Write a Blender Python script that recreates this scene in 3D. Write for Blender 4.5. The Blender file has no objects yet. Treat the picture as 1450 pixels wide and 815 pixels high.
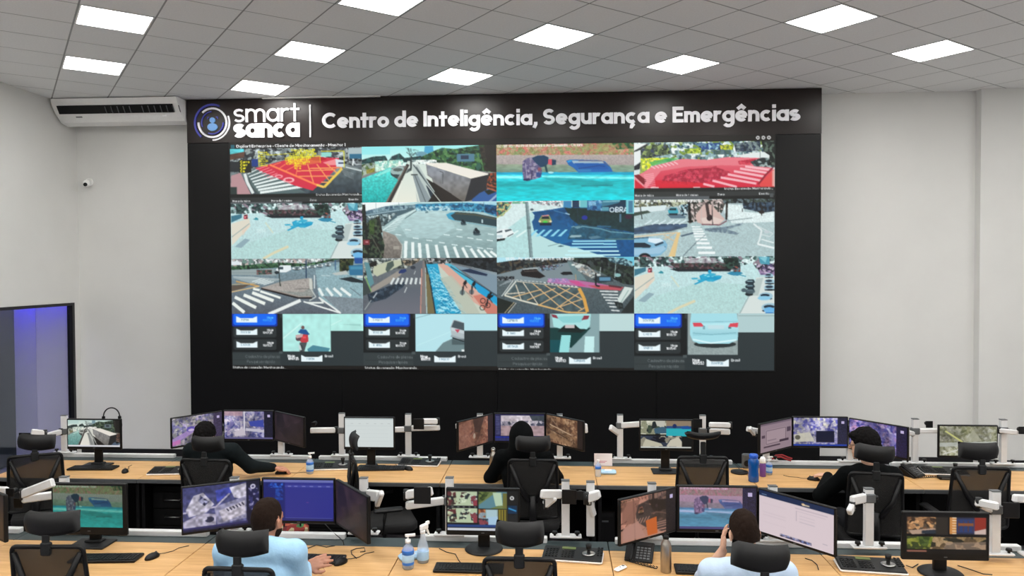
import bpy, bmesh, math, random
import numpy as np
from mathutils import Vector, Matrix

random.seed(7)
S = bpy.context.scene
COL = S.collection
PI = math.pi

# ------------------------------------------------------------------ camera
HC = 2.63                                    # lens height above the floor
FPX, PITCH, ROLL, YAW = 1062.36, .02238, -.004276, .06129   # for a 1450 x 815 frame
def level_dir(px, py):
    """direction in room axes (X along the back wall, Y towards it, Z up) seen at a pixel of the photograph"""
    x = (px - 725) / FPX; y = -(py - 407.5) / FPX
    c, s = math.cos(ROLL), math.sin(ROLL); x, y = c * x - s * y, s * x + c * y
    cp, sp = math.cos(PITCH), math.sin(PITCH)
    a, b, z = x, cp + y * sp, -sp + y * cp
    return Vector((a * math.cos(YAW) - b * math.sin(YAW), a * math.sin(YAW) + b * math.cos(YAW), z))
def atY(px, py, Y):
    d = level_dir(px, py); t = Y / d.y; return Vector((d.x * t, Y, HC + d.z * t))
def atZ(px, py, Z):
    d = level_dir(px, py); t = (Z - HC) / d.z; return Vector((d.x * t, d.y * t, Z))
def atX(px, py, X):
    d = level_dir(px, py); t = X / d.x; return Vector((X, d.y * t, HC + d.z * t))
cam_data = bpy.data.cameras.new('camera')
cam = bpy.data.objects.new('camera', cam_data); COL.objects.link(cam)
f0 = level_dir(725, 407.5).normalized()
r0 = (level_dir(825, 407.5) - level_dir(725, 407.5)).normalized()
u0 = r0.cross(f0)
M = Matrix((r0, u0, -f0)).transposed().to_4x4(); M.translation = (0, 0, HC)
cam.matrix_world = M
cam_data.sensor_fit = 'HORIZONTAL'; cam_data.sensor_width = 36; cam_data.lens = 36 * FPX / 1450
cam_data.clip_start = .05; cam_data.clip_end = 100
S.camera = cam

# ------------------------------------------------------------------ world, exposure
LAMP = 21.0                                  # radiance of the ceiling light panels
w = bpy.data.worlds.new('world'); S.world = w; w.use_nodes = True
w.node_tree.nodes['Background'].inputs[0].default_value = (.02, .02, .022, 1)
S.view_settings.view_transform = 'Standard'; S.view_settings.look = 'None'
S.view_settings.exposure = 0; S.view_settings.gamma = 1
S.view_settings.use_curve_mapping = False
S.cycles.max_bounces = 10; S.cycles.diffuse_bounces = 6; S.cycles.transparent_max_bounces = 16
S.cycles.use_denoising = True

# ------------------------------------------------------------------ materials
def lin(c):
    return tuple((x / 12.92 if x <= .04045 else ((x + .055) / 1.055) ** 2.4) for x in c)
def hexc(h):
    return tuple(int(h[i:i + 2], 16) / 255 for i in (0, 2, 4))
MATS = {}
def mat(name, col, rough=.5, metal=0., spec=.5, var=0., vscale=30., bump=0., bscale=200., bdist=.002, emit=0., stretch=None, alpha=1., trans=0.):
    """principled material with noise driven colour and relief"""
    m = bpy.data.materials.new(name); m.use_nodes = True
    nt = m.node_tree; b = nt.nodes['Principled BSDF']; N = nt.nodes.new; L = nt.links.new
    c = lin(hexc(col)) if isinstance(col, str) else col
    b.inputs['Roughness'].default_value = rough; b.inputs['Metallic'].default_value = metal
    b.inputs['Specular IOR Level'].default_value = spec
    b.inputs['Base Color'].default_value = (*c, 1)
    if trans: b.inputs['Transmission Weight'].default_value = trans
    if alpha < 1: b.inputs['Alpha'].default_value = alpha
    tc = N('ShaderNodeTexCoord')
    src = tc.outputs['Object']
    if stretch:
        mp = N('ShaderNodeMapping'); mp.inputs['Scale'].default_value = stretch; L(src, mp.inputs[0]); src = mp.outputs[0]
    if var:
        n = N('ShaderNodeTexNoise'); n.inputs['Scale'].default_value = vscale; n.inputs['Detail'].default_value = 5
        L(src, n.inputs['Vector'])
        r = N('ShaderNodeValToRGB')
        r.color_ramp.elements[0].position = .3; r.color_ramp.elements[1].position = .7
        r.color_ramp.elements[0].color = (*[max(0, x * (1 - var)) for x in c], 1)
        r.color_ramp.elements[1].color = (*[min(1, x * (1 + var)) for x in c], 1)
        L(n.outputs['Fac'], r.inputs[0]); L(r.outputs[0], b.inputs['Base Color'])
    if bump:
        n2 = N('ShaderNodeTexNoise'); n2.inputs['Scale'].default_value = bscale; n2.inputs['Detail'].default_value = 3
        L(src, n2.inputs['Vector'])
        bp = N('ShaderNodeBump'); bp.inputs['Strength'].default_value = bump; bp.inputs['Distance'].default_value = bdist
        L(n2.outputs['Fac'], bp.inputs['Height']); L(bp.outputs[0], b.inputs['Normal'])
    if emit:
        b.inputs['Emission Color'].default_value = (*c, 1); b.inputs['Emission Strength'].default_value = emit
    MATS[name] = m
    return m
mat('wall_paint', 'd9d9d6', .7, var=.02, vscale=2, bump=.15, bscale=120)
mat('floor_carpet', '7d7a80', .95, var=.12, vscale=40, bump=.6, bscale=400)
mat('ceiling_tile', 'e9eae9', .9, var=.035, vscale=60, bump=.4, bscale=300)
mat('ceiling_bar', '8e908e', .5)
mat('ceiling_void', '77797a', .9, var=.05)
mat('lamp_frame', 'f2f2f2', .4)
mat('panel_black', '040405', .42, spec=.25, var=.08, vscale=3)
mat('panel_brown', '201816', .3, spec=.3, var=.05, vscale=4)
mat('letter_white', 'fafaff', .45)
mat('logo_blue', '4448b0', .45)
mat('logo_sky', '7ab0ee', .45)
mat('black_plastic', '0b0b0c', .45, spec=.3, var=.1, vscale=60)
mat('black_gloss', '0b0b0c', .2)
mat('dark_plastic', '1b1c1d', .5, spec=.3, var=.08, vscale=60)
mat('grey_plastic', '55585a', .5, var=.05)
mat('white_plastic', 'f0f0ee', .4, var=.02)
mat('white_metal', 'd6d7d8', .4, var=.03, vscale=20)
mat('silver_metal', 'b9b9b7', .28, metal=1., var=.05)
mat('steel', 'a8a29a', .3, metal=1., var=.06, vscale=15, stretch=(8, 8, 1))
mat('cabinet_black', '070708', .6, spec=.2, var=.1)
mat('desk_edge', '4d4f50', .5, var=.05)
mat('desk_strip', '303c3d', .45, var=.05)
mat('frame_black', '0c0c10', .4)
mat('chair_fabric', '0a0a0b', .85, var=.2, vscale=300, bump=.4, bscale=600)
mat('headrest', '0e0e0f', .5, spec=.3, var=.1, vscale=100, bump=.2, bscale=500)
mat('skin', 'b98268', .55, var=.06, vscale=40)
mat('skin_light', 'd2a68c', .55, var=.06, vscale=40)
mat('hair_black', '070505', .8, spec=.15, var=.3, vscale=150, bump=.8, bscale=300, stretch=(1, 1, .3))
mat('hair_brown', '231812', .85, spec=.12, var=.35, vscale=220, bump=.9, bscale=400)
mat('cloth_black', '07090a', .95, spec=.1, var=.15, vscale=25, bump=.6, bscale=60)
mat('cloth_grey', '12181a', .95, spec=.15, var=.15, vscale=25, bump=.6, bscale=60)
mat('cloth_blue', 'a3cdec', .85, var=.05, vscale=14, bump=.45, bscale=13, bdist=.02)
mat('cloth_pale', 'bccfe6', .85, var=.05, vscale=14, bump=.45, bscale=13, bdist=.02)
mat('trousers', '14161c', .9, var=.1)
mat('blue_label', '2f6fc4', .5)
mat('pale_label', 'a9cdea', .55, var=.06)
mat('paper', 'eae6ea', .7)
mat('paper_print', 'c98aa0', .7)
mat('red_cable', '9c2027', .45)
mat('cable_black', '0e0e0f', .5)
mat('blue_bottle', '0d4f9a', .2, spec=.6)
mat('blue_cap', '2358c0', .35)
mat('purple', '6a3c86', .5)
mat('lcd', '5d6a3a', .3)
mat('door_panel', '303838', .5, var=.04)
mat('led_tinted_wall', 'd6cfe0', .6, var=.02)  # white wall with the blue strip's purple tint put into its colour
mat('red_plastic', 'a3161c', .4)

def glass_mat(name, col, a, rough=.05):
    m = bpy.data.materials.new(name); m.use_nodes = True
    nt = m.node_tree; nt.nodes.clear(); N = nt.nodes.new; L = nt.links.new
    o = N('ShaderNodeOutputMaterial'); t = N('ShaderNodeBsdfTransparent'); t.inputs[0].default_value = (*lin(hexc(col)), 1)
    p = N('ShaderNodeBsdfPrincipled'); p.inputs['Base Color'].default_value = (*lin(hexc(col)), 1); p.inputs['Roughness'].default_value = rough
    x = N('ShaderNodeMixShader'); x.inputs[0].default_value = a
    L(t.outputs[0], x.inputs[1]); L(p.outputs[0], x.inputs[2]); L(x.outputs[0], o.inputs[0])
    MATS[name] = m; return m
glass_mat('clear_plastic', 'eef4fa', .3)
glass_mat('pane_glass', 'e4e8ee', .12)
for n_ in MATS['pane_glass'].node_tree.nodes:
    if n_.type == 'BSDF_PRINCIPLED': n_.inputs['Metallic'].default_value = 1.
def mesh_fabric():
    """woven chair net: threads with holes between them"""
    m = bpy.data.materials.new('chair_net'); m.use_nodes = True
    nt = m.node_tree; nt.nodes.clear(); N = nt.nodes.new; L = nt.links.new
    o = N('ShaderNodeOutputMaterial'); t = N('ShaderNodeBsdfTransparent')
    p = N('ShaderNodeBsdfPrincipled'); p.inputs['Base Color'].default_value = (.012, .011, .010, 1); p.inputs['Roughness'].default_value = .8
    tc = N('ShaderNodeTexCoord'); mp = N('ShaderNodeMapping'); mp.inputs['Scale'].default_value = (420, 420, 420)
    L(tc.outputs['Object'], mp.inputs[0])
    ch = N('ShaderNodeTexNoise'); ch.inputs['Scale'].default_value = 1.0; L(mp.outputs[0], ch.inputs['Vector'])
    mr = N('ShaderNodeMapRange'); mr.inputs[1].default_value = .3; mr.inputs[2].default_value = .7; mr.inputs[3].default_value = .62; mr.inputs[4].default_value = .86
    L(ch.outputs['Fac'], mr.inputs[0])
    x = N('ShaderNodeMixShader'); L(mr.outputs[0], x.inputs[0])
    L(t.outputs[0], x.inputs[1]); L(p.outputs[0], x.inputs[2]); L(x.outputs[0], o.inputs[0])
    MATS['chair_net'] = m
mesh_fabric()
def wood():
    m = bpy.data.materials.new('desk_wood'); m.use_nodes = True
    nt = m.node_tree; b = nt.nodes['Principled BSDF']; N = nt.nodes.new; L = nt.links.new
    tc = N('ShaderNodeTexCoord'); mp = N('ShaderNodeMapping'); mp.inputs['Scale'].default_value = (1.2, 14, 14); L(tc.outputs['Object'], mp.inputs[0])
    n = N('ShaderNodeTexNoise'); n.inputs['Scale'].default_value = 2.2; n.inputs['Detail'].default_value = 7; n.inputs['Roughness'].default_value = .65
    L(mp.outputs[0], n.inputs['Vector'])
    r = N('ShaderNodeValToRGB'); e = r.color_ramp.elements
    e[0].position = .28; e[0].color = (*lin(hexc('b98a52')), 1); e[1].position = .72; e[1].color = (*lin(hexc('dcb27a')), 1)
    L(n.outputs['Fac'], r.inputs[0]); L(r.outputs[0], b.inputs['Base Color'])
    b.inputs['Roughness'].default_value = .42
    MATS['desk_wood'] = m
wood()
def emit_mat(name, col, k):
    m = bpy.data.materials.new(name); m.use_nodes = True
    nt = m.node_tree; nt.nodes.clear(); o = nt.nodes.new('ShaderNodeOutputMaterial'); e = nt.nodes.new('ShaderNodeEmission')
    e.inputs[0].default_value = (*lin(hexc(col)), 1); e.inputs[1].default_value = k; nt.links.new(e.outputs[0], o.inputs[0])
    MATS[name] = m
emit_mat('lamp_light', 'fffdf9', LAMP)
emit_mat('led_strip', '2a18ff', 52.0)
emit_mat('passage_fill_glow', 'fff6fb', 27.0)  # emission of the added fill in the passage
def screen_mat(name, k):
    """a lit display: each pixel of the picture is a colour of the panel's own grid"""
    m = bpy.data.materials.new(name); m.use_nodes = True
    nt = m.node_tree; b = nt.nodes['Principled BSDF']; a = nt.nodes.new('ShaderNodeVertexColor'); a.layer_name = 'pixels'
    b.inputs['Base Color'].default_value = (.006, .006, .006, 1); b.inputs['Roughness'].default_value = .35
    b.inputs['Specular IOR Level'].default_value = .25
    nt.links.new(a.outputs[0], b.inputs['Emission Color']); b.inputs['Emission Strength'].default_value = k
    MATS[name] = m
screen_mat('wall_pixels', 1.0); screen_mat('desk_pixels', .95)

# ------------------------------------------------------------------ mesh builder
class MB:
    def __init__(s): s.v = []; s.f = []; s.sm = []
    def add(s, vs, fs, smooth=False, M=None):
        o = len(s.v)
        s.v += [tuple(M @ Vector(p)) if M else tuple(p) for p in vs]
        s.f += [tuple(o + i for i in f) for f in fs]; s.sm += [smooth] * len(fs); return s
    def box(s, lo, hi, M=None):
        x0, y0, z0 = lo; x1, y1, z1 = hi
        vs = [(x0, y0, z0), (x1, y0, z0), (x1, y1, z0), (x0, y1, z0), (x0, y0, z1), (x1, y0, z1), (x1, y1, z1), (x0, y1, z1)]
        return s.add(vs, [(0, 3, 2, 1), (4, 5, 6, 7), (0, 1, 5, 4), (1, 2, 6, 5), (2, 3, 7, 6), (3, 0, 4, 7)], False, M)
    def cbox(s, c, d, M=None):
        return s.box([c[i] - d[i] / 2 for i in range(3)], [c[i] + d[i] / 2 for i in range(3)], M)
    def rbox(s, lo, hi, b=.004, M=None):
        """box with chamfered edges along the top and the uprights"""
        x0, y0, z0 = lo; x1, y1, z1 = hi
        pts = [(x0 + b, y0), (x1 - b, y0), (x1, y0 + b), (x1, y1 - b), (x1 - b, y1), (x0 + b, y1), (x0, y1 - b), (x0, y0 + b)]
        cx, cy = (x0 + x1) / 2, (y0 + y1) / 2
        kx, ky = 1 - 2 * b / (x1 - x0), 1 - 2 * b / (y1 - y0)
        ins = [(cx + (x - cx) * kx, cy + (y - cy) * ky) for x, y in pts]
        vs = [(x, y, z0 + b) for x, y in pts] + [(x, y, z1 - b) for x, y in pts] + [(x, y, z0) for x, y in ins] + [(x, y, z1) for x, y in ins]
        fs = []
        for i in range(8):
            j = (i + 1) % 8
            fs += [(i, j, 8 + j, 8 + i), (16 + i, 16 + j, j, i), (8 + i, 8 + j, 24 + j, 24 + i)]
        fs += [tuple(range(24, 32)), tuple(range(23, 15, -1))]
        return s.add(vs, fs, False, M)
    def prism(s, poly, z0, z1, M=None, smooth=False):
        n = len(poly)
        vs = [(x, y, z0) for x, y in poly] + [(x, y, z1) for x, y in poly]
        fs = [tuple(range(n - 1, -1, -1)), tuple(range(n, 2 * n))] + [(i, (i + 1) % n, n + (i + 1) % n, n + i) for i in range(n)]
        return s.add(vs, fs, smooth, M)
    def cyl(s, a, b, r0, r1=None, n=12, caps=True):
        r1 = r0 if r1 is None else r1
        a, b = Vector(a), Vector(b); d = (b - a).normalized()
        x = d.orthogonal().normalized(); y = d.cross(x)
        vs = []
        for p, r in ((a, r0), (b, r1)):
            for i in range(n):
                t = 2 * PI * i / n; vs.append(p + x * math.cos(t) * r + y * math.sin(t) * r)
        fs = [(i, (i + 1) % n, n + (i + 1) % n, n + i) for i in range(n)]
        s.add(vs, fs, True)
        if caps:
            o = len(s.v) - 2 * n
            s.f += [tuple(o + i for i in range(n - 1, -1, -1)), tuple(o + n + i for i in range(n))]; s.sm += [False, False]
        return s
    def lathe(s, prof, c=(0, 0, 0), n=20, M=None):
        vs = []; fs = []
        for r, z in prof:
            for i in range(n):
                t = 2 * PI * i / n; vs.append((c[0] + r * math.cos(t), c[1] + r * math.sin(t), c[2] + z))
        for k in range(len(prof) - 1):
            for i in range(n):
                j = (i + 1) % n; fs.append((k * n + i, k * n + j, k * n + n + j, k * n + n + i))
        s.add(vs, fs, True, M)
        o = len(s.v) - len(vs)
        s.f += [tuple(o + i for i in range(n - 1, -1, -1)), tuple(o + len(vs) - n + i for i in range(n))]; s.sm += [False, False]
        return s
    def tube(s, pts, r, n=8, closed=False):
        pts = [Vector(p) for p in pts]; k = len(pts); vs = []; fs = []
        up = Vector((.13, .21, .97))
        for i, p in enumerate(pts):
            d = (pts[min(k - 1, i + 1)] - pts[max(0, i - 1)]).normalized()
            x = d.cross(up)
            if x.length < .05: x = d.cross(Vector((1, 0, 0)))
            x.normalize(); y = d.cross(x)
            rr = r[i] if isinstance(r, (list, tuple)) else r
            for j in range(n):
                t = 2 * PI * j / n; vs.append(p + x * math.cos(t) * rr + y * math.sin(t) * rr)
        for i in range(k - 1):
            for j in range(n):
                q = (j + 1) % n; fs.append((i * n + j, i * n + q, i * n + n + q, i * n + n + j))
        fs += [tuple(range(n - 1, -1, -1)), tuple((k - 1) * n + j for j in range(n))]
        return s.add(vs, fs, True)
    def ball(s, c, r, n=14, m=9):
        rx, ry, rz = (r, r, r) if not isinstance(r, (tuple, list)) else r
        vs = [(c[0], c[1], c[2] - rz)]; fs = []
        for k in range(1, m):
            a = -PI / 2 + PI * k / m
            for i in range(n):
                t = 2 * PI * i / n; vs.append((c[0] + rx * math.cos(a) * math.cos(t), c[1] + ry * math.cos(a) * math.sin(t), c[2] + rz * math.sin(a)))
        vs.append((c[0], c[1], c[2] + rz))
        for i in range(n): fs.append((0, 1 + (i + 1) % n, 1 + i))
        for k in range(m - 2):
            for i in range(n):
                a = 1 + k * n + i; b = 1 + k * n + (i + 1) % n; fs.append((a, b, b + n, a + n))
        t = len(vs) - 1; o = 1 + (m - 2) * n
        for i in range(n): fs.append((o + i, o + (i + 1) % n, t))
        return s.add(vs, fs, True)
    def mesh(s, name):
        me = bpy.data.meshes.new(name); me.from_pydata(s.v, [], s.f)
        me.polygons.foreach_set('use_smooth', s.sm); me.update(); return me
    def obj(s, name, m, parent=None):
        return link(name, s.mesh(name), m, parent)
def link(name, me, m, parent=None):
    o = bpy.data.objects.new(name, me); COL.objects.link(o)
    if m and not me.materials: me.materials.append(MATS[m])
    if parent: o.parent = parent
    return o
def tag(o, label, cat, group=None):
    o['label'] = label; o['category'] = cat
    if group: o['group'] = group
    return o
def thing(name, label, cat, loc=(0, 0, 0), rz=0., group=None):
    o = bpy.data.objects.new(name, None); COL.objects.link(o); o.empty_display_size = .1
    o.location = loc; o.rotation_euler = (0, 0, rz)
    return tag(o, label, cat, group)
def struct(o): o['kind'] = 'structure'; return o
def dup(root, loc, rz, label, group=None):
    r = root.copy(); COL.objects.link(r); r.location = loc; r.rotation_euler = (0, 0, rz); r['label'] = label
    if group: r['group'] = group
    for ch in list(root.children):
        c = ch.copy(); COL.objects.link(c); c.parent = r
        for g in ch.children:
            d = g.copy(); COL.objects.link(d); d.parent = c
    return r

# ------------------------------------------------------------------ stroke alphabet (x-height 1, capitals 1.42)
def arc(cx, cy, rx, ry, a0, a1, n=None):
    n = n or max(4, int(abs(a1 - a0) / 11))
    return [(cx + rx * math.cos(math.radians(a0 + (a1 - a0) * i / n)), cy + ry * math.sin(math.radians(a0 + (a1 - a0) * i / n))) for i in range(n + 1)]
def glyph(ch, w):
    """list of centre lines and the advance width, for a pen of width w"""
    h = w / 2; R = .5 - h; CH = 1.42; W = 1.
    o = arc(.5, .5, R, R, 0, 360); base = {'ê': 'e', 'ç': 'c', 'ã': 'a', 'í': 'i', 'ó': 'o', 'á': 'a'}.get(ch)
    if base:
        g, a = glyph(base, w)
        if ch == 'ê': g = g + [[(.2, 1.14), (.5, 1.40), (.8, 1.14)]]
        if ch == 'ã': g = g + [[(.2, 1.2), (.4, 1.3), (.6, 1.2), (.8, 1.3)]]
        if ch == 'ç': g = g + [[(.5, 0), (.62, -.14), (.5, -.3), (.36, -.28)]]
        if ch in 'íóá': g = [x for x in g if x[0][1] < 1.2] + [[(a / 2, 1.15), (a / 2 + .2, 1.42)]]
        return g, a
    if ch == 'o': return [o], 1
    if ch == 'c': return [arc(.5, .5, R, R, 48, 312)], .93
    if ch == 'e': return [arc(.5, .5, R, R, 0, 318), [(h, .5 - w * .06), (1 - h * .6, .5 - w * .06)]], 1
    if ch == 'a': return [o, [(1 - h, 0), (1 - h, 1)]], 1
    if ch == 'd': return [o, [(1 - h, 0), (1 - h, 1.5)]], 1
    if ch == 'b': return [o, [(h, 0), (h, 1.5)]], 1
    if ch == 'q': return [o, [(1 - h, -.45), (1 - h, 1)]], 1
    if ch == 'p': return [o, [(h, -.45), (h, 1)]], 1
    if ch == 'g': return [o, [(1 - h, 1), (1 - h, -.02)], arc(.5, -.02, R, .42 - h * .6, 0, -150)], 1
    if ch == 'n': return [[(h, 0), (h, 1)], [(h, .5)] + arc(.46, .54, .46 - h, .46 - h, 180, 0) + [(.92 - h, 0)]], .92
    if ch == 'h': return [[(h, 0), (h, 1.5)], [(h, .5)] + arc(.46, .54, .46 - h, .46 - h, 180, 0) + [(.92 - h, 0)]], .92
    if ch == 'u': return [[(.92 - h, 1), (.92 - h, 0)], [(h, 1)] + arc(.46, .46, .46 - h, .46 - h, 180, 360)], .92
    if ch == 'm':
        q = .40 if w > .2 else .42; c1 = q; c2 = 3 * q - w; r = q - h; e = 4 * q - w
        return [[(h, 0), (h, 1)], [(h, .5)] + arc(c1, 1 - q, r, q - h, 180, 0) + [(2 * q - h, 0)], [(2 * q - h, .5)] + arc(c2, 1 - q, r, q - h, 180, 0) + [(e - h, 0)]], e
    if ch == 'r': return [[(h, 0), (h, 1)], [(h, .5)] + arc(.46, .54, .46 - h, .46 - h, 180, 62)], .66
    if ch == 't': return [[(.33, 0), (.33, 1.36)], [(0, 1 - h), (.7, 1 - h)]], .7
    if ch == 'i': return [[(h, 0), (h, 1)], [(h, 1.16), (h, 1.16 + w * 1.05)]], w
    if ch == 'l': return [[(h, 0), (h, 1.5)]], w
    if ch == 'f': return [[(.3, 0), (.3, 1.1)] + arc(.55, 1.15, .25, .25, 180, 90), [(0, 1 - h), (.65, 1 - h)]], .65
    if ch == 's':
        r = .25 + .02; rx = .36 - h * .5
        return [arc(.42, .75 - h * .5, rx, .25 - h * .5, 35, 270) + arc(.42, .25 + h * .5, rx * 1.05, .25 - h * .5, 90, -150)], .84
    if ch == 'z': return [[(0, 1 - h), (.75, 1 - h), (.05, h), (.8, h)]], .8
    if ch == 'v': return [[(.05, 1), (.45, 0), (.85, 1)]], .9
    if ch == 'x': return [[(.05, 1), (.8, 0)], [(.05, 0), (.8, 1)]], .85
    if ch == 'j': return [[(.3, 1), (.3, -.4)], [(.3, 1.2), (.3, 1.35)]], .4
    if ch == ',': return [[(.22, w * .9), (.22, .06), (.08, -.26)]], .36
    if ch == '.': return [[(.1, 0), (.1, w)]], .25
    if ch == ':': return [[(.1, 0), (.1, w)], [(.1, .7), (.1, .7 + w)]], .25
    if ch == '-': return [[(0, .5), (.5, .5)]], .5
    if ch == '/': return [[(0, 0), (.5, 1.4)]], .5
    if ch == 'I': return [[(h, 0), (h, CH)]], w
    if ch == 'E': return [[(h, 0), (h, CH)], [(h, CH - h), (.9, CH - h)], [(h, CH / 2), (.82, CH / 2)], [(h, h), (.9, h)]], .9
    if ch == 'F': return [[(h, 0), (h, CH)], [(h, CH - h), (.9, CH - h)], [(h, CH / 2), (.82, CH / 2)]], .9
    if ch == 'C': return [arc(.71, .71, .71 - h, .71 - h, 47, 313)], 1.26
    if ch == 'O': return [arc(.71, .71, .71 - h, .71 - h, 0, 360)], 1.42
    if ch == 'S':
        rx = .5 - h; ry = CH / 4 - h * .5
        return [arc(.52, CH * .75 - h * .5, rx * .95, ry, 30, 270) + arc(.52, CH * .25 + h * .5, rx, ry, 90, -155)], 1.04
    if ch == 'D': return [[(h, h), (h, CH - h)] + arc(.45, CH / 2, .7 - h, CH / 2 - h, 90, -90) + [(h, h)]], 1.15
    if ch == 'M': return [[(h, 0), (h, CH), (.75, .4), (1.5 - h, CH), (1.5 - h, 0)]], 1.5
    if ch == 'N': return [[(h, 0), (h, CH), (1.1 - h, 0), (1.1 - h, CH)]], 1.1
    if ch == 'H': return [[(h, 0), (h, CH)], [(1.1 - h, 0), (1.1 - h, CH)], [(h, CH / 2), (1.1, CH / 2)]], 1.1
    if ch == 'B': return [[(h, 0), (h, CH), (.6, CH)] + arc(.6, 1.05, .3, .37, 90, -90) + [(h, .68)], [(.6, .68)] + arc(.62, .34, .36, .34 - h, 90, -90) + [(h, h)]], .98
    if ch in 'PR': return [[(h, 0), (h, CH), (.6, CH)] + arc(.6, 1.05, .3, .37, 90, -90) + [(h, .68)]] + ([[(.5, .68), (.9, 0)]] if ch == 'R' else []), .95
    if ch == 'A': return [[(0, 0), (.6, CH), (1.2, 0)], [(.25, .45), (.95, .45)]], 1.2
    if ch == 'T': return [[(.5, 0), (.5, CH)], [(0, CH - h), (1, CH - h)]], 1
    if ch == 'Z': return [[(0, CH - h), (1, CH - h), (0, h), (1, h)]], 1
    if ch == 'V': return [[(0, CH), (.55, 0), (1.1, CH)]], 1.1
    if ch == '0': return [arc(.45, .71, .45 - h, .71 - h, 0, 360)], .9
    if ch == '1': return [[(.1, 1.1), (.4, CH), (.4, 0)]], .6
    if ch == '2': return [arc(.45, 1., .38, .38, 160, -20) + [(.1, h), (.9, h)]], .9
    if ch == '3': return [arc(.42, 1.05, .33, .33, 150, -90) + arc(.42, .36, .4, .36, 90, -150)], .85
    if ch == '4': return [[(.7, 0), (.7, CH), (.05, .4), (.95, .4)]], .95
    if ch in '56': return [[(.8, CH), (.25, CH), (.15, .8)] + arc(.45, .45, .4, .42, 120, -150)], .9
    if ch == '7': return [[(0, CH - h), (.85, CH - h), (.3, 0)]], .85
    if ch in '89': return [arc(.45, 1.05, .32, .34, 0, 360), arc(.45, .37, .4, .37, 0, 360)], .9
    return [], .45
def layout(txt, w, track):
    x = 0; out = []
    for ch in txt:
        if ch == ' ': x += .40; continue
        g, a = glyph(ch, w); out.append((ch, x, g)); x += a + track
    return out, x - track
def ribbon(pts, w, ext=0):
    """outline points (left side, right side) of a pen stroke"""
    n = len(pts); Lp = []; Rp = []
    closed = math.dist(pts[0], pts[-1]) < 1e-6
    for i in range(n):
        if closed and i in (0, n - 1): a, b = pts[n - 2], pts[1]
        else: a, b = pts[max(0, i - 1)], pts[min(n - 1, i + 1)]
        p = pts[i]
        d1 = Vector((p[0] - a[0], p[1] - a[1])); d2 = Vector((b[0] - p[0], b[1] - p[1]))
        if d1.length < 1e-9: d1 = d2
        if d2.length < 1e-9: d2 = d1
        d1.normalize(); d2.normalize(); d = (d1 + d2)
        d = d.normalized() if d.length > 1e-6 else d1
        k = min(1.6, 1 / max(.3, d.dot(d1)))
        nx, ny = -d.y * w / 2 * k, d.x * w / 2 * k
        Lp.append((p[0] + nx, p[1] + ny)); Rp.append((p[0] - nx, p[1] - ny))
    return Lp, Rp
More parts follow.
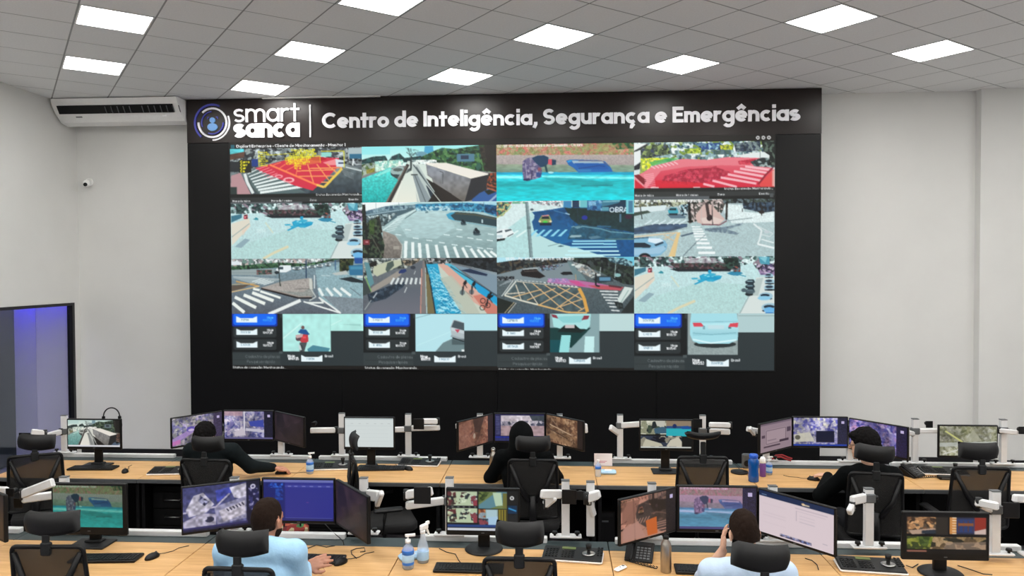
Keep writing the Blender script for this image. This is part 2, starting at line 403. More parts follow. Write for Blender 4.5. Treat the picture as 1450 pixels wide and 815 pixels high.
# ------------------------------------------------------------------ pictures shown on the displays, painted into a pixel grid
class Cv:
    def __init__(s, rect, nx, ny, bg='808080'):
        s.l, s.t, s.r, s.b = rect; s.nx, s.ny = nx, ny; s.W, s.H = nx * 2, ny * 2
        s.im = np.empty((s.H, s.W, 3), np.float32); s.im[:] = hexc(bg)
        s.rng = np.random.default_rng(5); s.crop(0, 0, 1)
    def crop(s, x0, y0, k): s.x0, s.y0, s.k = x0, y0, k; return s
    def X(s, x): return ((s.x0 + x / s.k) - s.l) / (s.r - s.l) * s.W
    def Y(s, y): return ((s.y0 + y / s.k) - s.t) / (s.b - s.t) * s.H
    def mask(s, pts):
        P = [(s.X(x), s.Y(y)) for x, y in pts]
        xs = [p[0] for p in P]; ys = [p[1] for p in P]
        i0, i1 = max(0, int(min(xs)) - 1), min(s.W, int(max(xs)) + 2); j0, j1 = max(0, int(min(ys)) - 1), min(s.H, int(max(ys)) + 2)
        if i1 <= i0 or j1 <= j0: return None
        gx = np.arange(i0, i1)[None, :] + .5; gy = np.arange(j0, j1)[:, None] + .5
        m = np.zeros((j1 - j0, i1 - i0), bool); n = len(P)
        for a in range(n):
            (xa, ya), (xb, yb) = P[a], P[(a + 1) % n]
            if ya == yb: continue
            c = ((ya > gy) != (yb > gy)); xi = xa + (gy - ya) * (xb - xa) / (yb - ya)
            m ^= c & (gx < xi)
        return m, (slice(j0, j1), slice(i0, i1))
    def poly(s, pts, col, a=1.):
        r = s.mask(pts)
        if r is None: return s
        m, sl = r; v = s.im[sl]; c = np.array(hexc(col), np.float32)
        v[m] = v[m] * (1 - a) + c * a; return s
    def rect(s, x0, y0, x1, y1, col, a=1.): return s.poly([(x0, y0), (x1, y0), (x1, y1), (x0, y1)], col, a)
    def grad(s, pts, c0, c1, a=1., horiz=False):
        r = s.mask(pts)
        if r is None: return s
        m, sl = r; v = s.im[sl]; h, w = m.shape
        t = (np.linspace(0, 1, w)[None, :] * np.ones((h, 1)) if horiz else np.linspace(0, 1, h)[:, None] * np.ones((1, w)))[..., None]
        c = np.array(hexc(c0)) * (1 - t) + np.array(hexc(c1)) * t
        v[m] = v[m] * (1 - a) + c[m] * a; return s
    def line(s, pts, wd, col, a=1.):
        for (xa, ya), (xb, yb) in zip(pts[:-1], pts[1:]):
            dx, dy = xb - xa, yb - ya; l = math.hypot(dx, dy) or 1; nx, ny = -dy / l * wd / 2, dx / l * wd / 2
            s.poly([(xa + nx, ya + ny), (xb + nx, yb + ny), (xb - nx, yb - ny), (xa - nx, ya - ny)], col, a)
        return s
    def ell(s, cx, cy, rx, ry, col, a=1., n=22):
        return s.poly([(cx + rx * math.cos(2 * PI * i / n), cy + ry * math.sin(2 * PI * i / n)) for i in range(n)], col, a)
    def field(s, h, w, cw, chh):
        gh, gw = max(2, int(h / chh) + 2), max(2, int(w / cw) + 2)
        g = s.rng.random((gh, gw)).astype(np.float32)
        y = np.linspace(0, gh - 1.001, h); x = np.linspace(0, gw - 1.001, w)
        j, i = y.astype(int), x.astype(int); fy, fx = (y - j)[:, None], (x - i)[None, :]
        return (g[j][:, i] * (1 - fy) * (1 - fx) + g[j + 1][:, i] * fy * (1 - fx) + g[j][:, i + 1] * (1 - fy) * fx + g[j + 1][:, i + 1] * fy * fx)
    def speck(s, pts, cols, size=14, a=1., aspect=1.):
        """mottled patch: foliage, crowds, parked cars, rubble seen from afar"""
        r = s.mask(pts)
        if r is None: return s
        m, sl = r; h, w = m.shape; cw = size / s.k / (s.r - s.l) * s.W
        F = np.stack([s.field(h, w, max(1.2, cw * aspect), max(1.2, cw)) for _ in cols]); k = F.argmax(0)
        c = np.array([hexc(x) for x in cols], np.float32)[k] * (.8 + .4 * s.field(h, w, 2, 2))[..., None]
        v = s.im[sl]; v[m] = v[m] * (1 - a) + np.clip(c[m], 0, 1) * a; return s
    def grain(s, pts, amp=.06, size=8, aspect=1.):
        r = s.mask(pts)
        if r is None: return s
        m, sl = r; h, w = m.shape; cw = size / s.k / (s.r - s.l) * s.W
        n = 1 + amp * 2 * (s.field(h, w, max(1.2, cw * aspect), max(1.2, cw)) - .5)
        v = s.im[sl]; v[m] = np.clip(v[m] * n[..., None][m], 0, 1); return s
    def text(s, x, y, h, txt, col='f4f6f8', wd=.3, a=1., track=.2):
        lay, tot = layout(txt, .24, track)
        for ch, gx, g in lay:
            for st in g: s.line([(x + (gx + px) * h, y - py * h) for px, py in st], wd * h, col, a)
        return s
    def stripes(s, p0, p1, d, n, wd, col='eef4f2', a=1.):
        """n zebra bars between the line p0-p1 and that line moved by d"""
        for i in range(n):
            t = i / max(1, n - 1); x, y = p0[0] + (p1[0] - p0[0]) * t, p0[1] + (p1[1] - p0[1]) * t
            s.line([(x, y), (x + d[0], y + d[1])], wd, col, a)
        return s
    def tint(s, mul, add=(0, 0, 0), sat=1.):
        g = s.im.mean(2, keepdims=True); s.im = np.clip((g + (s.im - g) * sat) * np.array(mul, np.float32) + np.array(add, np.float32), 0, 1).astype(np.float32); return s
    def out(s): return s.im.reshape(s.ny, 2, s.nx, 2, 3).mean((1, 3))
FULL = [(-3000, -3000), (9000, -3000), (9000, 9000), (-3000, 9000)]

def feed_table(c, dy=0):
    """status line and table head under an analysed picture, in crop units"""
    c.rect(-100, 556 + dy, 1600, 700 + dy, '121513'); c.rect(-100, 590 + dy, 1600, 640 + dy, '2c3030'); c.rect(-100, 640 + dy, 780, 668 + dy, '565c60'); c.rect(780, 640 + dy, 1600, 668 + dy, '0c0d0d')
    c.text(925, 578 + dy, 15, 'Status da conexão: Monitorando...'); c.text(45, 636 + dy, 15, 'Hora de início'); c.text(455, 636 + dy, 15, 'Hora de término'); c.text(860, 634 + dy, 15, 'Zona'); c.text(1268, 630 + dy, 15, 'Evento')
def feed_red_box(c):
    c.crop(324, 200, 7.398)
    c.poly(FULL, '5a6468'); c.speck([(0, 60), (1450, 60), (1450, 260), (0, 330)], ['30363a', '6c7678', 'b9c4c8', '3d4148', '8c9a98', '20262a'], 26)
    c.rect(0, 80, 170, 140, '59c9d2'); c.poly([(0, 140), (180, 110), (170, 170), (0, 200)], '5b4034')
    c.grad([(200, 300), (560, 200), (1240, 250), (1450, 330), (1450, 560), (0, 560), (0, 340)], '8a9896', '39464e')
    c.grad([(920, 490), (1240, 290), (1450, 340), (1450, 560), (830, 560)], '5d6b6e', '2a363f'); c.grain(FULL, .18, 26)
    c.poly([(30, 360), (130, 330), (240, 560), (20, 560)], 'b78f93'); c.rect(0, 480, 90, 560, '2c3836')
    c.line([(175, 340), (200, 430), (262, 548)], 30, 'dfe8e6'); c.line([(215, 340), (240, 450), (310, 548)], 20, '43504f')
    c.poly([(200, 330), (330, 270), (820, 545), (330, 560), (250, 470)], '54696a')
    for i in range(8):
        t = i / 7; x, y = 205 + 130 * t ** 1.1, 345 + 195 * t
        c.line([(x, y), (x + 150 + 300 * t, y - 70 - 12 * t + (0 if i < 5 else 8 * (i - 4)))], 10 + 16 * t, 'e6f0ee')
    c.poly([(285, 285), (600, 205), (960, 180), (1170, 190), (1165, 280), (1040, 395), (890, 525), (700, 470), (560, 410)], 'd32a44')
    c.stripes((300, 300), (440, 400), (110, -40), 6, 10, 'ea8f98', .8); c.ell(955, 195, 85, 20, 'b30c22'); c.poly([(1000, 235), (1150, 195), (1180, 260), (1060, 265)], 'ee8d92')
    for a, b in (((480, 255), (560, 225)), ((540, 290), (640, 225)), ((600, 320), (760, 240)), ((715, 370), (730, 300))): c.line([a, b], 10, 'ee7a50')
    for a, b in (((840, 250), (905, 460)), ((935, 250), (1060, 420)), ((1040, 250), (1150, 350)), ((720, 375), (1140, 375)), ((850, 295), (1200, 290)), ((730, 320), (1130, 310)), ((980, 440), (1060, 440))): c.line([a, b], 12, 'f09a5a')
    c.line([(440, 250), (930, 465)], 20, 'f4834f'); c.line([(930, 465), (1010, 490)], 24, 'f3c15c'); c.line([(1010, 492), (1200, 300)], 26, 'e9c84f')
    c.ell(640, 412, 60, 28, 'f0b0b4'); c.ell(640, 412, 38, 14, 'd32a44'); c.ell(535, 372, 45, 20, 'ec949e'); c.ell(535, 375, 25, 8, 'd32a44')
    c.poly([(1130, 200), (1225, 215), (1230, 285), (1140, 280)], 'd5dfe6'); c.rect(1160, 235, 1220, 250, '2c3a64'); c.line([(980, 118), (1220, 118), (1222, 290)], 10, 'd4d23c')
    c.rect(985, 130, 1090, 175, '8fd6cc')
    for k in range(5): c.line([(1190 + k * 8, 310 + k * 14), (1320, 355 + k * 14)], 5, 'b9c6c8', .5)
    c.line([(1240, 285), (1440, 335)], 14, 'c9d4d4'); c.rect(1265, 85, 1450, 180, 'a9bcc0'); c.rect(1280, 150, 1450, 200, '27698a'); c.line([(1320, 200), (1310, 270)], 16, 'dfe8e8')
    Y = 'f2ea1c'
    c.poly([(600, 180), (970, 160), (975, 235), (800, 262), (600, 230)], 'e8a83a', .45)
    for k in range(7): c.text(322, 128 + k * 23, 14, ['Pessoa', 'Carro 98', 'Placa', 'Carro', 'Moto 91', 'Carro', 'Carro 9'][k], Y, .36, .95)
    for k in range(8): c.text(600 + (k * 37) % 60 - (k < 3) * -70, 112 + k * 20, 15, ['Carro 97 Carro 88', 'Carro 92 Moto', 'Carro 95 Carro 90', 'Pessoa 84 Carro 9', 'Carro 91 Carro 86', 'Carro 89 Carro 97', 'Moto 93 Pessoa', 'Carro 9'][k], Y, .42, 1.)
    for k in range(3): c.text(700, 252 + k * 24, 15, ['Carro 96', 'Moto', '42 km'][k], Y, .4)
    c.line([(430, 150), (680, 135)], 8, Y, .7); c.line([(600, 180), (970, 165), (975, 240)], 6, Y, .8)
    c.rect(115, 195, 245, 330, '1d1f16'); 
    for k in range(4): c.text(130, 230 + k * 32, 18, 'Carro'[: 5 - k], Y, .5)
    c.rect(250, 190, 315, 265, '1c3a84'); c.rect(0, 215, 115, 320, '23282c')
    c.rect(0, 0, 1450, 78, '17120f')
    feed_table(c)
def feed_truck(c):
    c.crop(512, 204, 7.398)
    c.grad([(0, 30), (1450, 30), (1450, 250), (0, 250)], '9fecec', 'd8f4ee'); c.rect(0, 30, 320, 130, '84e4ea', .6)
    c.poly([(680, 50), (765, 50), (770, 120), (670, 130)], '4aa4cc'); c.ell(640, 130, 60, 25, '6a9cae')
    c.speck([(0, 190), (90, 165), (150, 150), (270, 145), (300, 200), (340, 150), (420, 120), (470, 170), (640, 150), (680, 210), (300, 220), (150, 215), (0, 230)], ['16353a', '1d4444', '2a5a58', '1a3034'], 22)
    c.speck([(640, 160), (790, 95), (860, 70), (990, 85), (1120, 65), (1230, 50), (1420, 40), (1420, 330), (1100, 300), (860, 230), (640, 190)], ['23472e', '3c6a3c', '52824c', '16301f', '2c5a4c'], 24)
    c.rect(1010, 135, 1190, 215, '4f7c92'); c.rect(1050, 150, 1130, 190, '24364e'); c.speck([(1230, 40), (1420, 40), (1420, 330), (1290, 310)], ['1d1b17', '2b2823', '382f26', '2b4428'], 30); c.poly([(1290, 40), (1420, 40), (1420, 330), (1330, 310)], '231f1b', .85)
    c.speck([(0, 235), (160, 210), (170, 300), (0, 360)], ['8a9c92', 'a8b8a8', '56703c', '3f5230'], 26); c.speck([(70, 290), (160, 265), (160, 310), (75, 330)], ['7a7a2c', '96903c'], 20)
    c.speck([(160, 200), (450, 185), (470, 240), (170, 310)], ['c8ecd8', '9ed8cc', 'e4f8ec', '88c8bc'], 30)
    c.grad([(20, 380), (320, 265), (350, 300), (400, 400), (260, 640), (20, 640)], '5cdcd4', '12a8a6'); c.grain([(20, 380), (320, 265), (400, 400), (260, 640), (20, 640)], .16, 12); c.poly([(160, 350), (320, 270), (330, 300), (190, 355)], 'a0f0e4', .7)
    c.poly([(320, 300), (370, 262), (450, 255), (470, 300), (400, 375), (345, 365)], '9cb6b4'); c.poly([(320, 315), (330, 345), (390, 385), (420, 340), (345, 335)], '2a3c40'); c.ell(400, 290, 50, 18, '54605c')
    c.grad([(500, 200), (700, 200), (760, 420), (850, 640), (320, 640)], 'cfe0d8', 'e6e8da'); c.poly([(540, 200), (590, 205), (850, 640), (600, 640)], 'b8c6c2')
    c.poly([(540, 350), (600, 340), (760, 640), (620, 640)], '8a989c'); c.poly([(690, 455), (720, 450), (840, 640), (760, 640)], '20303c')
    for a, b, wd, cl in (((505, 235), (300, 640), 34, '34302e'), ((490, 250), (270, 640), 10, '766a5e'), ((560, 240), (850, 640), 9, '2c3a40'), ((545, 350), (625, 640), 12, 'dfe6da'), ((575, 350), (690, 640), 8, '4c585c'), ((590, 260), (720, 460), 10, '5a686c'), ((440, 400), (360, 640), 6, 'f4f6ea')): c.line([a, b], wd, cl)
    c.rect(535, 338, 605, 350, '3c4644'); c.poly([(525, 200), (545, 200), (540, 300), (480, 330), (500, 290), (528, 270)], '3f4e50'); c.line([(535, 300), (540, 150)], 16, '2c3a3c'); c.line([(540, 170), (505, 70)], 9, '2a3638'); c.line([(540, 150), (590, 110)], 7, '2a3638'); c.line([(528, 140), (490, 110)], 6, '2a3638'); c.speck([(480, 60), (620, 90), (600, 150), (520, 150)], ['7aa8a8', '2c4a4c', '9fd6d6'], 16, .5)
    c.speck([(540, 190), (800, 190), (800, 230), (560, 240)], ['dfeee8', '8aa0a0', 'f2fbf6', '5a6e6e'], 22)
    c.poly([(690, 230), (705, 350), (1080, 625), (1110, 620), (1150, 390)], '76787a'); c.poly([(690, 380), (1085, 640), (700, 640), (780, 520)], '1c1814'); c.poly([(760, 420), (1100, 640), (870, 640)], '231d18')
    c.grad([(700, 240), (1155, 390), (1090, 640), (970, 560), (710, 340)], '8c94a0', '6c675f'); c.grain([(700, 240), (1155, 390), (1090, 640), (710, 340)], .14, 30, 1.); c.line([(830, 310), (865, 322), (862, 440)], 7, '4c5054')
    c.poly([(690, 225), (900, 225), (1345, 345), (1160, 388)], 'ece8de'); c.line([(700, 235), (1160, 388), (1340, 348)], 8, 'fbf6e4')
    c.poly([(1155, 390), (1345, 348), (1310, 520), (1190, 600), (1085, 630)], '24262a'); c.speck([(1330, 340), (1420, 330), (1420, 520), (1310, 480)], ['2a2420', '7a3a26', '3a302a', 'a85030'], 22)
    for k in range(4): c.line([(1315, 430 + k * 20), (1420, 465 + k * 20)], 9, 'b35a36' if k % 2 else '2c2622')
    c.poly([(1165, 600), (1240, 540), (1330, 500), (1420, 530), (1420, 640), (1160, 640)], '2d5a9a'); c.poly([(1290, 520), (1340, 505), (1410, 530), (1330, 560)], '18241c'); c.line([(1330, 640), (1420, 560)], 20, '9ab2cc')
    c.line([(700, 450), (850, 640)], 9, 'd6dcd4')
    c.rect(0, 0, 1290, 40, '1a1512')
def feed_lake(c):
    c.crop(700, 200, 7.323)
    c.speck([(0, 50), (1450, 50), (1450, 190), (0, 190)], ['b98a72', 'a88f6c', '8e8a58', 'c6786a', 'b7a27e', '8a9a66'], 24); c.speck([(1200, 60), (1450, 50), (1450, 120), (1260, 130)], ['2f6a3a', '1f4f2c', '86704c'], 20); c.speck([(780, 80), (1250, 80), (1250, 170), (800, 170)], ['9aa468', 'b08a66', 'a8685c', '8f9a60'], 24, .7)
    c.grad([(0, 170), (1450, 185), (1450, 295), (0, 265)], 'b4aaa6', 'a39a98'); c.grain([(0, 170), (1450, 185), (1450, 295), (0, 265)], .1, 9)
    c.grad([(0, 262), (1450, 290), (1450, 370), (0, 360)], '93a088', '6f9484'); c.grain([(0, 262), (1450, 290), (1450, 370), (0, 360)], .14, 14, 3)
    c.grad([(0, 345), (1450, 360), (1450, 680), (0, 680)], '0ca4cc', '16cfdc'); c.grad([(0, 370), (1450, 390), (1450, 445), (0, 460)], '46e8f4', '0cc4d0'); c.grad([(0, 440), (1450, 440), (1450, 640), (0, 640)], '0ab4bc', '0ed6e2')
    c.line([(30, 395), (300, 400)], 26, '90fbff'); c.line([(500, 398), (1430, 420)], 22, '7df8fa'); c.poly([(480, 400), (900, 420), (1250, 480), (1100, 500), (700, 480)], '0a9aa0', .6); c.line([(900, 495), (1220, 490)], 16, '08858c', .8); c.line([(0, 475), (620, 490)], 26, '07a0a8', .6); c.grain([(0, 345), (1450, 360), (1450, 680), (0, 680)], .1, 12, 4)
    c.poly([(745, 235), (800, 225), (1100, 238), (1140, 250), (1190, 300), (1220, 355), (870, 358), (820, 310), (770, 280)], '1a63b0'); c.poly([(800, 235), (1120, 245), (1130, 270), (820, 265)], '9db8c8'); c.poly([(830, 262), (1130, 268), (1180, 330), (880, 320)], '1458a8'); c.line([(760, 250), (800, 235)], 18, '2a9ad8'); c.line([(870, 320), (1080, 290), (1140, 300)], 7, '0e3c7c'); c.line([(870, 240), (1110, 245), (1180, 300)], 6, '8a4a40', .7); c.rect(860, 325, 1000, 350, '3b86bc', .7)
    c.poly([(300, 240), (345, 205), (400, 195), (470, 260), (500, 330), (490, 400), (430, 420), (370, 430), (310, 420), (300, 350)], '5c5478'); c.speck([(300, 240), (345, 205), (400, 195), (470, 260), (490, 400), (430, 420), (370, 430), (310, 420), (300, 350)], ['8f88a8', '54507a', 'a8a0b4', '6a6488'], 22, .8)
    c.poly([(395, 205), (450, 182), (520, 178), (565, 200), (568, 250), (540, 290), (490, 300), (440, 260)], '153a5c'); c.poly([(520, 270), (545, 280), (560, 350), (540, 350)], '1c4048'); c.poly([(565, 220), (605, 218), (600, 280), (560, 270)], 'd2505e'); c.poly([(600, 220), (645, 228), (640, 278), (600, 280)], '1c3a54'); c.poly([(460, 300), (500, 310), (480, 340), (455, 335)], '8a4a58'); c.line([(400, 330), (390, 425)], 12, '3a3458'); c.line([(330, 250), (345, 400)], 8, 'b4b0c4', .8); c.ell(345, 425, 40, 12, '24244e'); c.poly([(440, 350), (500, 360), (480, 400), (440, 400)], '2a4a86')
    c.ell(590, 355, 30, 10, 'a8e4ea'); c.text(1260, 628, 14, '-- --', 'b8f6f6', .3, .6)
    c.text(40, 92, 22, '02 - BF 06 - Av Prof Rachadi x Av Clemente - Osélani', 'f2ece6', .32, .85, .02); c.rect(0, 0, 1450, 55, '2c2826'); c.rect(1430, 0, 1450, 380, '6a645e', .5)
def feed_red_road(c):
    c.crop(892, 190, 6.971)
    c.poly(FULL, 'd5e2e2'); c.speck([(30, 100), (1420, 70), (1420, 260), (30, 300)], ['c6dcdc', '5c7a7c', '8eb0b4', '2c4a5c', 'e8f4f0', '76923c'], 26)
    c.speck([(95, 150), (240, 110), (370, 120), (400, 210), (200, 250), (110, 260)], ['26322a', '4c5c40', '8aa060', '38405a'], 22); c.speck([(640, 110), (900, 110), (900, 180), (700, 170)], ['284a8a', '56809c', '9ac4d2', '1c3460'], 22); c.speck([(530, 165), (700, 160), (690, 210), (540, 210)], ['a6c02c', '5c7c2c', 'c8d85c'], 18); c.speck([(880, 130), (1020, 130), (1010, 180), (890, 175)], ['b8c42c', 'd0cc4c', '6a8030'], 16); c.speck([(1020, 120), (1280, 90), (1280, 190), (1040, 200)], ['1f2c38', '4c5a64', '2c3a50', '7a8c8c'], 18); c.rect(820, 180, 990, 225, '3a5660', .8)
    c.poly([(30, 105), (170, 105), (130, 150), (30, 190)], 'ecf2f0'); c.line([(30, 190), (170, 115)], 18, '2a2e2e'); c.poly([(30, 190), (100, 170), (100, 290), (30, 320)], 'e6ecec')
    c.speck([(100, 250), (380, 250), (200, 330), (190, 390), (90, 420)], ['d6e020', 'a8c03c', 'f0f05c', '8aa058'], 18); c.poly([(190, 290), (380, 250), (500, 260), (210, 335)], '4cae5c', .8)
    c.poly([(1000, 245), (1200, 210), (1420, 200), (1420, 330), (1250, 270)], 'dfe8e6')
    c.poly([(35, 330), (100, 290), (90, 360), (35, 370)], '20242c'); c.poly([(130, 390), (220, 330), (510, 262), (760, 275), (960, 250), (1300, 265), (1200, 315), (1400, 365), (1415, 560), (40, 560), (40, 430)], 'e57a86')
    c.grad([(150, 560), (300, 380), (560, 340), (900, 330), (1150, 340), (1400, 380), (1415, 560)], 'dc5c6c', 'cf1c38'); c.speck([(330, 430), (560, 365), (850, 350), (990, 400), (880, 470), (620, 520), (300, 500)], ['b02440', 'c23a52', 'a01c36', 'cc4258'], 26, .95); c.poly([(250, 470), (700, 500), (820, 560), (180, 560)], 'd8182e', .7); c.line([(680, 400), (850, 340)], 14, 'a8283e', .7); c.line([(700, 400), (960, 400)], 20, 'b02a40', .7); c.speck([(1060, 290), (1270, 265), (1180, 330), (1070, 325)], ['b8203a', 'd03c50'], 24, .9)
    c.poly([(30, 420), (130, 520), (160, 470), (80, 410)], '7a1020'); c.poly([(40, 460), (140, 545), (40, 560)], 'cc1c34'); c.line([(35, 430), (130, 520)], 8, 'eaa8ae')
    c.stripes((205, 330), (430, 290), (40, 26), 7, 12, 'f6ccd0', .85); c.stripes((130, 420), (150, 545), (100, -16), 8, 9, 'f3aab2', .8)
    for (a, b) in (((720, 512), (830, 540)), ((810, 480), (1050, 545)), ((890, 450), (1240, 515)), ((960, 420), (1280, 485)), ((1020, 390), (1310, 445)), ((1080, 365), (1340, 410)), ((1130, 345), (1370, 382))): c.line([a, b], 22, 'f5c3ca', .9)
    c.line([(1420, 340), (1330, 430), (1260, 520)], 16, '8a1c2c'); c.poly([(1270, 520), (1415, 370), (1415, 560), (1290, 560)], 'e05048', .8); c.rect(1395, 390, 1418, 540, 'e0b0a8', .8)
    c.line([(200, 545), (280, 545)], 16, 'f6d0d2'); c.line([(620, 545), (690, 545)], 10, 'f6d0d2')
    c.speck([(1180, 300), (1290, 260), (1420, 270), (1420, 360), (1220, 345)], ['5a7070', '2c3a3c', '98aaa8', '20282a'], 24); c.speck([(1280, 60), (1425, 60), (1425, 330), (1350, 340), (1370, 240), (1310, 200)], ['121816', '26302c', '101412', '56685c'], 24); c.line([(1275, 260), (1275, 180)], 6, '7a8886')
    c.text(240, 118, 18, '02 - BF 04 - Centro', 'e8f2f0', .32, .6)
    feed_table(c, -6); c.rect(1372, 612, 1408, 650, '4c5254'); c.rect(-50, -50, 1600, 95, '23201e')
def feed_plaza(c, dy=0):
    c.crop(324, 284 + dy, 7.398)
    c.grad([(0, 40), (1450, 40), (1450, 660), (0, 660)], 'c4e4e6', 'b4d4d4'); c.poly([(60, 500), (700, 300), (1200, 330), (1060, 640), (30, 640)], 'b2d6d4'); c.grain(FULL, .07, 9)
    c.speck([(30, 40), (1430, 40), (1430, 160), (1240, 170), (1200, 110), (1060, 150), (1010, 190), (460, 190), (360, 140), (140, 150), (30, 140)], ['d8eeee', '3c5a58', '7a9a98', 'a8c8c8', '24383a', '8a7c88'], 26)
    c.speck([(380, 110), (960, 110), (1000, 180), (480, 190)], ['2c1c20', '4c3438', '6c545c', '22282a', '3c4a44'], 20); c.poly([(380, 170), (990, 170), (990, 195), (470, 195)], '141c24'); c.speck([(920, 60), (1060, 60), (1060, 170), (950, 170)], ['1a2c26', '0e1a18', '2c4a40'], 24); c.speck([(520, 60), (840, 55), (850, 110), (540, 110)], ['b8b0b8', '8c7c88', 'd0d8d8'], 24, .8)
    c.poly([(35, 170), (150, 150), (150, 190), (35, 240)], '3a7488'); c.speck([(90, 40), (150, 40), (150, 150), (90, 150)], ['1a2c2c', '3c5654'], 20); c.speck([(170, 160), (210, 150), (215, 205), (170, 205)], ['cc4858', 'e88a92', '4a2c34'], 12)
    c.poly([(35, 250), (230, 195), (240, 280), (40, 480)], 'dcd8c8'); c.line([(40, 390), (230, 250)], 7, '8aa0a0'); c.poly([(70, 490), (180, 405), (235, 420), (140, 505)], '8eaab4'); c.poly([(150, 320), (240, 250), (160, 380)], 'e0c8b4', .5)
    c.poly([(270, 210), (300, 185), (325, 200), (320, 215)], '2a8a9a'); c.line([(370, 620), (480, 560), (640, 490)], 26, 'd8d4b2'); c.line([(400, 240), (480, 350)], 14, 'cfdcc8'); c.text(300, 345, 26, '3814', 'd4ecec', .25, .9)
    for p in ([(680, 240), (720, 220), (800, 235), (860, 240), (840, 280), (700, 290)], [(600, 262), (660, 262), (660, 275), (610, 275)], [(625, 320), (720, 275), (735, 290), (640, 328)], [(770, 180), (800, 180), (795, 215), (765, 210)], [(800, 255), (905, 238), (890, 270), (810, 300)]): c.poly(p, '1498c4')
    for p in ((640, 266, 30, 7), (730, 250, 35, 22), (800, 225, 45, 12), (790, 285, 40, 14), (700, 285, 40, 12), (865, 245, 30, 12)): c.ell(*p, '2aa8cc', .9)
    c.ell(770, 245, 16, 8, '7ad4e4'); c.ell(740, 235, 14, 6, '8cdce8'); c.ell(810, 245, 14, 6, '6accde')
    c.poly([(950, 215), (1000, 195), (1085, 200), (1110, 215), (1060, 240), (1000, 235)], '2c86a8'); c.speck([(1010, 145), (1085, 145), (1085, 200), (1015, 200)], ['1c2830', '5a7078', '8a4a40'], 14); c.line([(1080, 232), (1140, 248)], 9, '3a94b0')
    c.poly([(1180, 440), (1240, 260), (1420, 240), (1430, 640), (1070, 640)], 'd4dfdc'); c.line([(1070, 640), (1170, 440)], 8, '93a8a8'); c.poly([(1240, 270), (1310, 260), (1260, 440), (1190, 440)], 'b4c4c2')
    for y, s_ in ((300, 1.), (345, 1.), (390, 1.15)):
        c.poly([(1130, y), (1165, y - 25), (1215, y - 22), (1228, y + 5), (1210, y + 25), (1140, y + 22)], '20303a'); c.poly([(1150, y - 12), (1205, y - 12), (1205, y), (1150, y)], '7c9aa4')
    c.ell(1120, 385, 26, 20, '4c6068'); c.ell(1170, 425, 40, 18, '1a2428'); c.ell(1185, 400, 46, 22, '5a7078', .7)
    c.speck([(1235, 130), (1420, 120), (1420, 240), (1280, 230)], ['5a4a78', '9a84a8', '3c3450', 'c4b8cc', '20242c'], 18); c.poly([(1260, 50), (1370, 50), (1370, 130), (1280, 120)], '4a9ab0'); c.poly([(1270, 60), (1350, 45), (1330, 110)], '8cd0dc', .8)
    for x, y in ((1365, 240), (1372, 300), (1375, 360), (1335, 445), (1375, 560)):
        k = .7 + (y - 240) / 500; c.ell(x, y, 62 * k, 34 * k, '9fc4d4'); c.ell(x - 8, y - 8, 40 * k, 14 * k, '1c2c3c'); c.ell(x, y + 24 * k, 58 * k, 9 * k, '18222c')
    c.ell(1320, 465, 66, 22, '8cc8e4'); c.ell(1370, 585, 55, 30, '6cb4e4'); c.rect(1330, 610, 1420, 650, '1c64b4', .8)
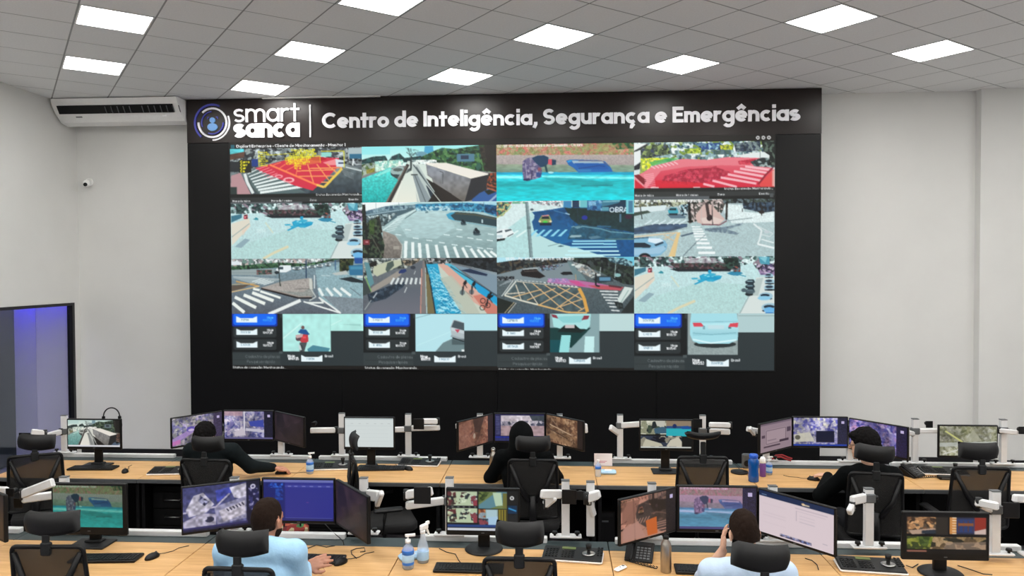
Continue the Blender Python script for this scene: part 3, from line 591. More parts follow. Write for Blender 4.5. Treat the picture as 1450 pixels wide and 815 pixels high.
def feed_avenue(c):
    c.crop(512, 284, 7.398)
    c.grad([(0, 30), (1450, 30), (1450, 640), (0, 640)], 'b8d6d6', '7e9a9c'); c.poly([(400, 230), (620, 130), (900, 150), (1000, 300), (800, 420), (500, 400)], 'bcdadc', .45); c.grain(FULL, .06, 12, 3)
    c.poly([(40, 35), (600, 35), (300, 75), (60, 130)], 'eef6f6'); c.speck([(60, 130), (280, 80), (600, 65), (590, 110), (400, 130), (60, 180)], ['4c6a7c', '6c8c98', '38546a', '8aa8b4'], 22); c.poly([(60, 160), (560, 95), (590, 110), (420, 180), (270, 280), (60, 240)], '48626c'); c.speck([(80, 180), (400, 150), (260, 290), (90, 260)], ['5c7074', '2c3c40', '9ab0b4', 'd0dede', '3c5058'], 22); c.line([(60, 172), (500, 110)], 10, '9ab8c4')
    c.poly([(590, 60), (1430, 45), (1430, 200), (1280, 150), (940, 125), (600, 120)], '2f88ac'); c.speck([(590, 70), (1430, 50), (1430, 190), (1280, 150), (940, 125), (600, 120)], ['2a7ca4', '3c94b8', '1c5c86', '5aaed0', '205070'], 24); c.speck([(600, 85), (960, 85), (960, 130), (600, 130)], ['bcdce4', '5c9cb4', '2c7094'], 16, .9); c.poly([(1000, 35), (1430, 35), (1430, 80), (1200, 60)], 'c4e8f0', .8)
    c.speck([(1300, 70), (1430, 90), (1430, 180), (1300, 150)], ['164a74', '1c5c8c', '0e3454'], 22)
    c.poly([(910, 170), (1000, 145), (1200, 160), (1430, 210), (1430, 300), (1200, 260), (1000, 230), (930, 205)], '284048'); c.poly([(905, 170), (950, 150), (1000, 150), (950, 180), (1000, 235), (930, 215)], '3c9cc0'); c.line([(1000, 160), (1200, 175), (1430, 225)], 16, '4a4f42'); c.line([(1000, 235), (1430, 310)], 10, '7fb0bc'); c.rect(1265, 225, 1282, 262, 'b8d0d4')
    c.line([(590, 120), (420, 210), (250, 330)], 14, 'cfe4e4'); c.line([(600, 130), (480, 210)], 6, '3c5054'); c.stripes((270, 350), (400, 190), (110, -30), 7, 12, 'cfe4e4', .7)
    for x, y in ((480, 320), (560, 408), (700, 432), (830, 455), (960, 478), (1100, 495), (1220, 512), (1320, 520), (880, 375), (1010, 395), (1120, 410), (1210, 425), (1320, 435), (1330, 372), (1010, 322), (380, 370)): c.line([(x, y), (x + 62, y + 8)], 10, 'd8ecec')
    for i, x in enumerate((490, 560, 628, 705, 800, 890, 985, 1070, 1155, 1225, 1290, 1355)): c.line([(x, 440 + i * 10), (x - 8 + i * 9, 620)], 34 - i * .8, 'e6f2f0')
    c.line([(450, 470), (440, 640)], 20, 'c4d0cc'); c.grad([(250, 330), (380, 380), (450, 470), (430, 640), (250, 640)], '98928a', '6f6a64'); c.grain([(250, 330), (450, 470), (430, 640), (250, 640)], .15, 14); c.line([(380, 380), (450, 480), (445, 640)], 8, 'a8b0ac'); c.rect(360, 490, 420, 525, 'a09c92')
    c.speck([(35, 60), (70, 60), (75, 260), (200, 180), (230, 340), (270, 480), (250, 640), (35, 640)], ['14201a', '24362a', '0e1612', '3c4a38', '4c5a44', '1c1a16'], 24); c.line([(210, 180), (240, 350)], 18, '2a2a26'); c.line([(60, 60), (90, 500)], 22, '1a1e1c'); c.line([(130, 380), (250, 600)], 8, '5a5a50'); c.speck([(110, 220), (170, 220), (160, 370), (110, 360)], ['2c4420', '40582c'], 20); c.rect(45, 425, 115, 475, '7a2c34'); c.rect(70, 440, 100, 455, 'c08088')
    for x, y, k in ((1080, 258, 1.), (1215, 355, 1.35)):
        c.ell(x, y, 26 * k, 22 * k, '203038'); c.ell(x - 5, y - 18 * k, 12 * k, 16 * k, '101c24'); c.ell(x + 5, y + 16 * k, 30 * k, 8 * k, '3a5058'); c.line([(x - 22 * k, y - 20 * k), (x - 5, y)], 7, '5a7078')
    for x in (180, 420, 1075, 1290): c.line([(x, 40), (x + 3, 150)], 4, '3a5a6a', .7)
    c.poly([(690, 140), (715, 132), (722, 150), (695, 155)], '5a7c84')
def feed_curve(c):
    c.crop(700, 284, 7.323)
    c.grad(FULL, 'b4dcdc', 'b4dcdc'); c.poly([(30, 30), (720, 30), (710, 110), (400, 140), (300, 200), (30, 400)], 'd4e8e8'); c.grain(FULL, .05, 14)
    c.speck([(30, 40), (200, 40), (110, 180), (30, 190)], ['3c7a5c', '8a5a54', 'c8b87c', '2c4c4c', '58a088'], 18); c.line([(40, 200), (150, 130), (190, 80)], 10, 'c4cc88'); c.speck([(200, 30), (330, 30), (330, 60), (200, 60)], ['6aa88c', 'c8d8d0'], 14); c.speck([(390, 30), (720, 30), (700, 95), (400, 60)], ['dfeef0', '8a98a0', 'f0f8f8', 'b08890', '505c64'], 14, .8)
    c.poly([(400, 240), (440, 190), (400, 145), (600, 120), (720, 100), (1450, 90), (1450, 620), (1150, 600), (860, 510), (640, 455), (500, 390), (420, 330)], '0f4f86'); c.grad([(430, 150), (900, 110), (900, 420), (700, 470), (480, 380), (410, 300)], '0e4474', '1469a4'); c.grain([(400, 120), (1450, 90), (1450, 620)], .14, 24)
    c.grad([(730, 100), (1450, 140), (1450, 360), (1100, 300), (880, 280), (800, 220)], '122a28', '14343c'); c.poly([(800, 300), (900, 270), (1450, 370), (1450, 430), (760, 420)], '23546c'); c.grain([(730, 100), (1450, 100), (1450, 430), (760, 420)], .2, 20)
    c.poly([(720, 35), (800, 35), (800, 110), (720, 100)], '3a84b4'); c.rect(810, 30, 880, 100, '1c3450'); c.rect(890, 30, 960, 105, '6abcc4'); c.rect(960, 30, 1110, 130, '2c6494'); c.speck([(970, 30), (1110, 30), (1110, 140), (980, 130)], ['2c6494', '1c4878', '7ab0d0', '3a7cac'], 24); c.rect(1110, 30, 1350, 150, '123048'); c.poly([(1110, 30), (1300, 30), (1280, 60), (1110, 100)], '4a94ac', .7); c.text(1185, 155, 36, 'OBRAS', 'dceaf2', .3); c.rect(1350, 25, 1440, 170, '7ac8d4'); c.rect(1375, 40, 1420, 160, '2c5a80', .7); c.line([(1120, 48), (1290, 40)], 14, '8acad4', .7); c.rect(1110, 100, 1180, 140, '68b4c4', .8)
    c.poly([(780, 400), (800, 380), (900, 380), (900, 398), (800, 405)], '94b4bc'); c.poly([(820, 295), (880, 288), (910, 300), (860, 318)], '6a94a4'); c.line([(900, 290), (1100, 320), (1200, 350), (1440, 370)], 10, '6a9cac'); c.line([(800, 300), (830, 290)], 8, '8ab0bc'); c.poly([(970, 400), (1060, 385), (1110, 405), (1000, 425)], '547c90'); c.line([(1060, 290), (1200, 298)], 14, '2c6080'); c.line([(1140, 425), (1440, 425)], 6, 'a8b884', .7)
    c.ell(935, 205, 30, 22, '1c2c94'); c.ell(1375, 200, 36, 22, '3a1c34'); c.line([(1295, 170), (1295, 255)], 18, '4c7088'); c.line([(860, 100), (870, 250)], 8, '1c3440')
    c.poly([(860, 510), (640, 455), (560, 420), (480, 380), (400, 330), (380, 620), (1150, 605)], 'b8dede'); c.line([(560, 490), (690, 460)], 6, '6a8c90'); c.poly([(660, 492), (690, 480), (730, 490), (690, 498)], '3c5c68')
    for y, xa, xb in ((440, 815, 1250), (468, 805, 1258), (500, 785, 1262), (540, 765, 1280), (580, 735, 1295)): c.line([(xa, y), (xb, y + 2)], 15, '9adcf0' if y < 520 else 'c4f0f6')
    for x in (445, 520, 590, 670, 745): c.poly([(x - 5, 322), (x + 22, 322), (x - 50, 392), (x - 88, 392)], '8cd4ea')
    for x in (220, 300): c.line([(x + 40, 330), (x - 60, 395)], 16, 'dff4f2')
    c.line([(620, 130), (780, 175)], 7, '4c84ac'); c.line([(740, 158), (785, 172)], 9, 'a8c8dc')
    c.poly([(470, 225), (500, 180), (575, 175), (600, 225), (595, 260), (485, 265)], '8a9a58'); c.poly([(505, 190), (570, 188), (580, 215), (495, 215)], '182430'); c.poly([(500, 180), (575, 172), (570, 186), (510, 190)], 'dc9090'); c.ell(535, 245, 25, 12, '4ccc4c'); c.rect(480, 255, 600, 280, '0c1c38'); c.ell(480, 240, 14, 10, 'e8d8b0'); c.ell(590, 240, 14, 10, 'e8d8b0')
    c.poly([(38, 330), (100, 310), (190, 310), (215, 350), (200, 375), (140, 395), (120, 415), (38, 420)], 'e8f2f2'); c.poly([(38, 345), (95, 325), (95, 345), (38, 355)], '3a4a54'); c.poly([(120, 325), (185, 312), (195, 325), (130, 345)], '46545c'); c.poly([(38, 415), (130, 405), (120, 425), (38, 440)], '141c20'); c.line([(150, 390), (210, 360)], 8, '28363c'); c.rect(38, 375, 100, 400, 'a8c4cc', .6)
    c.poly([(330, 40), (362, 40), (385, 290), (410, 630), (375, 630), (350, 300)], '6c8488'); c.line([(355, 50), (398, 620)], 8, '94acb0'); c.rect(350, 290, 388, 318, '5a7276')
    c.ell(400, 120, 18, 12, '4c6068'); c.stripes((210, 550), (330, 550), (3, 16), 7, 8, '98c0c0', .5); c.stripes((495, 545), (585, 545), (3, 14), 6, 8, '98c0c0', .5)
def feed_island(c):
    c.crop(892, 282, 6.971)
    c.grad(FULL, 'a8bcc0', 'a8bcc0'); c.poly([(30, 150), (560, 130), (640, 260), (1000, 240), (900, 80), (1100, 80), (1415, 200), (1415, 585), (30, 585)], 'acc4c6'); c.poly([(880, 70), (1110, 90), (1120, 150), (1300, 170), (1410, 150), (1410, 250), (1000, 260), (950, 200)], 'dcecec'); c.grain(FULL, .09, 8)
    c.speck([(30, 30), (560, 30), (560, 80), (300, 110), (30, 110)], ['3a4038', '7a7c60', 'b8c0a4', 'c8d4d0', '5a604c'], 20); c.poly([(30, 100), (360, 80), (340, 130), (30, 160)], 'd8e8ea'); c.poly([(30, 150), (170, 130), (200, 150), (30, 185)], '3a4a40')
    c.speck([(560, 30), (950, 30), (900, 160), (580, 260), (570, 200)], ['2a2c28', 'b8a8a4', '54504c', 'd8ccc8', '7a6c6a', '38443c'], 18); c.speck([(1100, 30), (1415, 30), (1415, 150), (1280, 160), (1110, 120)], ['1c2a38', '2c4258', '14181c', '46586a'], 18); c.speck([(900, 25), (1420, 20), (1420, 60), (920, 70)], ['14181a', '38443c', '5a6a70'], 18)
    c.poly([(640, 180), (720, 80), (800, 80), (930, 220), (880, 270), (760, 280), (660, 250)], 'd0b4ac'); c.poly([(690, 210), (800, 190), (920, 230), (860, 268), (720, 262)], 'dccac2'); c.line([(700, 268), (880, 275), (950, 235)], 12, '7a545c'); c.ell(780, 205, 28, 30, '2a1c20'); c.line([(750, 60), (770, 190)], 30, '3c3030')
    c.line([(575, 50), (590, 240)], 26, '161616'); c.ell(590, 242, 28, 8, '1a1a1a'); c.line([(950, 70), (945, 225)], 20, '241f1c'); c.line([(870, 60), (865, 150)], 14, '2a2c28'); c.line([(620, 60), (640, 200)], 9, '2c2c28'); c.line([(805, 90), (810, 275)], 8, '3c3638'); c.line([(95, 90), (115, 215)], 10, '3c4444'); c.line([(700, 120), (700, 270)], 8, 'c4b8b4')
    c.poly([(30, 300), (250, 260), (560, 260), (560, 290), (400, 330), (300, 340), (30, 360)], '3f5670'); c.poly([(360, 170), (560, 165), (540, 210), (400, 210)], '5a7484'); c.grain([(30, 260), (560, 260), (560, 340), (30, 360)], .25, 20, 2); c.line([(500, 380), (620, 350)], 16, '506474')
    for x in (180, 250, 320, 400, 460, 520): c.line([(x + 30, 225), (x - 40, 265)], 14, 'd4e6ea')
    c.speck([(730, 310), (960, 290), (1110, 255), (1100, 275), (960, 320), (1070, 355), (1050, 370), (900, 350), (740, 335)], ['5c7080', '6c8290', '889ea6'], 24, .9); c.line([(960, 235), (1200, 210)], 10, '7c9094', .7)
    for i, (x0, x1, y) in enumerate(((605, 690, 290), (610, 710, 312), (618, 722, 333), (622, 735, 356), (630, 748, 382), (640, 760, 412), (650, 780, 448), (655, 805, 490), (668, 835, 540))): c.line([(x0, y), (x1, y + 2)], 10 + i * 1.7, 'eef6f6')
    c.line([(650, 440), (520, 570)], 9, '6a7c84'); c.line([(740, 370), (650, 440)], 5, '7a8c94')
    c.line([(1210, 265), (1290, 330), (1270, 420), (1250, 460)], 16, 'dfeaea'); c.line([(1250, 460), (1415, 500)], 18, 'e6f0f0'); c.line([(1290, 415), (1410, 450)], 12, 'dfeaea'); c.line([(1250, 290), (1400, 360), (1370, 390), (1290, 370)], 9, 'cfdcdc'); c.ell(1340, 345, 26, 14, 'c0ccd0')
    c.poly([(370, 130), (400, 105), (455, 105), (475, 150), (460, 170), (380, 165)], '3aa4b8'); c.rect(385, 112, 452, 130, '14343c'); c.rect(380, 160, 465, 178, '14242c'); c.speck([(480, 80), (570, 70), (560, 190), (500, 180)], ['2c4c5c', '8ab4c0', '1c2c34', 'c8dce0'], 14)
    c.ell(1290, 155, 28, 18, '24201e'); c.line([(1290, 90), (1290, 190)], 8, '2a2622'); c.line([(1100, 120), (1100, 150)], 9, '4a5054')
    c.poly([(320, 580), (400, 570), (470, 350), (490, 335), (440, 585), (330, 590)], 'dcc28c'); c.line([(480, 345), (390, 585)], 34, 'dfc48c'); c.line([(30, 385), (470, 345)], 12, 'd8c8a8'); c.line([(330, 370), (440, 430)], 10, 'd0bc98'); c.line([(440, 350), (330, 410)], 9, 'd0bc98')
    c.poly([(28, 400), (150, 385), (280, 395), (340, 420), (365, 460), (355, 510), (300, 560), (190, 590), (28, 585)], '7fb4d0'); c.poly([(180, 395), (290, 400), (330, 425), (250, 450), (170, 430)], 'dcebf4'); c.poly([(28, 440), (140, 440), (205, 470), (190, 490), (28, 485)], '1c2c3a'); c.poly([(235, 460), (320, 430), (330, 445), (250, 475)], '20384c'); c.line([(240, 495), (345, 480)], 9, '34546c'); c.poly([(28, 500), (180, 500), (330, 470), (350, 500), (290, 545), (28, 560)], '9cc4dc'); c.ell(140, 585, 62, 45, '141a20'); c.ell(140, 592, 38, 30, '8a5058'); c.line([(30, 400), (180, 390)], 10, '385a70')
    c.text(40, 52, 20, '02 - BF 09 - Av S. Carlos x Av Integração', 'f2f6f6', .34, .9, .1); c.rect(-100, -50, 780, 24, '565c60'); c.rect(780, -50, 1600, 24, '0c0d0d')
def feed_fork(c):
    c.crop(324, 364, 7.398)
    c.grad(FULL, '56646e', '56646e'); c.grad([(30, 130), (1450, 60), (1450, 620), (30, 620)], '7d9aa4', '565c66'); c.poly([(930, 160), (1250, 80), (1450, 260), (1450, 620), (1190, 600), (960, 420)], '8cacb4'); c.poly([(1000, 420), (1450, 450), (1450, 620), (1200, 600)], '7c8a92'); c.grain(FULL, .12, 9)
    c.speck([(30, 35), (1200, 35), (1100, 70), (860, 100), (560, 110), (30, 120)], ['c8d4d4', '6c8c84', '8a8c90', 'e4eaea', '4c5c58', 'b8a8a4'], 22); c.speck([(30, 115), (320, 90), (560, 75), (860, 90), (1130, 35), (1180, 45), (880, 110), (690, 120), (300, 140), (30, 150)], ['1f4030', '34583c', '4a7050', '16281e'], 20); c.rect(40, 60, 130, 100, 'dce6ea')
    c.poly([(30, 150), (500, 140), (520, 210), (30, 200)], '9aa8a8', .8); c.speck([(310, 150), (470, 150), (470, 195), (310, 200)], ['2c4038', '5c3a3c', '3c5a50', '7a5a58'], 18); c.line([(40, 178), (500, 178)], 5, '6a7a7c')
    c.poly([(510, 150), (560, 105), (670, 105), (675, 150), (620, 178), (520, 175)], 'e4ecee'); c.rect(535, 120, 590, 148, '3a4c54'); c.ell(522, 178, 24, 16, '202a30')
    for x, w_ in ((735, 50), (820, 32), (895, 40), (975, 34), (1060, 30)): c.ell(x, 138 - (x - 735) * .12, w_, 18, 'dfe8ea'); c.ell(x, 132 - (x - 735) * .12, w_ * .6, 8, '3c5058'); c.ell(x - 4, 150 - (x - 735) * .12, w_ * .9, 5, '1c2a30')
    c.speck([(1180, 35), (1330, 35), (1320, 120), (1260, 170), (1180, 170)], ['1c2418', '2c3a20', '4a4c30', '101810'], 22); c.poly([(1335, 30), (1420, 30), (1420, 90), (1340, 90)], '1c4c94'); c.poly([(1275, 110), (1425, 100), (1430, 210), (1285, 210)], '2f6f94'); c.rect(1290, 120, 1420, 150, '4f9ab8', .7); c.poly([(1170, 245), (1300, 225), (1430, 270), (1430, 290), (1310, 280)], '1f2a30'); c.rect(1360, 215, 1430, 235, 'cfd8d8')
    c.line([(1138, 50), (1138, 155)], 12, '3c6084'); c.poly([(1100, 190), (1250, 160), (1270, 200), (1140, 210)], 'b8c0bc')
    c.poly([(250, 215), (540, 260), (400, 300), (250, 290), (50, 230)], '98a8ac'); c.stripes((260, 272), (380, 305), (110, -32), 5, 9, 'e0ecec', .9); c.line([(60, 220), (560, 250)], 16, 'c0cccc', .6)
    c.line([(90, 268), (330, 318)], 14, 'c89c5c'); c.line([(40, 378), (340, 318)], 12, 'd0b484'); c.line([(50, 300), (300, 290)], 8, 'c8b080', .8); c.poly([(40, 310), (240, 300), (160, 340), (40, 370)], '5c5248')
    c.poly([(345, 340), (560, 270), (860, 235), (900, 260), (905, 420), (860, 445), (740, 440)], '8f9490'); c.poly([(345, 335), (600, 270), (860, 240), (880, 330), (800, 380), (560, 370)], 'a49f9a'); c.grain([(345, 340), (860, 235), (905, 430), (740, 440)], .14, 8); c.line([(355, 342), (740, 440), (890, 442)], 16, '1d1a1c'); c.line([(370, 336), (760, 428), (880, 425)], 8, '9c8c84'); c.line([(720, 350), (870, 345)], 7, '5c5c5a', .7)
    c.line([(875, 240), (880, 350)], 30, 'c8ccc4'); c.line([(915, 205), (915, 345)], 9, 'e4ecec'); c.line([(880, 350), (930, 430), (860, 470)], 12, 'bcc4c0')
    for x0, y0, x1, y1 in ((50, 490, 175, 590), (75, 430, 300, 540), (170, 408, 395, 500), (260, 385, 485, 470), (345, 370, 560, 440), (270, 345, 340, 360)): c.line([(x0, y0), (x1, y1)], 34 if y1 > 450 else 24, 'e9efe9')
    c.line([(430, 610), (770, 465)], 34, 'e6ecea'); c.line([(800, 478), (1190, 598)], 16, 'e2e8e6'); c.line([(960, 435), (1180, 590)], 18, 'e2e8e6'); c.line([(980, 450), (1010, 490), (840, 490)], 20, 'dde4e0'); c.poly([(1060, 545), (1180, 595), (1080, 560)], 'e2e8e6')
    for i, x in enumerate((960, 1040, 1115, 1190)): c.line([(x, 340), (x + 45 + i * 20, 420)], 28, 'e4eeec')
    c.line([(990, 210), (1080, 215)], 8, 'b8d0d4'); c.line([(1290, 340), (1400, 420)], 7, '5c6c74')
    c.line([(830, 50), (832, 240)], 12, '28405c'); c.line([(538, 50), (555, 315)], 9, '23302f'); c.line([(555, 290), (560, 320)], 14, '3a403c')
def feed_cycle(c):
    c.crop(512, 364, 7.398)
    c.grad(FULL, '6c7478', '565c66'); c.grain(FULL, .08, 12)
    c.speck([(40, 35), (700, 35), (640, 130), (400, 140), (60, 240)], ['3c4848', '8a9490', 'b8c0b8', '283030', '5c6660'], 26); c.poly([(160, 110), (330, 60), (440, 45), (450, 100), (190, 220), (150, 180)], 'bcc2a8'); c.poly([(60, 70), (110, 80), (160, 290), (110, 330)], '5c8c94'); c.poly([(110, 85), (190, 60), (190, 110), (120, 120)], '1c1a18'); c.poly([(300, 80), (360, 60), (370, 110), (300, 180), (280, 150)], '4a5a54'); c.speck([(450, 50), (640, 40), (600, 110), (480, 110)], ['2c2c28', 'a89880', '6c6254', '3a3c36'], 18)
    c.poly([(150, 320), (400, 170), (450, 150), (470, 180), (350, 270), (110, 400), (90, 380)], '97928a'); c.poly([(40, 200), (130, 380), (90, 400), (40, 420)], '3a4444'); c.line([(70, 220), (130, 370)], 9, '7cb85c')
    c.poly([(470, 150), (640, 60), (680, 60), (660, 600), (40, 610), (90, 470), (260, 350), (420, 240)], '5f666e'); c.grad([(300, 330), (650, 330), (640, 610), (50, 610)], '5a626c', '6c6e78'); c.speck([(90, 400), (330, 310), (500, 270), (460, 330), (280, 450), (110, 490)], ['1c2a38', '2c3c4c', '3c4c5c', '24303c'], 26, .95)
    for i in range(7): x = 345 + i * 48; c.line([(x + 25 - i * 2, 235), (x - 12 + i * 3, 300)], 22, 'd4dcdc')
    c.line([(150, 440), (190, 385)], 12, 'b8c0c4'); c.line([(500, 330), (475, 385)], 9, 'd0d8d8'); c.line([(590, 165), (575, 200)], 6, 'ccd4d4'); c.line([(60, 560), (130, 460)], 8, 'a8b0b0')
    c.poly([(415, 175), (440, 150), (490, 145), (500, 165), (470, 185), (420, 190)], '1f3468'); c.ell(565, 130, 26, 18, '2c3440')
    c.line([(655, 140), (640, 600)], 12, 'c08c7c'); c.line([(690, 130), (704, 600)], 12, 'a8c0c0'); c.poly([(665, 60), (690, 60), (695, 600), (650, 600)], '847c78', .8); c.poly([(695, 180), (730, 200), (785, 600), (712, 600)], '736a48'); c.line([(735, 230), (795, 600)], 16, '1c2a34'); c.line([(690, 60), (715, 200)], 14, '2c3430')
    c.poly([(700, 95), (820, 90), (1060, 300), (1430, 600), (800, 605), (745, 260)], '1f9fc8'); c.poly([(820, 95), (960, 90), (1430, 520), (1430, 610), (1065, 610), (940, 420), (850, 230)], 'c4ccbe')
    r = c.rng
    for k in range(330):
        y = 115 + 485 * r.random() ** .8; x = 705 + (y - 100) * .19 + r.random() * (60 + (y - 100) * .44)
        if x > 830 + (y - 130) * .49: continue
        l = 6 + (y - 90) * .05; c.line([(x, y), (x + l, y - l * .5), (x + 2 * l, y + l * .3)], 3 + l * .16, 'a8e4f2' if k % 3 else '1478a4', .85)
    c.poly([(820, 95), (900, 92), (1180, 330), (1430, 560), (1430, 610), (1390, 610), (1180, 480)], 'd4a898'); c.poly([(1180, 420), (1280, 400), (1430, 520), (1430, 610), (1330, 610)], 'c87c6c'); c.poly([(900, 92), (960, 92), (1430, 470), (1430, 530), (1180, 330)], '4ab4d0'); c.poly([(1150, 230), (1240, 300), (1430, 440), (1430, 510), (1230, 380)], '1c9cd0'); c.poly([(840, 240), (960, 210), (1150, 420), (1250, 600), (1070, 605)], 'b4bcac', .8); c.line([(1100, 370), (1180, 440)], 5, '7c8478')
    c.poly([(940, 90), (1430, 210), (1430, 420), (1100, 180)], '7c92a0'); c.line([(950, 120), (1430, 420)], 10, '2c4a5c'); c.poly([(1050, 160), (1150, 145), (1330, 200), (1320, 220), (1160, 190)], '1c2c48'); c.line([(1180, 120), (1430, 200)], 30, '94a8b0', .7)
    c.poly([(700, 35), (1430, 35), (1430, 180), (1200, 130), (960, 80), (720, 90)], '161a1a'); c.speck([(960, 40), (1430, 35), (1430, 185), (1200, 135)], ['12161a', '1c2428', '0c0e10', '2a3238'], 26); c.speck([(700, 40), (960, 40), (960, 90), (720, 95)], ['2c3030', 'a8a4a4', '5c6c70', '1c2020', 'c4ccd0'], 18); c.ell(920, 98, 28, 10, '54b4cc')
    for x, y, k in ((1085, 310, 1.), (1175, 320, 1.), (1330, 450, 1.35)):
        c.ell(x + 22 * k, y - 40 * k, 10 * k, 10 * k, '1a1416'); c.poly([(x - 10 * k, y - 10 * k), (x + 5 * k, y - 40 * k), (x + 35 * k, y - 25 * k), (x + 15 * k, y + 5 * k)], '201c20'); c.line([(x, y), (x - 8 * k, y + 55 * k)], 12 * k, '2a2428'); c.line([(x + 15 * k, y), (x + 35 * k, y + 30 * k)], 7, '2a2428')
    for x, y in ((1070, 385), (1165, 380)): c.ell(x, y, 26, 26, '4c6068', .8); c.line([(x, y + 30), (x + 3, y - 60)], 10, '2c2c30')
    for x, y in ((1280, 470), (1330, 515), (1275, 540)):
        for a in range(8): c.line([(x + 26 * math.cos(a * .785), y + 26 * math.sin(a * .785)), (x + 26 * math.cos(a * .785 + .785), y + 26 * math.sin(a * .785 + .785))], 6, '181414')
    c.poly([(1340, 430), (1390, 405), (1385, 425), (1350, 450)], '0e0c0e'); c.text(45, 56, 22, '02 - BF 07 - Av Francisco P Lopes', 'e8eeee', .32, .55, .05)
def feed_grid(c):
    c.crop(700, 362, 7.323)
    c.grad(FULL, '5c6a6c', '46545a'); c.grain(FULL, .14, 10)
    c.poly([(30, 25), (1440, 25), (1440, 90), (1200, 40), (800, 45), (400, 50), (40, 90)], 'aee0ec'); c.poly([(1200, 30), (1440, 30), (1440, 140), (1300, 50)], '6cc4dc'); c.speck([(40, 90), (300, 55), (780, 50), (760, 90), (480, 130), (300, 150), (40, 210)], ['14161a', '24282c', '1c2426', '3c4444', '4c4438'], 24); c.speck([(790, 45), (1150, 40), (1440, 130), (1440, 320), (1330, 310), (1080, 180), (860, 110)], ['12181a', '1f2a24', '2c3a30', '0c1012', '3a4444'], 24); c.speck([(1150, 40), (1330, 50), (1420, 90), (1420, 140), (1200, 90)], ['3c5c68', '8ab4bc', '223c48'], 16)
    c.poly([(40, 210), (300, 150), (480, 130), (760, 90), (800, 110), (860, 200), (900, 260), (500, 290), (40, 270)], '7a8a90'); c.poly([(760, 80), (800, 85), (960, 270), (850, 270)], '6a8488'); c.speck([(820, 85), (960, 120), (1080, 210), (1010, 250), (860, 170)], ['8a9498', 'c4ccc8', '5c6668', 'a09c94'], 20); c.ell(870, 130, 30, 16, 'd0d8d4'); c.ell(820, 115, 18, 10, 'd8e0dc')
    c.speck([(480, 120), (740, 110), (640, 160), (480, 180)], ['3c4c58', '8a9aa0', '2c3034', '6a86a0', '5c3c4c'], 16, .9)
    c.poly([(285, 190), (310, 155), (440, 145), (470, 180), (540, 230), (480, 250), (300, 225)], '1a1618'); c.line([(310, 158), (460, 148)], 9, 'b8c0c0'); c.line([(320, 180), (460, 172)], 10, '4c4440'); c.poly([(690, 200), (720, 185), (800, 185), (820, 212), (720, 218)], '14181c'); c.speck([(40, 230), (220, 230), (220, 270), (40, 270)], ['14161a', '3c444a', '8a9498', '20242a'], 14)
    c.poly([(560, 270), (700, 255), (860, 270), (1060, 300), (1320, 345), (1300, 370), (1000, 350), (870, 330), (700, 310), (560, 290)], 'b46c9c'); c.poly([(760, 270), (870, 280), (960, 330), (880, 330)], 'c8508c'); c.poly([(960, 320), (1100, 320), (1330, 340), (1300, 375), (1080, 360)], 'b8505c'); c.speck([(560, 250), (760, 250), (800, 300), (580, 290)], ['a878b4', '8a8ab8', 'c09cc4'], 22, .8)
    c.stripes((520, 292), (840, 332), (22, 4), 9, 9, 'e8eeec', .95); c.stripes((200, 262), (520, 290), (26, 2), 9, 8, 'd4dcd8', .8)
    c.poly([(120, 420), (240, 280), (880, 345), (970, 600), (760, 590), (420, 510)], '46585c'); c.grain([(120, 420), (240, 280), (880, 345), (970, 600), (760, 590)], .2, 30)
    for a, b in (((235, 310), (290, 465)), ((310, 290), (465, 515)), ((410, 300), (720, 565)), ((530, 315), (915, 565)), ((660, 330), (920, 465)), ((150, 405), (330, 390)), ((200, 440), (500, 360)), ((350, 470), (640, 350)), ((480, 515), (790, 350)), ((640, 560), (890, 390)), ((870, 585), (950, 540)), ((690, 535), (910, 460))): c.line([a, b], 10, 'd8cdb8' if b[0] < 500 else 'd9b27e')
    c.line([(240, 275), (120, 420)], 16, 'cfd4cc'); c.line([(210, 270), (90, 430)], 8, 'dfe6e2'); c.line([(120, 420), (300, 475), (460, 515)], 16, 'd8d6c4'); c.line([(460, 515), (760, 592), (960, 600)], 16, 'd8b070'); c.line([(880, 350), (930, 450), (965, 590)], 34, 'd8a24e'); c.line([(250, 280), (880, 345)], 7, 'd8d0bc')
    for k in range(6): c.line([(60 + k * 22, 330 - k * 8), (150 + k * 10, 270)], 5, 'b0bcc0', .6)
    c.poly([(40, 440), (230, 500), (140, 600), (40, 600)], '1c2420'); c.line([(120, 600), (220, 490)], 8, 'b8a888'); c.line([(155, 600), (240, 495)], 7, 'd0ccc0')
    for i, y in enumerate((380, 412, 442, 470, 500, 535, 572)): c.line([(1090 + i * 19, y), (1275 + (i > 3) * 15, y + 6)], 13, 'd4dcdc')
    c.poly([(1270, 460), (1340, 335), (1425, 350), (1400, 400), (1290, 530)], 'cfdcd8'); c.line([(1300, 500), (1380, 370)], 8, '8aa8a4'); c.speck([(1230, 480), (1320, 500), (1330, 560), (1270, 560)], ['20282a', '3c4646', '12181a'], 18); c.poly([(1330, 560), (1440, 420), (1440, 600), (1300, 600)], '232a2a')
    c.poly([(1020, 265), (1080, 225), (1200, 230), (1230, 280), (1080, 300)], '24343c'); c.rect(1085, 240, 1200, 275, '5a8cac'); c.line([(1050, 200), (1050, 320)], 16, '16181c'); c.line([(1050, 325), (1090, 330)], 16, '1c1a1e'); c.ell(1270, 220, 34, 18, '8ab8b8'); c.line([(1255, 60), (1240, 250)], 7, '9ab0b0'); c.line([(1100, 140), (1090, 220)], 8, 'b0bcbc'); c.ell(1080, 218, 20, 12, 'c8d4d4'); c.line([(845, 210), (850, 270)], 6, 'c89c6c'); c.line([(1180, 325), (1310, 345)], 18, '5a2a34')
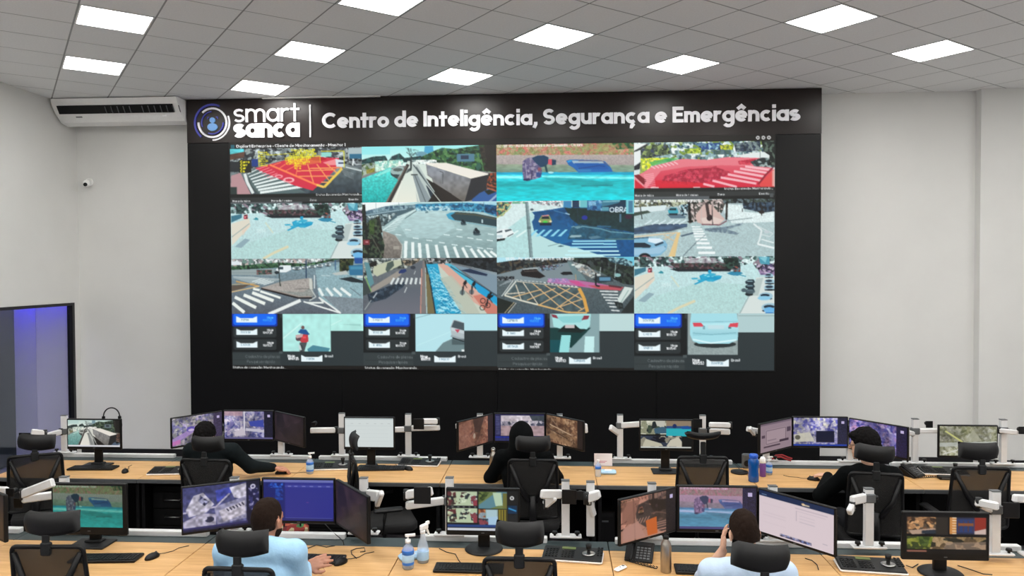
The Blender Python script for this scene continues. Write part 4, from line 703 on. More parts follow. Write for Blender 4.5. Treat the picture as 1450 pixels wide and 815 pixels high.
    c.rect(370, 0, 410, 40, '6a8488'); c.text(135, 66, 24, '01 06 - Av Getúlio Vargas x R José Pedro', 'eef4f4', .34, .9, .02)
def plate(c, x, y, w_, h_, txt):
    c.poly([(x, y), (x + w_ * .08, y + h_ * .1), (x + w_ * .2, y + h_ * .3), (x + w_ * .8, y + h_ * .3), (x + w_ * .92, y + h_ * .1), (x + w_, y), (x + w_, y + h_), (x, y + h_)], 'e8f6fa'); c.text(x + w_ * .22, y + h_ * .72, h_ * .22, txt, '6a8ca0', .3, .8, .1)
def plate_panel(c, ox, oy, k, times, pic):
    c.crop(ox, oy, k); c.poly(FULL, '2c3538'); c.rect(-100, -50, 560, 440, '14181a'); c.rect(-100, 450, 560, 572, '353d3f')
    def rr(x0, y0, x1, y1, col, b=14): c.poly([(x0 + b, y0), (x1 - b, y0), (x1, y0 + b), (x1, y1 - b), (x1 - b, y1), (x0 + b, y1), (x0, y1 - b), (x0, y0 + b)], col)
    rr(50, 36, 530, 178, '0630a4'); rr(68, 46, 518, 162, '1268f0'); rr(68, 180, 518, 290, '2b3234'); rr(68, 308, 518, 418, '2b3234')
    for i, y in enumerate((72, 200, 330)):
        plate(c, 98, y, 220, 64, times[3 + i]); c.text(425, y + 25, 17, 'Hoje', '58b8f8' if i == 0 else 'f0f2f4', .36, 1., .1); c.text(378, y + 52, 16, times[i], '3ca0f4' if i == 0 else 'f0f2f4', .36, 1., .08)
    c.text(190, 500, 20, 'Cadastro de placas', '7e888a', .16); c.text(205, 553, 20, 'Pesquisa rápida', '7e888a', .16); c.line([(60, 520), (560, 520)], 3, '20282a')
    c.rect(-100, 578, 1600, 700, '181614'); c.text(55, 612, 19, 'Status da conexão: Monitorando...', 'dfe4e4', .3, 1., .12)
    c.rect(545, 432, 582, 458, '4c5658'); c.text(638, 492, 19, 'Hoje', 'f4f6f8', .38, 1., .1); c.text(638, 520, 19, times[6], 'f4f6f8', .42, 1., .05); plate(c, 778, 470, 220, 68, times[3]); c.text(1022, 492, 17, 'Brasil', 'dfe4e6', .36)
    pic(c); c.rect(530, 90, 582, 430, '14181a')
def pic_moto(c):
    c.rect(585, 46, 1430, 222, 'b4ece4'); c.rect(585, 46, 1086, 434, 'b0e8e2'); c.grain([(585, 46), (1430, 46), (1430, 222), (1086, 222), (1086, 434), (585, 434)], .05, 40); c.line([(590, 300), (790, 140)], 12, 'd2f8f2'); c.line([(1090, 165), (1200, 110)], 7, 'd2f8f2'); c.poly([(1180, 155), (1400, 150), (1400, 175)], '8cc4bc', .6); c.poly([(840, 410), (900, 368), (1080, 400), (1060, 434), (850, 434)], '4c8898'); c.rect(1080, 46, 1090, 222, '9cd8d0')
    c.ell(797, 188, 18, 18, '705050'); c.poly([(745, 240), (770, 205), (830, 208), (868, 258), (840, 268)], '1c5490'); c.poly([(770, 255), (850, 262), (855, 330), (800, 360), (760, 320)], 'c03a44'); c.ell(748, 300, 28, 28, '54444c'); c.poly([(720, 265), (800, 255), (790, 285), (730, 300)], 'c8a8a8'); c.poly([(760, 340), (840, 340), (810, 434), (760, 434)], '4a5054'); c.ell(780, 400, 18, 34, '343c40'); c.rect(795, 278, 830, 300, 'e85058'); c.line([(760, 370), (775, 420)], 20, 'c8d4d4')
def pic_suv(c):
    c.rect(585, 46, 1430, 216, 'b4e0e8'); c.rect(585, 46, 1086, 430, 'b6e2ea'); c.line([(585, 90), (740, 50)], 8, '8cb4bc'); c.line([(600, 370), (1086, 170)], 8, 'c8f0f4', .6); c.poly([(790, 430), (870, 340), (960, 300), (1086, 340), (1086, 430)], '6c8488')
    c.poly([(945, 185), (975, 110), (1000, 105), (1086, 135), (1086, 330), (960, 285)], 'b0bcc0'); c.poly([(955, 180), (985, 112), (1086, 140), (1086, 215)], '46545a'); c.poly([(950, 185), (1086, 220), (1086, 250), (955, 215)], 'c4d0d4'); c.poly([(990, 205), (1045, 205), (1020, 240)], 'c04a5c'); c.line([(950, 270), (1086, 310)], 22, '98a6ac'); c.line([(965, 290), (1086, 330)], 14, '20282c'); c.rect(960, 300, 1086, 360, '2c383c', .5); c.rect(1060, 408, 1086, 430, 'e8f0f0')
def pic_hatch(c):
    c.rect(1086, 40, 1440, 213, 'bcd8d8'); c.rect(585, 40, 1086, 425, '86a4a8'); c.poly([(585, 180), (1000, 180), (800, 380), (585, 330)], '0f3a3a'); c.poly([(585, 300), (700, 300), (680, 425), (585, 425)], '0c4c54'); c.poly([(700, 255), (797, 255), (775, 425), (675, 425)], '96dcdc'); c.poly([(940, 265), (1035, 265), (1030, 425), (930, 425)], 'c4ecec'); c.poly([(880, 300), (990, 190), (800, 380)], '163c3c', .6)
    c.poly([(600, 40), (1000, 40), (990, 160), (960, 195), (880, 190), (830, 150), (740, 150), (690, 190), (620, 170)], 'a8e0e0'); c.poly([(640, 70), (960, 60), (890, 128), (720, 132)], '8cd0d2'); c.poly([(600, 45), (650, 55), (668, 90), (610, 75)], '8a3444'); c.poly([(985, 60), (930, 60), (905, 105), (970, 95)], '8a3444'); c.poly([(690, 190), (740, 150), (840, 150), (890, 195), (960, 195), (900, 230), (660, 220)], '10201f'); c.rect(738, 152, 832, 184, 'c8c0c0')
def pic_sedan(c):
    c.rect(1086, 30, 1450, 218, 'b0ccce'); c.line([(1090, 66), (1450, 66)], 4, '5c7070'); c.rect(590, 30, 1086, 430, '93a2a2'); c.grain([(590, 300), (1086, 300), (1086, 430), (590, 430)], .08, 10); c.ell(860, 330, 210, 34, '283234')
    c.poly([(625, 36), (1075, 36), (1092, 150), (1085, 290), (1000, 325), (700, 325), (640, 300), (612, 240), (612, 140)], 'a4dce6'); c.grad([(640, 140), (1085, 130), (1080, 240), (640, 250)], 'bcecf2', '92cad6'); c.line([(640, 225), (820, 240), (1070, 222)], 8, '7cb4c0'); c.line([(640, 285), (820, 320), (1070, 290)], 14, 'd8f6fa'); c.poly([(640, 130), (720, 128), (755, 165), (650, 165)], 'd84858'); c.poly([(1090, 128), (1010, 135), (990, 168), (1085, 170)], 'd84858'); c.rect(740, 158, 760, 190, '7aa8b4'); c.line([(640, 120), (1085, 118)], 6, '86bcc8'); c.rect(990, 170, 1020, 182, '30464e'); c.rect(790, 150, 950, 188, 'c0dfe6')
# ------------------------------------------------------------------ the room
XL, XR, YF, YB, ZC = -6.88, 9.0, -3.0, 10.4, 5.0
PY = 10.04                                   # front of the black feature panel
struct(MB().box((XL - 1.6, YF - .2, -.1), (XR + .2, YB + .2, 0)).obj('floor', 'floor_carpet'))
wb = struct(MB().box((XL - .2, YB, 0), (XR + .2, YB + .2, ZC + .3)).obj('wall_back', 'wall_paint'))
struct(MB().box((XR, YF, 0), (XR + .2, YB, ZC + .3)).obj('wall_right', 'wall_paint'))
struct(MB().box((XL - .2, YF - .2, 0), (XR + .2, YF, ZC + .3)).obj('wall_front', 'wall_paint'))
struct(MB().box((5.56, YB - .13, 0), (XR, YB, ZC)).obj('trim_1', 'wall_paint'))        # shallow pilaster on the right
# left wall with the wide glazed opening
GY0, GY1, GZ = 3.0, 10.27, 2.21
struct(MB().box((XL - .06, YF, 0), (XL, GY0, ZC + .3)).box((XL - .06, GY0, GZ), (XL, YB, ZC + .3)).box((XL - .06, GY1, 0), (XL, YB, GZ)).obj('wall_left', 'wall_paint'))
struct(MB().box((XL, YB - .015, 0), (-5.08, YB, .10)).box((3.44, YB - .015, 0), (5.56, YB, .10)).box((5.56, YB - .145, 0), (XR, YB - .13, .10)).obj('baseboard_back', 'frame_black'))
struct(MB().box((XR - .015, YF, 0), (XR, YB - .15, .10)).obj('baseboard_right', 'frame_black'))
win = struct(MB().box((XL - .07, GY1 - .05, 0), (XL + .012, GY1, GZ)).box((XL - .07, GY0, GZ - .04), (XL + .012, GY1 - .05, GZ)).box((XL - .07, GY0, 0), (XL + .012, GY1 - .05, .05)).box((XL - .07, GY0, .05), (XL + .012, GY0 + .06, GZ - .04)).obj('window_1', 'frame_black'))
yy = [GY0 + .06, 4.9, 6.7, 8.3, GY1 - .05]
for a, b in zip(yy[:-1], yy[1:]):
    MB().box((XL - .045, a + .004, .05), (XL - .033, b - .004, GZ - .04)).obj('glass_pane', 'pane_glass', win)
for a in yy[1:-1]:
    MB().box((XL - .049, a - .004, .05), (XL - .029, a + .004, GZ - .04)).obj('pane_seal', 'grey_plastic', win)
# the passage behind the glass, lit by a blue strip along its top and an added unseen fill
struct(MB().box((XL - 1.6, GY0 - .2, 0), (XL - 1.4, YB + .2, 2.6)).box((XL - 1.4, GY0 - .2, 0), (XL - .06, GY0, 2.6)).box((XL - 1.4, YB, 0), (XL - .06, YB + .2, 2.6)).box((XL - 1.6, GY0 - .2, 2.6), (XL - .06, YB + .2, 2.7)).obj('wall_passage', 'wall_paint'))
tag(MB().box((XL - .62, YB - .06, .02), (XL - .066, YB - .02, 2.42)).obj('led_tinted_board', 'led_tinted_wall'), 'pale partition board coloured with the lavender lamp tint behind the glass, beside the window frame', 'partition', 'partition boards behind the glass')
tag(MB().box((XL - .66, 9.86, .02), (XL - .625, YB - .02, 2.42)).obj('led_tinted_board', 'led_tinted_wall'), 'narrow partition board coloured with the lavender lamp tint behind the glass, left of the thin upright joint', 'partition', 'partition boards behind the glass')
tag(MB().box((XL - .62, 6.2, .02), (XL - .58, 9.855, 2.42)).obj('grey_board', 'door_panel'), 'dark grey green partition board at the left edge, behind the glass', 'partition', 'partition boards behind the glass')
pl_ = thing('passage_fill', 'added unseen white fill light in the passage behind the glass', 'lamp', (XL - .36, 7.3, 2.56))  # fill light added out of view to brighten the boards behind the glass
MB().box((-.15, -1.2, .0), (.15, 1.2, .03)).obj('housing', 'white_plastic', pl_); MB().box((-.13, -1.18, -.006), (.13, 1.18, .0)).obj('diffuser', 'passage_fill_glow', pl_)
ls = thing('led_strip_lamp', 'blue strip lamp above the lavender tinted partition behind the glass', 'lamp', (XL - .34, 10.27, 2.44))
MB().box((-.27, -.04, .02), (.26, .04, .06)).obj('housing', 'white_plastic', ls); MB().box((-.26, -.03, .0), (.25, .03, .02)).obj('diffuser', 'led_strip', ls)

# ceiling: grid turned against the walls, 625 mm tiles, every third cell each way holds a light
PHI = math.atan2(0, 1) + .59708 + YAW; P = .625; U0, V0 = .911, 7.968
CU, SU = math.cos(PHI), math.sin(PHI)
def grid(u, v): return (u * CU - v * SU, u * SU + v * CU)
def clip(poly, lo=(XL, YF), hi=(XR, YB)):
    for ax in (0, 1):
        for lim, sg in ((lo[ax], 1), (hi[ax], -1)):
            out = []
            for i in range(len(poly)):
                a, b = poly[i - 1], poly[i]; da, db = (a[ax] - lim) * sg, (b[ax] - lim) * sg
                if (da >= 0) != (db >= 0):
                    t = da / (da - db); out.append((a[0] + (b[0] - a[0]) * t, a[1] + (b[1] - a[1]) * t))
                if db >= 0: out.append(b)
            poly = out
            if not poly: return []
    return poly
def area(p): return abs(sum(p[i - 1][0] * p[i][1] - p[i][0] * p[i - 1][1] for i in range(len(p)))) / 2
def seen(x, y, z, pad=90):
    q = cam.matrix_world.inverted() @ Vector((x, y, z))
    if q.z > -.3: return False
    return abs(q.x / -q.z * FPX) < 725 + pad and abs(q.y / -q.z * FPX) < 407 + pad
ceil = struct(MB().box((XL - .2, YF - .2, ZC + .02), (XR + .2, YB + .2, ZC + .1)).obj('ceiling', 'ceiling_void'))
rest = MB(); bars = MB(); lamps = []
g = P - .016
for i in range(-40, 41):
    for j in range(-40, 41):
        cu, cv = U0 + P * i, V0 + P * j
        cx, cy = grid(cu, cv)
        if not (XL - .6 < cx < XR + .6 and YF - .6 < cy < YB + .6): continue
        sq = [grid(cu + a * g / 2, cv + b * g / 2) for a, b in ((-1, -1), (1, -1), (1, 1), (-1, 1))]
        full = all(XL < x < XR and YF < y < YB for x, y in sq)
        if i % 3 == 0 and j % 3 == 0 and full and not (cy > 8.6 and cx > 2.5) and not (cy > 9.0 and cx < -5): lamps.append((cx, cy)); continue
        pl = clip(sq)
        if len(pl) < 3 or area(pl) < .004: continue
        if seen(cx, cy, ZC):
            MB().prism(pl, ZC - .001 - random.random() * .0015, ZC + .012).obj('ceiling_tile', 'ceiling_tile', ceil)
        else: rest.prism(pl, ZC, ZC + .012)
o = rest.obj('ceiling_tile_field', 'ceiling_tile', ceil); o['kind'] = 'stuff'
for k in range(-40, 41):
    for ax in (0, 1):
        c0 = (U0 if ax == 0 else V0) + P * (k + .5)
        s_ = [(c0 - .0095, -30), (c0 + .0095, -30), (c0 + .0095, 30), (c0 - .0095, 30)]
        pl = clip([grid(*(q if ax == 0 else (q[1], q[0]))) for q in s_])
        if len(pl) >= 3 and area(pl) > .003: MB().prism(pl, ZC - .0005, ZC + .02).obj('grid_bar', 'ceiling_bar', ceil)
# ceiling lights
lamp0 = None
names = {}
def lamp_spot(cx, cy):
    q = cam.matrix_world.inverted() @ Vector((cx, cy, ZC)); return 725 - q.x / q.z * FPX, 407.5 + q.y / q.z * FPX
LL = [((158, 26), 'square white ceiling light nearest the top left corner of the photo'), ((129, 90), 'square white ceiling light above the air conditioner, nearest the left wall'),
      ((542, 5), 'square white ceiling light cut off by the top edge of the photo'), ((438, 77), 'square white ceiling light right of the air conditioner, one row in front of the panel'),
      ((367, 124), 'square white ceiling light right above the round logo and the word smart'), ((650, 110), 'square white ceiling light right above the word Inteligência'),
      ((783, 53), 'square white ceiling light one row forward, above the middle of the panel'), ((967, 91), 'square white ceiling light above the words Segurança e Emergências'),
      ((1179, 26), 'square white ceiling light above the right end of the black panel, near top edge'), ((1326, 69), 'square white ceiling light over the bare wall at the right')]
for cx, cy in lamps:
    px, py = lamp_spot(cx, cy); vis = seen(cx, cy, ZC, 0) or seen(cx - .2, cy + .3, ZC, 0)
    lab = 'square white light panel set in the ceiling outside the photo'; grp = 'ceiling lights outside the photo'
    if vis or (py > -30 and 0 < px < 1450):
        k = min(range(len(LL)), key=lambda n: (LL[n][0][0] - px) ** 2 + (LL[n][0][1] - py) ** 2)
        if (LL[k][0][0] - px) ** 2 + (LL[k][0][1] - py) ** 2 < 900: lab, grp = LL[k][1], 'ceiling lights in view'
    if lamp0 is None:
        lamp0 = thing('ceiling_light', lab, 'ceiling light', (cx, cy, ZC), PHI, grp)
        a, b = .302, .288
        fr = MB()
        for x0, y0, x1, y1 in ((-a, -a, a, -b), (-a, b, a, a), (-a, -b, -b, b), (b, -b, a, b)): fr.box((x0, y0, -.004), (x1, y1, .012))
        fr.obj('frame', 'lamp_frame', lamp0)
        MB().box((-b, -b, .0), (b, b, .006)).obj('diffuser', 'lamp_light', lamp0)
    else: dup(lamp0, (cx, cy, ZC), PHI, lab, grp)

# ------------------------------------------------------------------ feature panel with its lettering
pn = thing('feature_panel', 'tall black wall panel with white lettering, carrying the big video wall', 'wall panel', (-.82, YB, 0))
PX0, PX1, PT = -5.07, 3.43, 4.992
HZ = 4.40
for k in range(4):
    xa = PX0 + (PX1 - PX0) * k / 4; xb = PX0 + (PX1 - PX0) * (k + 1) / 4
    MB().rbox((xa + .82 + .0012, PY - YB, .0), (xb + .82 - .0012, -.002, HZ - .003), .002).obj('backing_board', 'panel_black', pn)
MB().rbox((PX0 + .82, PY - YB - .006, HZ), (PX1 + .82, -.002, PT), .003).obj('header_board', 'panel_brown', pn)
tag(MB().box((-4.0, PY - .05, PT - .012), (-2.38, PY - .008, PT + .004)).obj('cover_strip', 'white_plastic'), 'slim pale cover strip along the ceiling above the left of the panel', 'strip')
def letter(strokes, w, ox, oz, sc, name='letter', m='letter_white', dep=.022, kz=1.):
    mb = MB()
    for n, st in enumerate(strokes):
        Lp, Rp = ribbon(st, w)
        k = len(Lp); yF, yB_ = -dep - n * .0003, .0
        vs = []
        for a, b in zip(Lp, Rp):
            for (x, z) in (a, b):
                vs += [(x * sc, yF, z * sc * kz), (x * sc, yB_, z * sc * kz)]
        fs = []
        for i in range(k - 1):
            o_ = i * 4; q = o_ + 4
            fs += [(o_, q, q + 2, o_ + 2), (o_ + 1, o_ + 3, q + 3, q + 1), (o_, o_ + 1, q + 1, q), (o_ + 2, q + 2, q + 3, o_ + 3)]
        if math.dist(st[0], st[-1]) > 1e-6: fs += [(0, 2, 3, 1), (4 * k - 4, 4 * k - 3, 4 * k - 1, 4 * k - 2)]
        mb.add(vs, fs)
    o_ = mb.obj(name, m, pn); o_.location = (ox + .82, PY - YB - .006, oz); return o_
def sign(txt, x0, x1, z, w, track, kz=1.):
    lay, tot = layout(txt, w, track); sc = (x1 - x0) / tot
    for ch, gx, st in lay: letter(st, w, x0 + gx * sc, z, sc, kz=kz)
    return sc
sign('Centro de Inteligência, Segurança e Emergências', -3.178, 3.148, 4.572, .295, .06, .93)
sign('smart', -4.405, -3.487, 4.672, .165, .09)
sign('sanca', -4.405, -3.487, 4.461, .33, .03)
letter([[(0, 0), (0, 1)]], .045, -3.342, 4.455, .438, 'divider')
lx, lz, pr = -4.703, 4.672, 10.04 / FPX
def larc(r, a0, a1, wpx, m, name='logo_arc'):
    r *= pr; w_ = wpx * pr; letter([arc(0, 0, r, r, a0, a1, 30)], w_, lx, lz, 1., name, m, .018)
larc(20.7, -182, 135, 2.6, 'letter_white'); larc(26, 66, 230, 2.6, 'logo_blue'); larc(25, 22, -90, 2.0, 'letter_white')
larc(16, 95, 200, 1.3, 'logo_blue'); larc(16, 0, -113, 1.6, 'logo_blue')
for s_ in (-1, 1): letter([[(s_ * 5, 8.3), (s_ * 7.5, 8.3), (s_ * 7.5, 5.5)]], 1., lx, lz, pr, 'logo_bracket', 'logo_blue', .012)
f_ = MB(); f_.prism([(a * pr, (b + 3.6) * pr) for a, b in arc(0, 0, 4, 4, 0, 345, 22)], 0, .02); f_.prism([(a * pr, b * pr) for a, b in arc(0, -6.2, 7.4, 5.6, 0, 352, 26)], 0, .02)
fo = f_.obj('logo_figure', 'logo_sky', pn); fo.rotation_euler = (PI / 2, 0, 0); fo.location = (lx + .82, PY - YB - .006, lz)

# ------------------------------------------------------------------ video wall
def pixel_screen(name, img, wd, ht, m, parent, loc):
    """a display face whose vertex grid carries the picture; local X right, Z up, faces -Y"""
    ny, nx, _ = img.shape
    x = (np.arange(nx) / (nx - 1) - .5) * wd; z = (.5 - np.arange(ny) / (ny - 1)) * ht
    co = np.zeros((ny, nx, 3), np.float32); co[..., 0] = x[None, :]; co[..., 2] = z[:, None]
    idx = np.arange(ny * nx).reshape(ny, nx)
    q = np.stack([idx[:-1, :-1], idx[1:, :-1], idx[1:, 1:], idx[:-1, 1:]], -1).reshape(-1, 4)
    me = bpy.data.meshes.new(name); me.vertices.add(ny * nx); me.vertices.foreach_set('co', co.ravel())
    n = len(q); me.loops.add(n * 4); me.loops.foreach_set('vertex_index', q.ravel().astype(np.int32))
    me.polygons.add(n); me.polygons.foreach_set('loop_start', np.arange(0, n * 4, 4, dtype=np.int32)); me.polygons.foreach_set('loop_total', np.full(n, 4, np.int32))
    me.update(); me.validate()
    c = np.clip(img, 0, 1).astype(np.float32); c = np.where(c <= .04045, c / 12.92, ((c + .055) / 1.055) ** 2.4)
    col = np.ones((ny * nx, 4), np.float32); col[:, :3] = c.reshape(-1, 3)
    at = me.color_attributes.new('pixels', 'FLOAT_COLOR', 'POINT'); at.data.foreach_set('color', col.ravel())
    o_ = link(name, me, m, parent); o_.location = loc; return o_
VX0, VX1, VZ0, VZ1, VT = -4.46, 2.828, 1.312, 4.315, 4.40
vw = thing('video_wall', 'huge lit video wall of sixteen pictures on the black panel', 'video wall', ((VX0 + VX1) / 2, PY, VZ0))
VW, VH = VX1 - VX0, VZ1 - VZ0
MB().rbox((-VW / 2 - .02, -.022, -.02), (VW / 2 + .02, -.001, VT - VZ0 + .0), .003).obj('casing', 'black_plastic', vw)
TB = ('10:07:36', '10:07:30', '10:06:51', 'GFI2F94', 'DSC0J92', 'EQA7H31', '10:07:36'); TC = ('10:07:11', '10:07:09', '10:07:07', 'FQM3C17', 'RTA5J28', 'EKU4D66', '10:07:11')
TD = ('10:07:13', '10:07:12', '10:07:01', 'CZP8E05', 'FGX1H40', 'DRT6A29', '10:07:13'); TE = ('10:06:53', '10:06:50', '10:06:41', 'EOV7P38', 'CLH2K51', 'GDN9F13', '10:06:53')
FEEDS = [(feed_red_box, (326.5, 210, 514.5, 289)), (feed_truck, (515, 210, 703.5, 289)), (feed_lake, (704, 208.5, 896, 288)), (feed_red_road, (896.5, 203.5, 1096, 285.5)),
         (feed_plaza, (328, 289.5, 516, 368)), (feed_avenue, (517, 289, 704.5, 367.5)), (feed_curve, (705, 288, 896, 366.5)), (feed_island, (896.5, 285.5, 1095.5, 365)),
         (feed_fork, (329.5, 368.5, 516.5, 446)), (feed_cycle, (517.5, 368, 705, 445.5)), (feed_grid, (705.5, 366.7, 896.5, 445)), (lambda c: feed_plaza(c, 79), (328, 368.5, 516, 447)),
         (lambda c: plate_panel(c, 324, 440, 7.398, TB, pic_moto), (331, 446, 517, 523)), (lambda c: plate_panel(c, 512, 440, 7.398, TC, pic_suv), (517.5, 445.5, 705, 523)),
         (lambda c: plate_panel(c, 700, 440, 7.323, TD, pic_hatch), (705.5, 445, 896.5, 522)), (lambda c: plate_panel(c, 889.5, 439, 7.05, TE, pic_sedan), (897, 444.5, 1094.5, 521))]
def soften(a):
    b = np.pad(a, ((1, 1), (1, 1), (0, 0)), 'edge'); return a * .6 + .1 * (b[:-2, 1:-1] + b[2:, 1:-1] + b[1:-1, :-2] + b[1:-1, 2:])
PICS = []
for k, (fn, r) in enumerate(FEEDS):
    c = Cv(r, 224, 96); fn(c); im = soften(c.out()); PICS.append(im)
    r_, c_ = k // 4, k % 4; cw, chh = VW / 4, VH / 4
    o = pixel_screen('camera_picture' if r_ < 3 else 'plate_list', im, cw, chh, 'wall_pixels', vw, (-VW / 2 + cw * (c_ + .5), -.0235, VH - chh * (r_ + .5)))
    o['label'] = ['picture of a red junction under yellow lettering', 'picture of a road beside a lorry and a canal', 'picture of a person bending at turquoise water', 'picture of a road tinted red',
                  'picture of a pale plaza with a blue shadow, upper one', 'picture of a wide avenue with zebra crossing', 'picture of a curve in blue shade', 'picture of a traffic island with white car',
                  'picture of a forked junction', 'picture of cyclists beside blue paving', 'picture of a yellow hatched junction', 'picture of a pale plaza with a blue shadow, lower one',
                  'number plate list with a motorcycle', 'number plate list with the corner of a dark car', 'number plate list with a hatchback', 'number plate list with a white saloon'][k]
c = Cv((326, 200, 1098, 210), 860, 14, '17130f')
c.rect(328, 204, 333, 210, '1a5a6a'); c.text(336, 208.4, 3.1, 'Digifort Enterprise - Cliente de Monitoramento - Monitor 1', 'f2f4f6', .34, 1., .16)
for x in (1074.5, 1082, 1089.5): c.ell(x, 205, 2.6, 2.8, 'c8c8c8'); c.ell(x, 205, 1.3, 1.4, '6a6a6a')
pixel_screen('title_bar', c.out(), VW, VT - VZ1 - .004, 'wall_pixels', vw, (0, -.0235, VH + (VT - VZ1) / 2))

# ------------------------------------------------------------------ air conditioner and camera
ac = thing('air_conditioner', 'long white ceiling air conditioner in the left corner of the room', 'air conditioner', (-5.9, 9.79, 0))
ax0, ax1 = -6.84 + 5.9, -5.085 + 5.9
pr_ = [(.0, 4.985), (.55, 4.985), (.56, 4.80), (.48, 4.70), (.36, 4.672), (.22, 4.70), (.10, 4.80), (.03, 4.90)]
def side(x0, x1, name, m, k=1.):
    mb = MB(); n = len(pr_); cy, cz = .28, 4.83
    q = [(cy + (y - cy) * k, cz + (z - cz) * k) for y, z in pr_]
    vs = [(x0, y, z) for y, z in q] + [(x1, y, z) for y, z in q]
    fs = [tuple(range(n)), tuple(range(2 * n - 1, n - 1, -1))] + [(i, n + i, n + (i + 1) % n, (i + 1) % n) for i in range(n)]
    return mb.add(vs, fs).obj(name, m, ac)
side(ax0 + .05, ax1 - .05, 'body', 'white_plastic', .985); side(ax0, ax0 + .05, 'end_cap', 'white_plastic'); side(ax1 - .05, ax1, 'end_cap', 'white_plastic')
ou = MB(); ou.add([(ax0 + .07, .028, 4.895), (ax1 - .07, .028, 4.895), (ax1 - .07, .088, 4.80), (ax0 + .07, .088, 4.80), (ax0 + .07, .018, 4.888), (ax1 - .07, .018, 4.888), (ax1 - .07, .080, 4.79), (ax0 + .07, .080, 4.79)],
                   [(0, 1, 2, 3), (7, 6, 5, 4), (0, 4, 5, 1), (1, 5, 6, 2), (2, 6, 7, 3), (3, 7, 4, 0)]).obj('air_outlet', 'panel_black', ac)
for i in range(12):
    x = ax0 + .75 + i * .085 + (.09 if i > 4 else 0)
    MB().add([(x - .004, .020, 4.872), (x + .004, .020, 4.872), (x + .004, .070, 4.792), (x - .004, .070, 4.792), (x - .004, .010, 4.866), (x + .004, .010, 4.866), (x + .004, .062, 4.786), (x - .004, .062, 4.786)],
             [(0, 1, 2, 3), (7, 6, 5, 4), (0, 4, 5, 1), (1, 5, 6, 2), (2, 6, 7, 3), (3, 7, 4, 0)]).obj('vane', 'grey_plastic', ac)
MB().add([(ax0 + .27, .125, 4.765), (ax0 + .36, .125, 4.765), (ax0 + .36, .138, 4.752), (ax0 + .27, .138, 4.752)], [(0, 1, 2, 3)]).obj('maker_badge', 'grey_plastic', ac)
MB().cbox((ax1 - .24, .135, 4.757), (.05, .02, .02)).obj('status_display', 'lamp_frame', ac)
cc = thing('security_camera', 'small white security camera on the wall below the air conditioner', 'camera', (-6.70, 10.40, 3.93))
MB().cyl((0, 0, 0), (0, -.025, 0), .055, n=18).obj('base_plate', 'white_plastic', cc)
MB().cyl((0, -.02, 0), (.02, -.07, -.02), .022, n=12).obj('bracket', 'dark_plastic', cc)
MB().ball((.025, -.105, -.03), .05, 16, 10).obj('housing', 'white_plastic', cc)
MB().cyl((.03, -.14, -.045), (.035, -.158, -.052), .026, n=14).obj('lens', 'black_gloss', cc)
# ------------------------------------------------------------------ desks
DZ = .74
SEAM = -1.06
ROWS = {'front': 4.41, 'back': 6.61}
side_words = ['left of the photo edge', 'far left', 'second from left', 'middle left', 'middle', 'middle right', 'second from right', 'far right']
def make_desk(x0, Y0, label, group, rail):
    t = thing('desk', label, 'desk', (x0, Y0, 0), 0, group)
    W_ = 1.4
    MB().rbox((.0025, 0.012, DZ - .028), (W_ - .0025, .65, DZ), .002).obj('worktop', 'desk_wood', t)
    MB().rbox((.0025, -.004, DZ - .036), (W_ - .0025, .0115, DZ - .001), .003).obj('edge_band', 'desk_edge', t)
    MB().rbox((.0025, .652, DZ - .026), (W_ - .0025, .82, DZ), .003).obj('cable_flap', 'desk_strip', t)
    MB().box((.004, .76, .0), (W_ - .004, .78, DZ - .03)).obj('modesty_panel', 'cabinet_black', t)
    for x in (.012, W_ - .042):
        MB().box((x, .06, 0), (x + .03, .76, DZ - .04)).obj('side_panel', 'cabinet_black', t)
    MB().box((.045, .10, DZ - .07), (W_ - .045, .13, DZ - .03)).obj('cross_beam', 'black_plastic', t)
    if rail:
        MB().rbox((rail[0], .765, DZ), (rail[1], .815, DZ + .038), .004).obj('mount_rail', 'white_metal', t)
    return t
words = {0: 'leftmost', 1: 'second from the left', 2: 'third from the left', 3: 'fourth from the left', 4: 'fifth from the left', 5: 'rightmost'}
for row, Y0 in ROWS.items():
    ks = range(-3, 4) if row == 'back' else range(-2, 2)
    ks = list(ks) if row == 'back' else list(range(-3, 3))
    for n, k in enumerate(ks):
        x0 = SEAM + 1.4 * k
        rail = (.05, 1.35)
        if row == 'front' and k == -1: rail = (.02, .95)
        if row == 'front' and k == 0: rail = (.10, .98)
        if row == 'back' and k == 0: rail = None
        wd_ = ['leftmost', 'second from left', 'third from left', 'fourth from left', 'fifth from left', 'sixth from left', 'rightmost'][n if n < len(ks) - 1 else 6]
        make_desk(x0, Y0, f'wood topped desk section with black base in the {row} row, {wd_}', f'desks of the {row} row', rail)

# drawer units and computers in the knee spaces of the back row
def drawer_unit(x, label):
    t = thing('drawer_unit', label, 'drawer unit', (x, 6.78, 0), 0, 'drawer units under the back desks')
    MB().box((-.2, .02, .06), (.2, .55, .62)).obj('body', 'cabinet_black', t)
    for z in (.10, .26, .42):
        d = MB().rbox((-.195, .0, z), (.195, .019, z + .15), .003).obj('drawer', 'cabinet_black', t)
        MB().cyl((-.075, -.022, z + .085), (.075, -.022, z + .085), .0055, n=8).cyl((-.07, -.022, z + .085), (-.07, .002, z + .085), .004, n=6).cyl((.07, -.022, z + .085), (.07, .002, z + .085), .004, n=6).obj('handle', 'silver_metal', d)
    for x_ in (-.16, .16):
        for y_ in (.08, .48): MB().cyl((x_ - .01, y_, .028), (x_ + .01, y_, .028), .028, n=10).box((x_ - .015, y_ - .015, .028), (x_ + .015, y_ + .015, .06)).obj('castor', 'black_plastic', t)
drawer_unit(atY(239, 738, 6.70).x, 'black drawer unit with steel handles under the back row, left of the man in grey')
